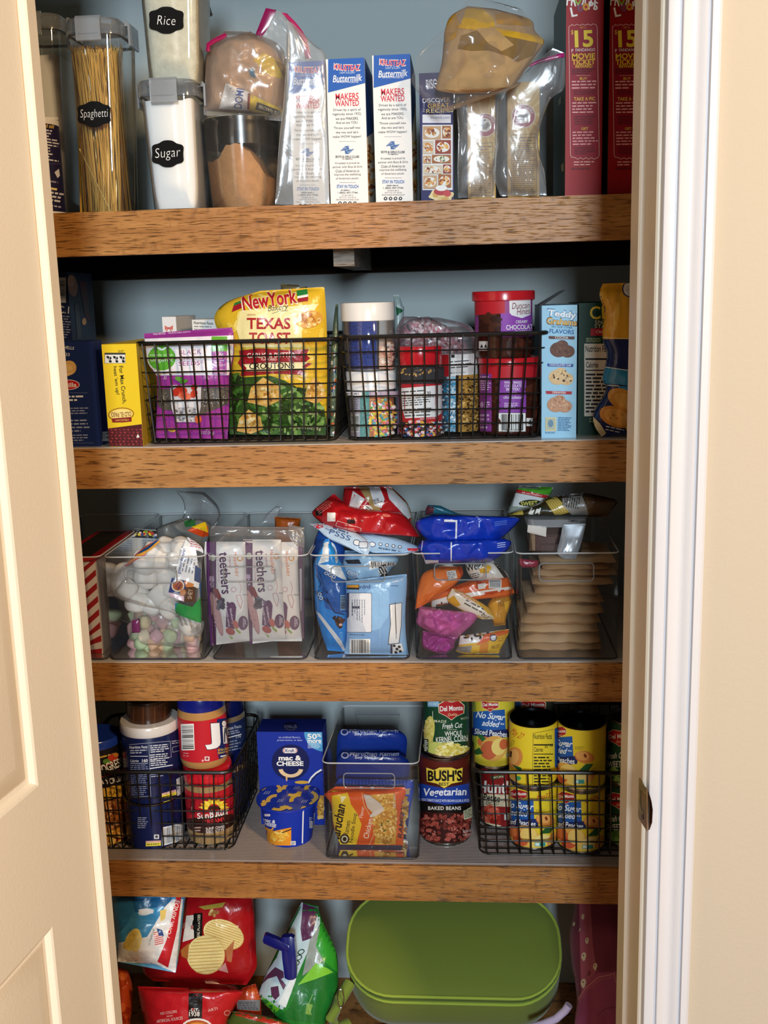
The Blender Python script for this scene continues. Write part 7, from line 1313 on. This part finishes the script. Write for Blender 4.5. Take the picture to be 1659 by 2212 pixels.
def art(A): A.r(1080, 580, 1560, 1260, '#e9cb2c'); peach(A, 356, 18, 0, 'Jun26')
t, cx, r, zt = tincan('yellow sliced peach can at the lower right of the front four', 'D6', 1122, 1470, 900, .070, 3, .111, '#e6c829', art, yr, zb=zb3)
def art(A):
    A.r(1080, 180, 1560, 720, '#e9cb2c'); peach(A, 292, -468)
tincan('yellow sliced peach can with blue label edge, stacked at the upper right', 'D6', 1124, 1476, 460, .070, 3, .111, '#e6c829', art, yr, zb=zt+.0003, lidcol='#1c1d20')
def art(A):
    A.r(500, 530, 900, 1020, '#8d1a1c'); A.p([(610, 615), (700, 595), (722, 612), (640, 640)], '#3a4a24'); A.t('NATURAL', 680, 616, 90, 16, '#e9e2c0', -6, .02); A.t("Hunt's", 660, 690, 270, 96, '#f2eee8', 2, .06); A.p([(540, 740), (900, 752), (900, 842), (540, 832)], '#d9cfae'); A.t('Petite', 632, 772, 124, 52, '#241f1a', 6, .04); A.t('DICED', 636, 812, 92, 24, '#241f1a', 4, .02); A.t('Sep', 742, 790, 64, 34, '#b52a2a', -10, .0, .3); A.p([(540, 835), (690, 842), (700, 960), (640, 990), (540, 960)], '#a82e24'); A.bl(620, 905, 70, 58, 40, 22, ['#c9503c', '#e07860', '#9a2018', '#d96248'], .8); A.r(722, 885, 790, 935, '#cfc9c2'); A.p([(540, 945), (700, 975), (700, 990), (540, 970)], '#d9cfae')
t, cx, r, zt = tincan('dark red can of diced tomatoes behind the basket wires, under the back peach can', 'D6', 550, 862, 780, .148, 3, .111, '#8d1a1c', art, cg, zb=zb3)
def art(A): A.r(440, -60, 860, 500, '#d9c63a'); A.e(490, 250, 30, 240, '#8a9a3a'); peach(A, -214, -668); A.p([(520, 300), (560, 300), (606, 345), (560, 350)], '#2f6a34'); A.e(640, 405, 92, 92, '#d9a44c', 10); A.e(610, 415, 62, 70, '#c2603a', 10); A.e(680, 390, 52, 62, '#e9cf74', 10); A.e(715, 370, 30, 40, '#c9663a', 10); A.p([(490, 430), (540, 395), (570, 440), (520, 450)], '#2f5a2c')
tincan('yellow sliced peach can at the back, stacked on the dark red can', 'D6', 484, 800, 300, .150, 3, .128, '#d9c63a', art, cg, zb=zt+.0003)
zz = BS[3]+.0042
for k, lab in enumerate(('hidden lower can at the back behind the yellow peach cans', 'can with a red heart-shaped logo, mostly hidden behind the upper yellow can')):
    def art(A): delm(A, 940, 90, 190, 110); A.r(790, 40, 850, 90, '#2a5a8c')
    t, cx, r, zz = tincan(lab, 'D6', 790, 1095, 250, .235, 3, .111, '#3a3a2c', art if k else None, cg, zb=zz+.0002)
def peas(dy):
    def art(A):
        A.r(1440, 150+dy, 1900, 720+dy, '#17442a'); delm(A, 1585, 325+dy, 190, 130); A.t('WITH', 1630, 420+dy, 50, 18, '#d9dcb8', 0, .0); A.t('Fresh Cut', 1560, 455+dy, 150, 46, '#eef0e4', -4, .02, .35); A.t('SWEET PEAS', 1585, 520+dy, 200, 46, '#eef0e4', 0, .02); A.bl(1590, 620+dy, 120, 70, 60, 26, ['#5f8a34', '#79a448', '#4a7428', '#93b862'], .9)
    return art
t, cx, r, zt = tincan('green can of peas at the right end, the lower one, behind the basket wires', 'D6', 1492, 1838, 950, .085, 3, .111, '#17442a', peas(470), cg, zb=zb3)
tincan('green can of peas at the right end, stacked upper one, beside the jamb', 'D6', 1496, 1842, 460, .085, 3, .111, '#17442a', peas(0), cg, zb=zt+.0003)

# ================================================================== bottom shelf: chip bags, lunch bag, backpack
def low(bagfn):
    return BS[4]+.0005
def art(A):
    A.p([(60, 90), (560, 90), (520, 300), (420, 420), (300, 520), (70, 440)], '#3f8fc0'); A.p([(75, 110), (240, 110), (200, 260), (110, 360), (60, 330)], '#2f79ab'); A.p([(200, 130), (470, 110), (440, 180), (300, 190), (230, 260)], '#1f5f8e'); A.e(270, 270, 90, 60, '#3c87b4'); A.e(290, 215, 50, 22, '#cfe0ea', -10); A.p([(240, 200), (300, 190), (345, 200), (340, 225), (260, 230)], '#e4e9ec')
    A.p([(110, 420), (300, 380), (420, 180), (470, 130), (540, 130), (520, 300), (490, 620), (350, 560), (100, 545)], '#e8e6e2'); A.p([(385, 205), (430, 195), (420, 260), (390, 280)], '#e6c86a'); A.e(205, 400, 46, 80, '#e9d070', 25); A.e(235, 420, 26, 66, '#f0dd90', 15); A.e(180, 410, 24, 60, '#dfc05a', 35)
    A.p([(494, 110), (528, 110), (500, 330), (440, 585), (368, 545), (430, 400), (470, 220)], '#c4222c'); A.t('PORK RINDS', 470, 260, 260, 30, '#f0dcd8', -74, .02, .2)
    for k in range(7): A.p([(340+k*2, 352+k*13), (400+k*2, 338+k*13), (401+k*2, 344+k*13), (341+k*2, 358+k*13)], '#cf4a50')
    A.p([(362, 322), (400, 335), (412, 375), (378, 372)], '#2f4a86'); A.t('IN THE USA', 322, 400, 70, 14, '#8a8f98', -75, .0); A.t('MADE', 338, 360, 70, 14, '#8a8f98', -75, .0)
pack('chip_bag', 'blue and white pork rind bag with red stripe and small flag, at the upper left', 'chip bag', 'D7', [((60, 60), (575, 60)), ((66, 150), (552, 150)), ((80, 300), (535, 300)), ((98, 440), (515, 470)), ((104, 545), (490, 618))], (.075, .03), .03, '#5aa0c8', art, seed=101, wr=.005, crease=.7, vor=.010, vs_=20, seal=(0, .06))
def art(A):
    A.p([(560, 240), (608, 235), (612, 390), (535, 415)], '#d9d2ca'); A.p([(608, 225), (668, 220), (666, 385), (612, 400)], '#14100f'); A.t('REAL POTATOES', 642, 312, 160, 18, '#e9dfc4', -88, .02); A.e(620, 300, 20, 44, '#0e0b0a'); A.p([(640, 180), (820, 150), (800, 185), (680, 200)], '#a8923a'); A.bl(745, 222, 40, 20, 10, 14, ['#b8925a', '#d0b078', '#8a6430'], .6); A.l(555, 250, 600, 360, 2, '#b06a64', -86, .3)
    for cx, cy, rx, ry, rot in ((808, 365, 140, 96, 22), (690, 500, 128, 130, 0)):
        A.e(cx, cy, rx, ry, '#d0b46c', rot, 26); A.e(cx-3, cy-3, rx*.97, ry*.96, '#e6d493', rot, 26)
        for k in range(-5, 6): h = math.sqrt(max(0, 1-(k/6)**2)); cr_, sr_ = math.cos(math.radians(rot)), math.sin(math.radians(rot)); A.line([(cx+x_*cr_-y_*sr_, cy+x_*sr_+y_*cr_) for x_, y_ in ((-rx*h*.9, k*ry/6+6), (0, k*ry/6), (rx*h*.9, k*ry/6-7))], 7, '#c9a95e')
    A.p([(820, 470), (880, 400), (860, 550), (830, 540)], '#b06a40'); A.p([(520, 470), (580, 420), (570, 530), (530, 510)], '#a8642c'); A.p([(770, 600), (820, 550), (840, 620)], '#c08a86')
pack('chip_bag', 'dark red ridged potato chip bag with two big chips pictured', 'chip bag', 'D7', [((540, 60), (1000, 60)), ((530, 160), (1010, 160)), ((500, 300), (1018, 300)), ((300, 480), (1024, 480)), ((270, 600), (1024, 590)), ((340, 672), (960, 700))], (.13, .09), .035, '#a01018', art, seed=102, wr=.005, crease=.5)
def art(A):
    A.p([(578, 640), (672, 640), (664, 925), (574, 925)], '#1a1210'); A.t('-EST-', 614, 865, 66, 20, '#f0e9dc', 0, .03); A.t('1938', 614, 892, 70, 32, '#f0e9dc', 0, .05); A.t('NO COLORS', 443, 882, 110, 18, '#e9c9c0', -8, .0); A.t('FROM', 450, 906, 40, 10, '#e9c9c0', -8, .0); A.t('ARTIFICIAL SOURCES', 450, 930, 175, 20, '#e9c9c0', -8, .0); A.t('ARTI', 735, 862, 64, 18, '#e9c9c0', -14, .0); A.e(832, 885, 22, 18, '#d99a90', -12, 14); A.e(832, 885, 17, 13, '#b51a22', -12, 14)
    A.e(632, 990, 108, 70, '#f0e9e2'); A.e(632, 994, 98, 62, '#b5541a'); A.e(632, 1000, 84, 52, '#e0902c')
pack('chip_bag', 'bright red chip bag with black band reading EST 1938, at the bottom front', 'chip bag', 'D7', [((240, 708), (925, 735)), ((246, 760), (932, 755)), ((262, 850), (880, 850)), ((285, 960), (830, 960)), ((300, 1200), (850, 1200)), ((300, 1500), (850, 1500))], (.03, .015), .035, '#bd1a22', art, seed=103, wr=.004, crease=.7, vor=.010, vs_=18, seal=(.07, .05))
pack('chip_bag', 'crumpled orange chip bag at the far left edge beside the door', 'chip bag', 'D7', [((60, 560), (170, 600)), ((60, 700), (200, 690)), ((60, 850), (205, 830)), ((70, 1000), (190, 980)), ((80, 1300), (230, 1300))], (.09, .05), .025, '#c4481c', lambda A: (A.bl(160, 900, 40, 60, 10, 30, ['#a83412', '#d9642c'], .6), A.e(140, 640, 30, 30, '#d96a2a')), seed=104, wr=.006, crease=1.2, vor=.014)
pack('chip_bag', 'dark maroon chip bag under the white bag, behind the bright red one', 'chip bag', 'D7', [((270, 565), (420, 570)), ((290, 640), (440, 640)), ((400, 690), (860, 690)), ((420, 900), (1000, 900))], (.11, .10), .02, '#6d0f16', lambda A: (A.p([(680, 668), (850, 676), (846, 698), (690, 690)], '#c9a09c'), A.p([(800, 650), (1000, 660), (990, 690), (820, 690)], '#1c1010')), seed=105, wr=.006)
def art(A): A.p([(960, 760), (985, 700), (1040, 740), (1050, 800), (960, 800)], '#b84a1c'); A.p([(895, 800), (1052, 798), (1048, 872), (900, 862)], '#77787c'); A.l(905, 808, 1045, 864, 5, '#3a3b40', 1, .5); A.l(1060, 870, 1140, 900, 4, '#b9b4ae', 10, .5)
pack('chip_bag', 'orange bag with grey nutrition panel, between the red bag and the green bag', 'chip bag', 'D7', [((930, 720), (1020, 690)), ((880, 790), (1055, 780)), ((890, 880), (1060, 880)), ((880, 1300), (1080, 1300))], (.075, .06), .015, '#9a3016', art, seed=106, wr=.005)
def art(A): A.p([(835, 960), (880, 890), (960, 910), (1080, 960), (1100, 1100), (840, 1100)], '#4a5a24'); A.p([(860, 885), (920, 875), (1100, 915), (1250, 960), (1250, 990), (1080, 950), (900, 905)], '#b5301c')
pack('chip_bag', 'green and red bag low in front, partly cut off, beside the bright red bag', 'chip bag', 'D7', [((870, 875), (960, 880)), ((830, 950), (1260, 960)), ((830, 1100), (1260, 1100)), ((830, 1400), (1240, 1400))], (.045, .03), .02, '#4a5a24', art, seed=107, wr=.005)
def art(A):
    A.p([(1325, 150), (1440, 180), (1450, 290), (1430, 330), (1330, 560), (1290, 650), (1240, 780), (1200, 865), (1046, 790), (1040, 760), (1090, 610), (1160, 520), (1215, 360)], '#bcd4dc'); A.p([(1335, 150), (1440, 190), (1390, 390), (1330, 410), (1318, 330)], '#5a3052'); A.p([(1055, 700), (1090, 640), (1150, 580), (1205, 610), (1210, 650), (1190, 660), (1222, 700), (1205, 735), (1160, 640), (1100, 660)], '#57304e'); A.p([(1120, 715), (1170, 705), (1180, 770), (1150, 800), (1125, 770)], '#57304e'); A.p([(1170, 820), (1260, 650), (1290, 660), (1220, 850)], '#dfe9ea')
    A.p([(1380, 400), (1460, 290), (1560, 480), (1440, 560), (1330, 640)], '#8e9a94'); A.p([(1455, 285), (1480, 280), (1560, 480), (1566, 620), (1470, 540), (1420, 440)], '#2f9a2c'); A.p([(1300, 700), (1420, 555), (1500, 590), (1535, 615), (1420, 660), (1330, 690)], '#7cc83a'); A.p([(1060, 780), (1090, 790), (1180, 860), (1140, 895), (1080, 850)], '#6ac42f'); A.p([(1320, 700), (1440, 655), (1566, 620), (1566, 760), (1470, 960), (1150, 920), (1240, 860)], '#1a6f2a')
    for k in range(4): A.e(1322-k*16, 480+k*38, 26, 17, '#1c3a2a', -30, 14); A.e(1322-k*16, 480+k*38, 18, 11, '#bcd4dc', -30, 14)
    A.p([(1360, 820), (1400, 830), (1380, 900), (1350, 890)], '#7aa84a'); A.line([(1400, 760), (1370, 830), (1390, 900)], 4, '#8fc07a')
pack('chip_bag', 'green and white chip bag rolled shut with a navy clip', 'chip bag', 'D7', [((1325, 150), (1436, 175)), ((1225, 345), (1470, 290)), ((1130, 540), (1555, 480)), ((1058, 690), (1568, 650)), ((1046, 790), (1558, 780)), ((1150, 920), (1490, 940)), ((1180, 1300), (1460, 1300))], (.12, .045), .03, '#1f7d2e', art, seed=108, wr=.004, crease=.7, vor=.008, vs_=18, seal=(.02, 0))
b = B()
def bar(p, q, w_, th_, Yp, Yq, col='#141a6a'):
    a, c = onY(*K('D7', *p), Yp), onY(*K('D7', *q), Yq); d = (c-a).normalized(); s_ = d.cross(Vector((0, 1, 0))).normalized()*w_; f_ = Vector((0, th_, 0))
    R = lambda m, k: [m+s_*k-f_, m+s_*k*.6-f_*1.3, m-s_*k*.6-f_*1.3, m-s_*k-f_, m-s_*k+f_, m+s_*k+f_]
    b.loft([R(a-d*.003, .6), R(a, 1), R((a+c)/2, 1.05), R(c, .9), R(c+d*.003, .5)], col, 'gloss')
bar((1235, 380), (1255, 640), .0115, .005, .045, .03); o_ = B
cp = b.obj('bag_clip', label='navy blue plastic clip holding the green chip bag shut', cat='bag clip')
b = B(); bar((1085, 385), (1235, 450), .0085, .005, .05, .04); b.obj('clip_arm', cp)
# --- green lunch bag: soft box leaning back
pt, pb = onY(*K('D8', 700, 70), .205), onY(*K('D8', 715, 640), .030)
pl_, pr_ = onY(*K('D8', 128, 400), .11), onY(*K('D8', 1282, 430), .11)
C_ = (pt+pb)/2; C_.x = (pl_.x+pr_.x)/2; Wd = pr_.x-pl_.x; Vv = pt-pb; Vv.x = 0; Hh = Vv.length; Vv.normalize(); Uu = Vector((1, 0, 0)); Nn = Uu.cross(Vv).normalized()
if Nn.y > 0: Nn = -Nn
def lb(n, s_=0, r_=.085, m=9, dome=0):
    P = []
    for sx_, sy_, a in ((1, 1, 0), (-1, 1, 90), (-1, -1, 180), (1, -1, 270)):
        for i in range(m+1):
            t_ = math.radians(a+90*i/m); r2 = max(r_-s_, .01); x = sx_*(Wd/2-s_-r2)+r2*math.cos(t_); y = sy_*(Hh/2-s_-r2)+r2*math.sin(t_)
            wv = .0025*noise.noise(Vector((x*14, y*14, n*20)))
            P.append(C_+Uu*x+Vv*y+Nn*(n+wv))
    return P
t = thing('lunch_bag', (C_.x, C_.y, BS[4]), 'lime green zippered lunch bag leaning back on the lowest shelf', 'lunch bag')
GR = '#68782b'
b = B(); rings = [lb(0, .001)]
for s_, n in ((.010, .004), (.03, .008), (.055, .011), (.075, .0125)): rings.append(lb(n, s_))
b.loft(rings[::-1], GR, 'fabric', True, False); b.v = b.v; b.obj('front_panel', t, angle=80)
b = B(); b.loft([lb(-.002, .002), lb(-.012, .001), lb(-.022, .0015)], '#7d9130', 'fabric', False, False); zb_ = b.obj('zipper_band', t, angle=80)
b = B(); b.loft([lb(-.022, .002), lb(-.05, -.001), lb(-.085, -.001), lb(-.115, .004), lb(-.122, .012)], GR, 'fabric', True, True); b.v = [(x, y, max(z, SH[4]+.0006)) for x, y, z in b.v]; b.obj('body', t, angle=80)
for n in (0, -.022): b = B(); b.tube(lb(n, .0), .0026, '#93a93c', 'fabric', 8, True); b.obj('piping', t)
b = B(); b.tube(lb(-.011, -.0004), .0016, '#4f6020', 'fabric', 6, True); b.obj('zipper', zb_, label='dark green zip line')
q = onY(*K('D8', 95, 620), .045); b = B(); b.tube([(q.x+.012, .07, q.z+.004), (q.x-.004, .045, q.z-.012), (q.x-.018, .04, q.z-.045), (q.x-.014, .05, q.z-.075), (q.x+.006, .07, q.z-.08)], .011, '#6f8530', 'fabric', 10); st_ = b.obj('strap', t)
b = B(); b.tube([(q.x+.0+.0055*math.cos(a), .032, q.z+.018*math.sin(a)) for a in [i*math.pi/9 for i in range(18)]], .0012, '#b9bcbe', 'metal', 6, True); b.obj('ring', st_, label='small silver ring')
b = B(); P_ = [onY(*K('D8', x, y), .02) for x, y in ((1130, 800), (1190, 785), (1260, 755), (1310, 710), (1330, 680))]; b.tube(P_, .007, '#b9a9c4', 'gloss', 10); b.obj('bottle_handle', label='pale lilac curved handle in front of the lunch bag at the lower right', cat='handle')
# --- pink backpack
def art(A):
    A.p([(1440, 100), (1750, 100), (1750, 500), (1480, 495), (1450, 340)], '#7a3248'); A.p([(1385, 120), (1445, 120), (1460, 360), (1480, 495), (1400, 620), (1385, 500)], '#a5566c'); A.p([(1330, 120), (1385, 120), (1395, 640), (1340, 640)], '#6a2a3e'); A.p([(1372, 700), (1400, 600), (1480, 505), (1750, 495), (1750, 1200), (1340, 1200), (1358, 780)], '#a04c72'); A.line([(1380, 650), (1420, 590), (1490, 530), (1580, 512)], 7, '#c47a78'); A.line([(1384, 668), (1424, 606), (1494, 546), (1580, 528)], 3, '#bb6f72'); A.line([(1575, 500), (1582, 560)], 5, '#c47a78'); A.line([(1480, 740), (1530, 700), (1600, 690)], 4, '#7a3454')
    for x, y, s_ in ((1410, 415, 1.2), (1472, 470, 1), (1408, 560, 1.3), (1356, 240, .6), (1428, 330, .9), (1405, 200, .8)): A.e(x, y, 11*s_, 17*s_, '#d9cdb4', 10); A.e(x-2, y-3, 3*s_, 4*s_, '#6a4a3a'); A.p([(x-9*s_, y+14*s_), (x+9*s_, y+14*s_), (x, y+24*s_)], '#d9cdb4')
    A.line([(1432, 505), (1445, 500), (1440, 520), (1428, 515)], 4, '#5a2434'); A.line([(1385, 280), (1392, 262)], 5, '#cfc2a8')
pack('backpack', 'pink backpack with small cream printed figures, in the right corner beside the jamb', 'backpack', 'D8', [((1385, 40), (1740, 40)), ((1352, 200), (1740, 200)), ((1332, 300), (1740, 300)), ((1345, 460), (1740, 460)), ((1372, 640), (1740, 640)), ((1358, 800), (1740, 800)), ((1358, 1020), (1740, 1020))], (.14, .05), .05, '#8d3f5c', art, 'fabric', seed=110, wr=.004)
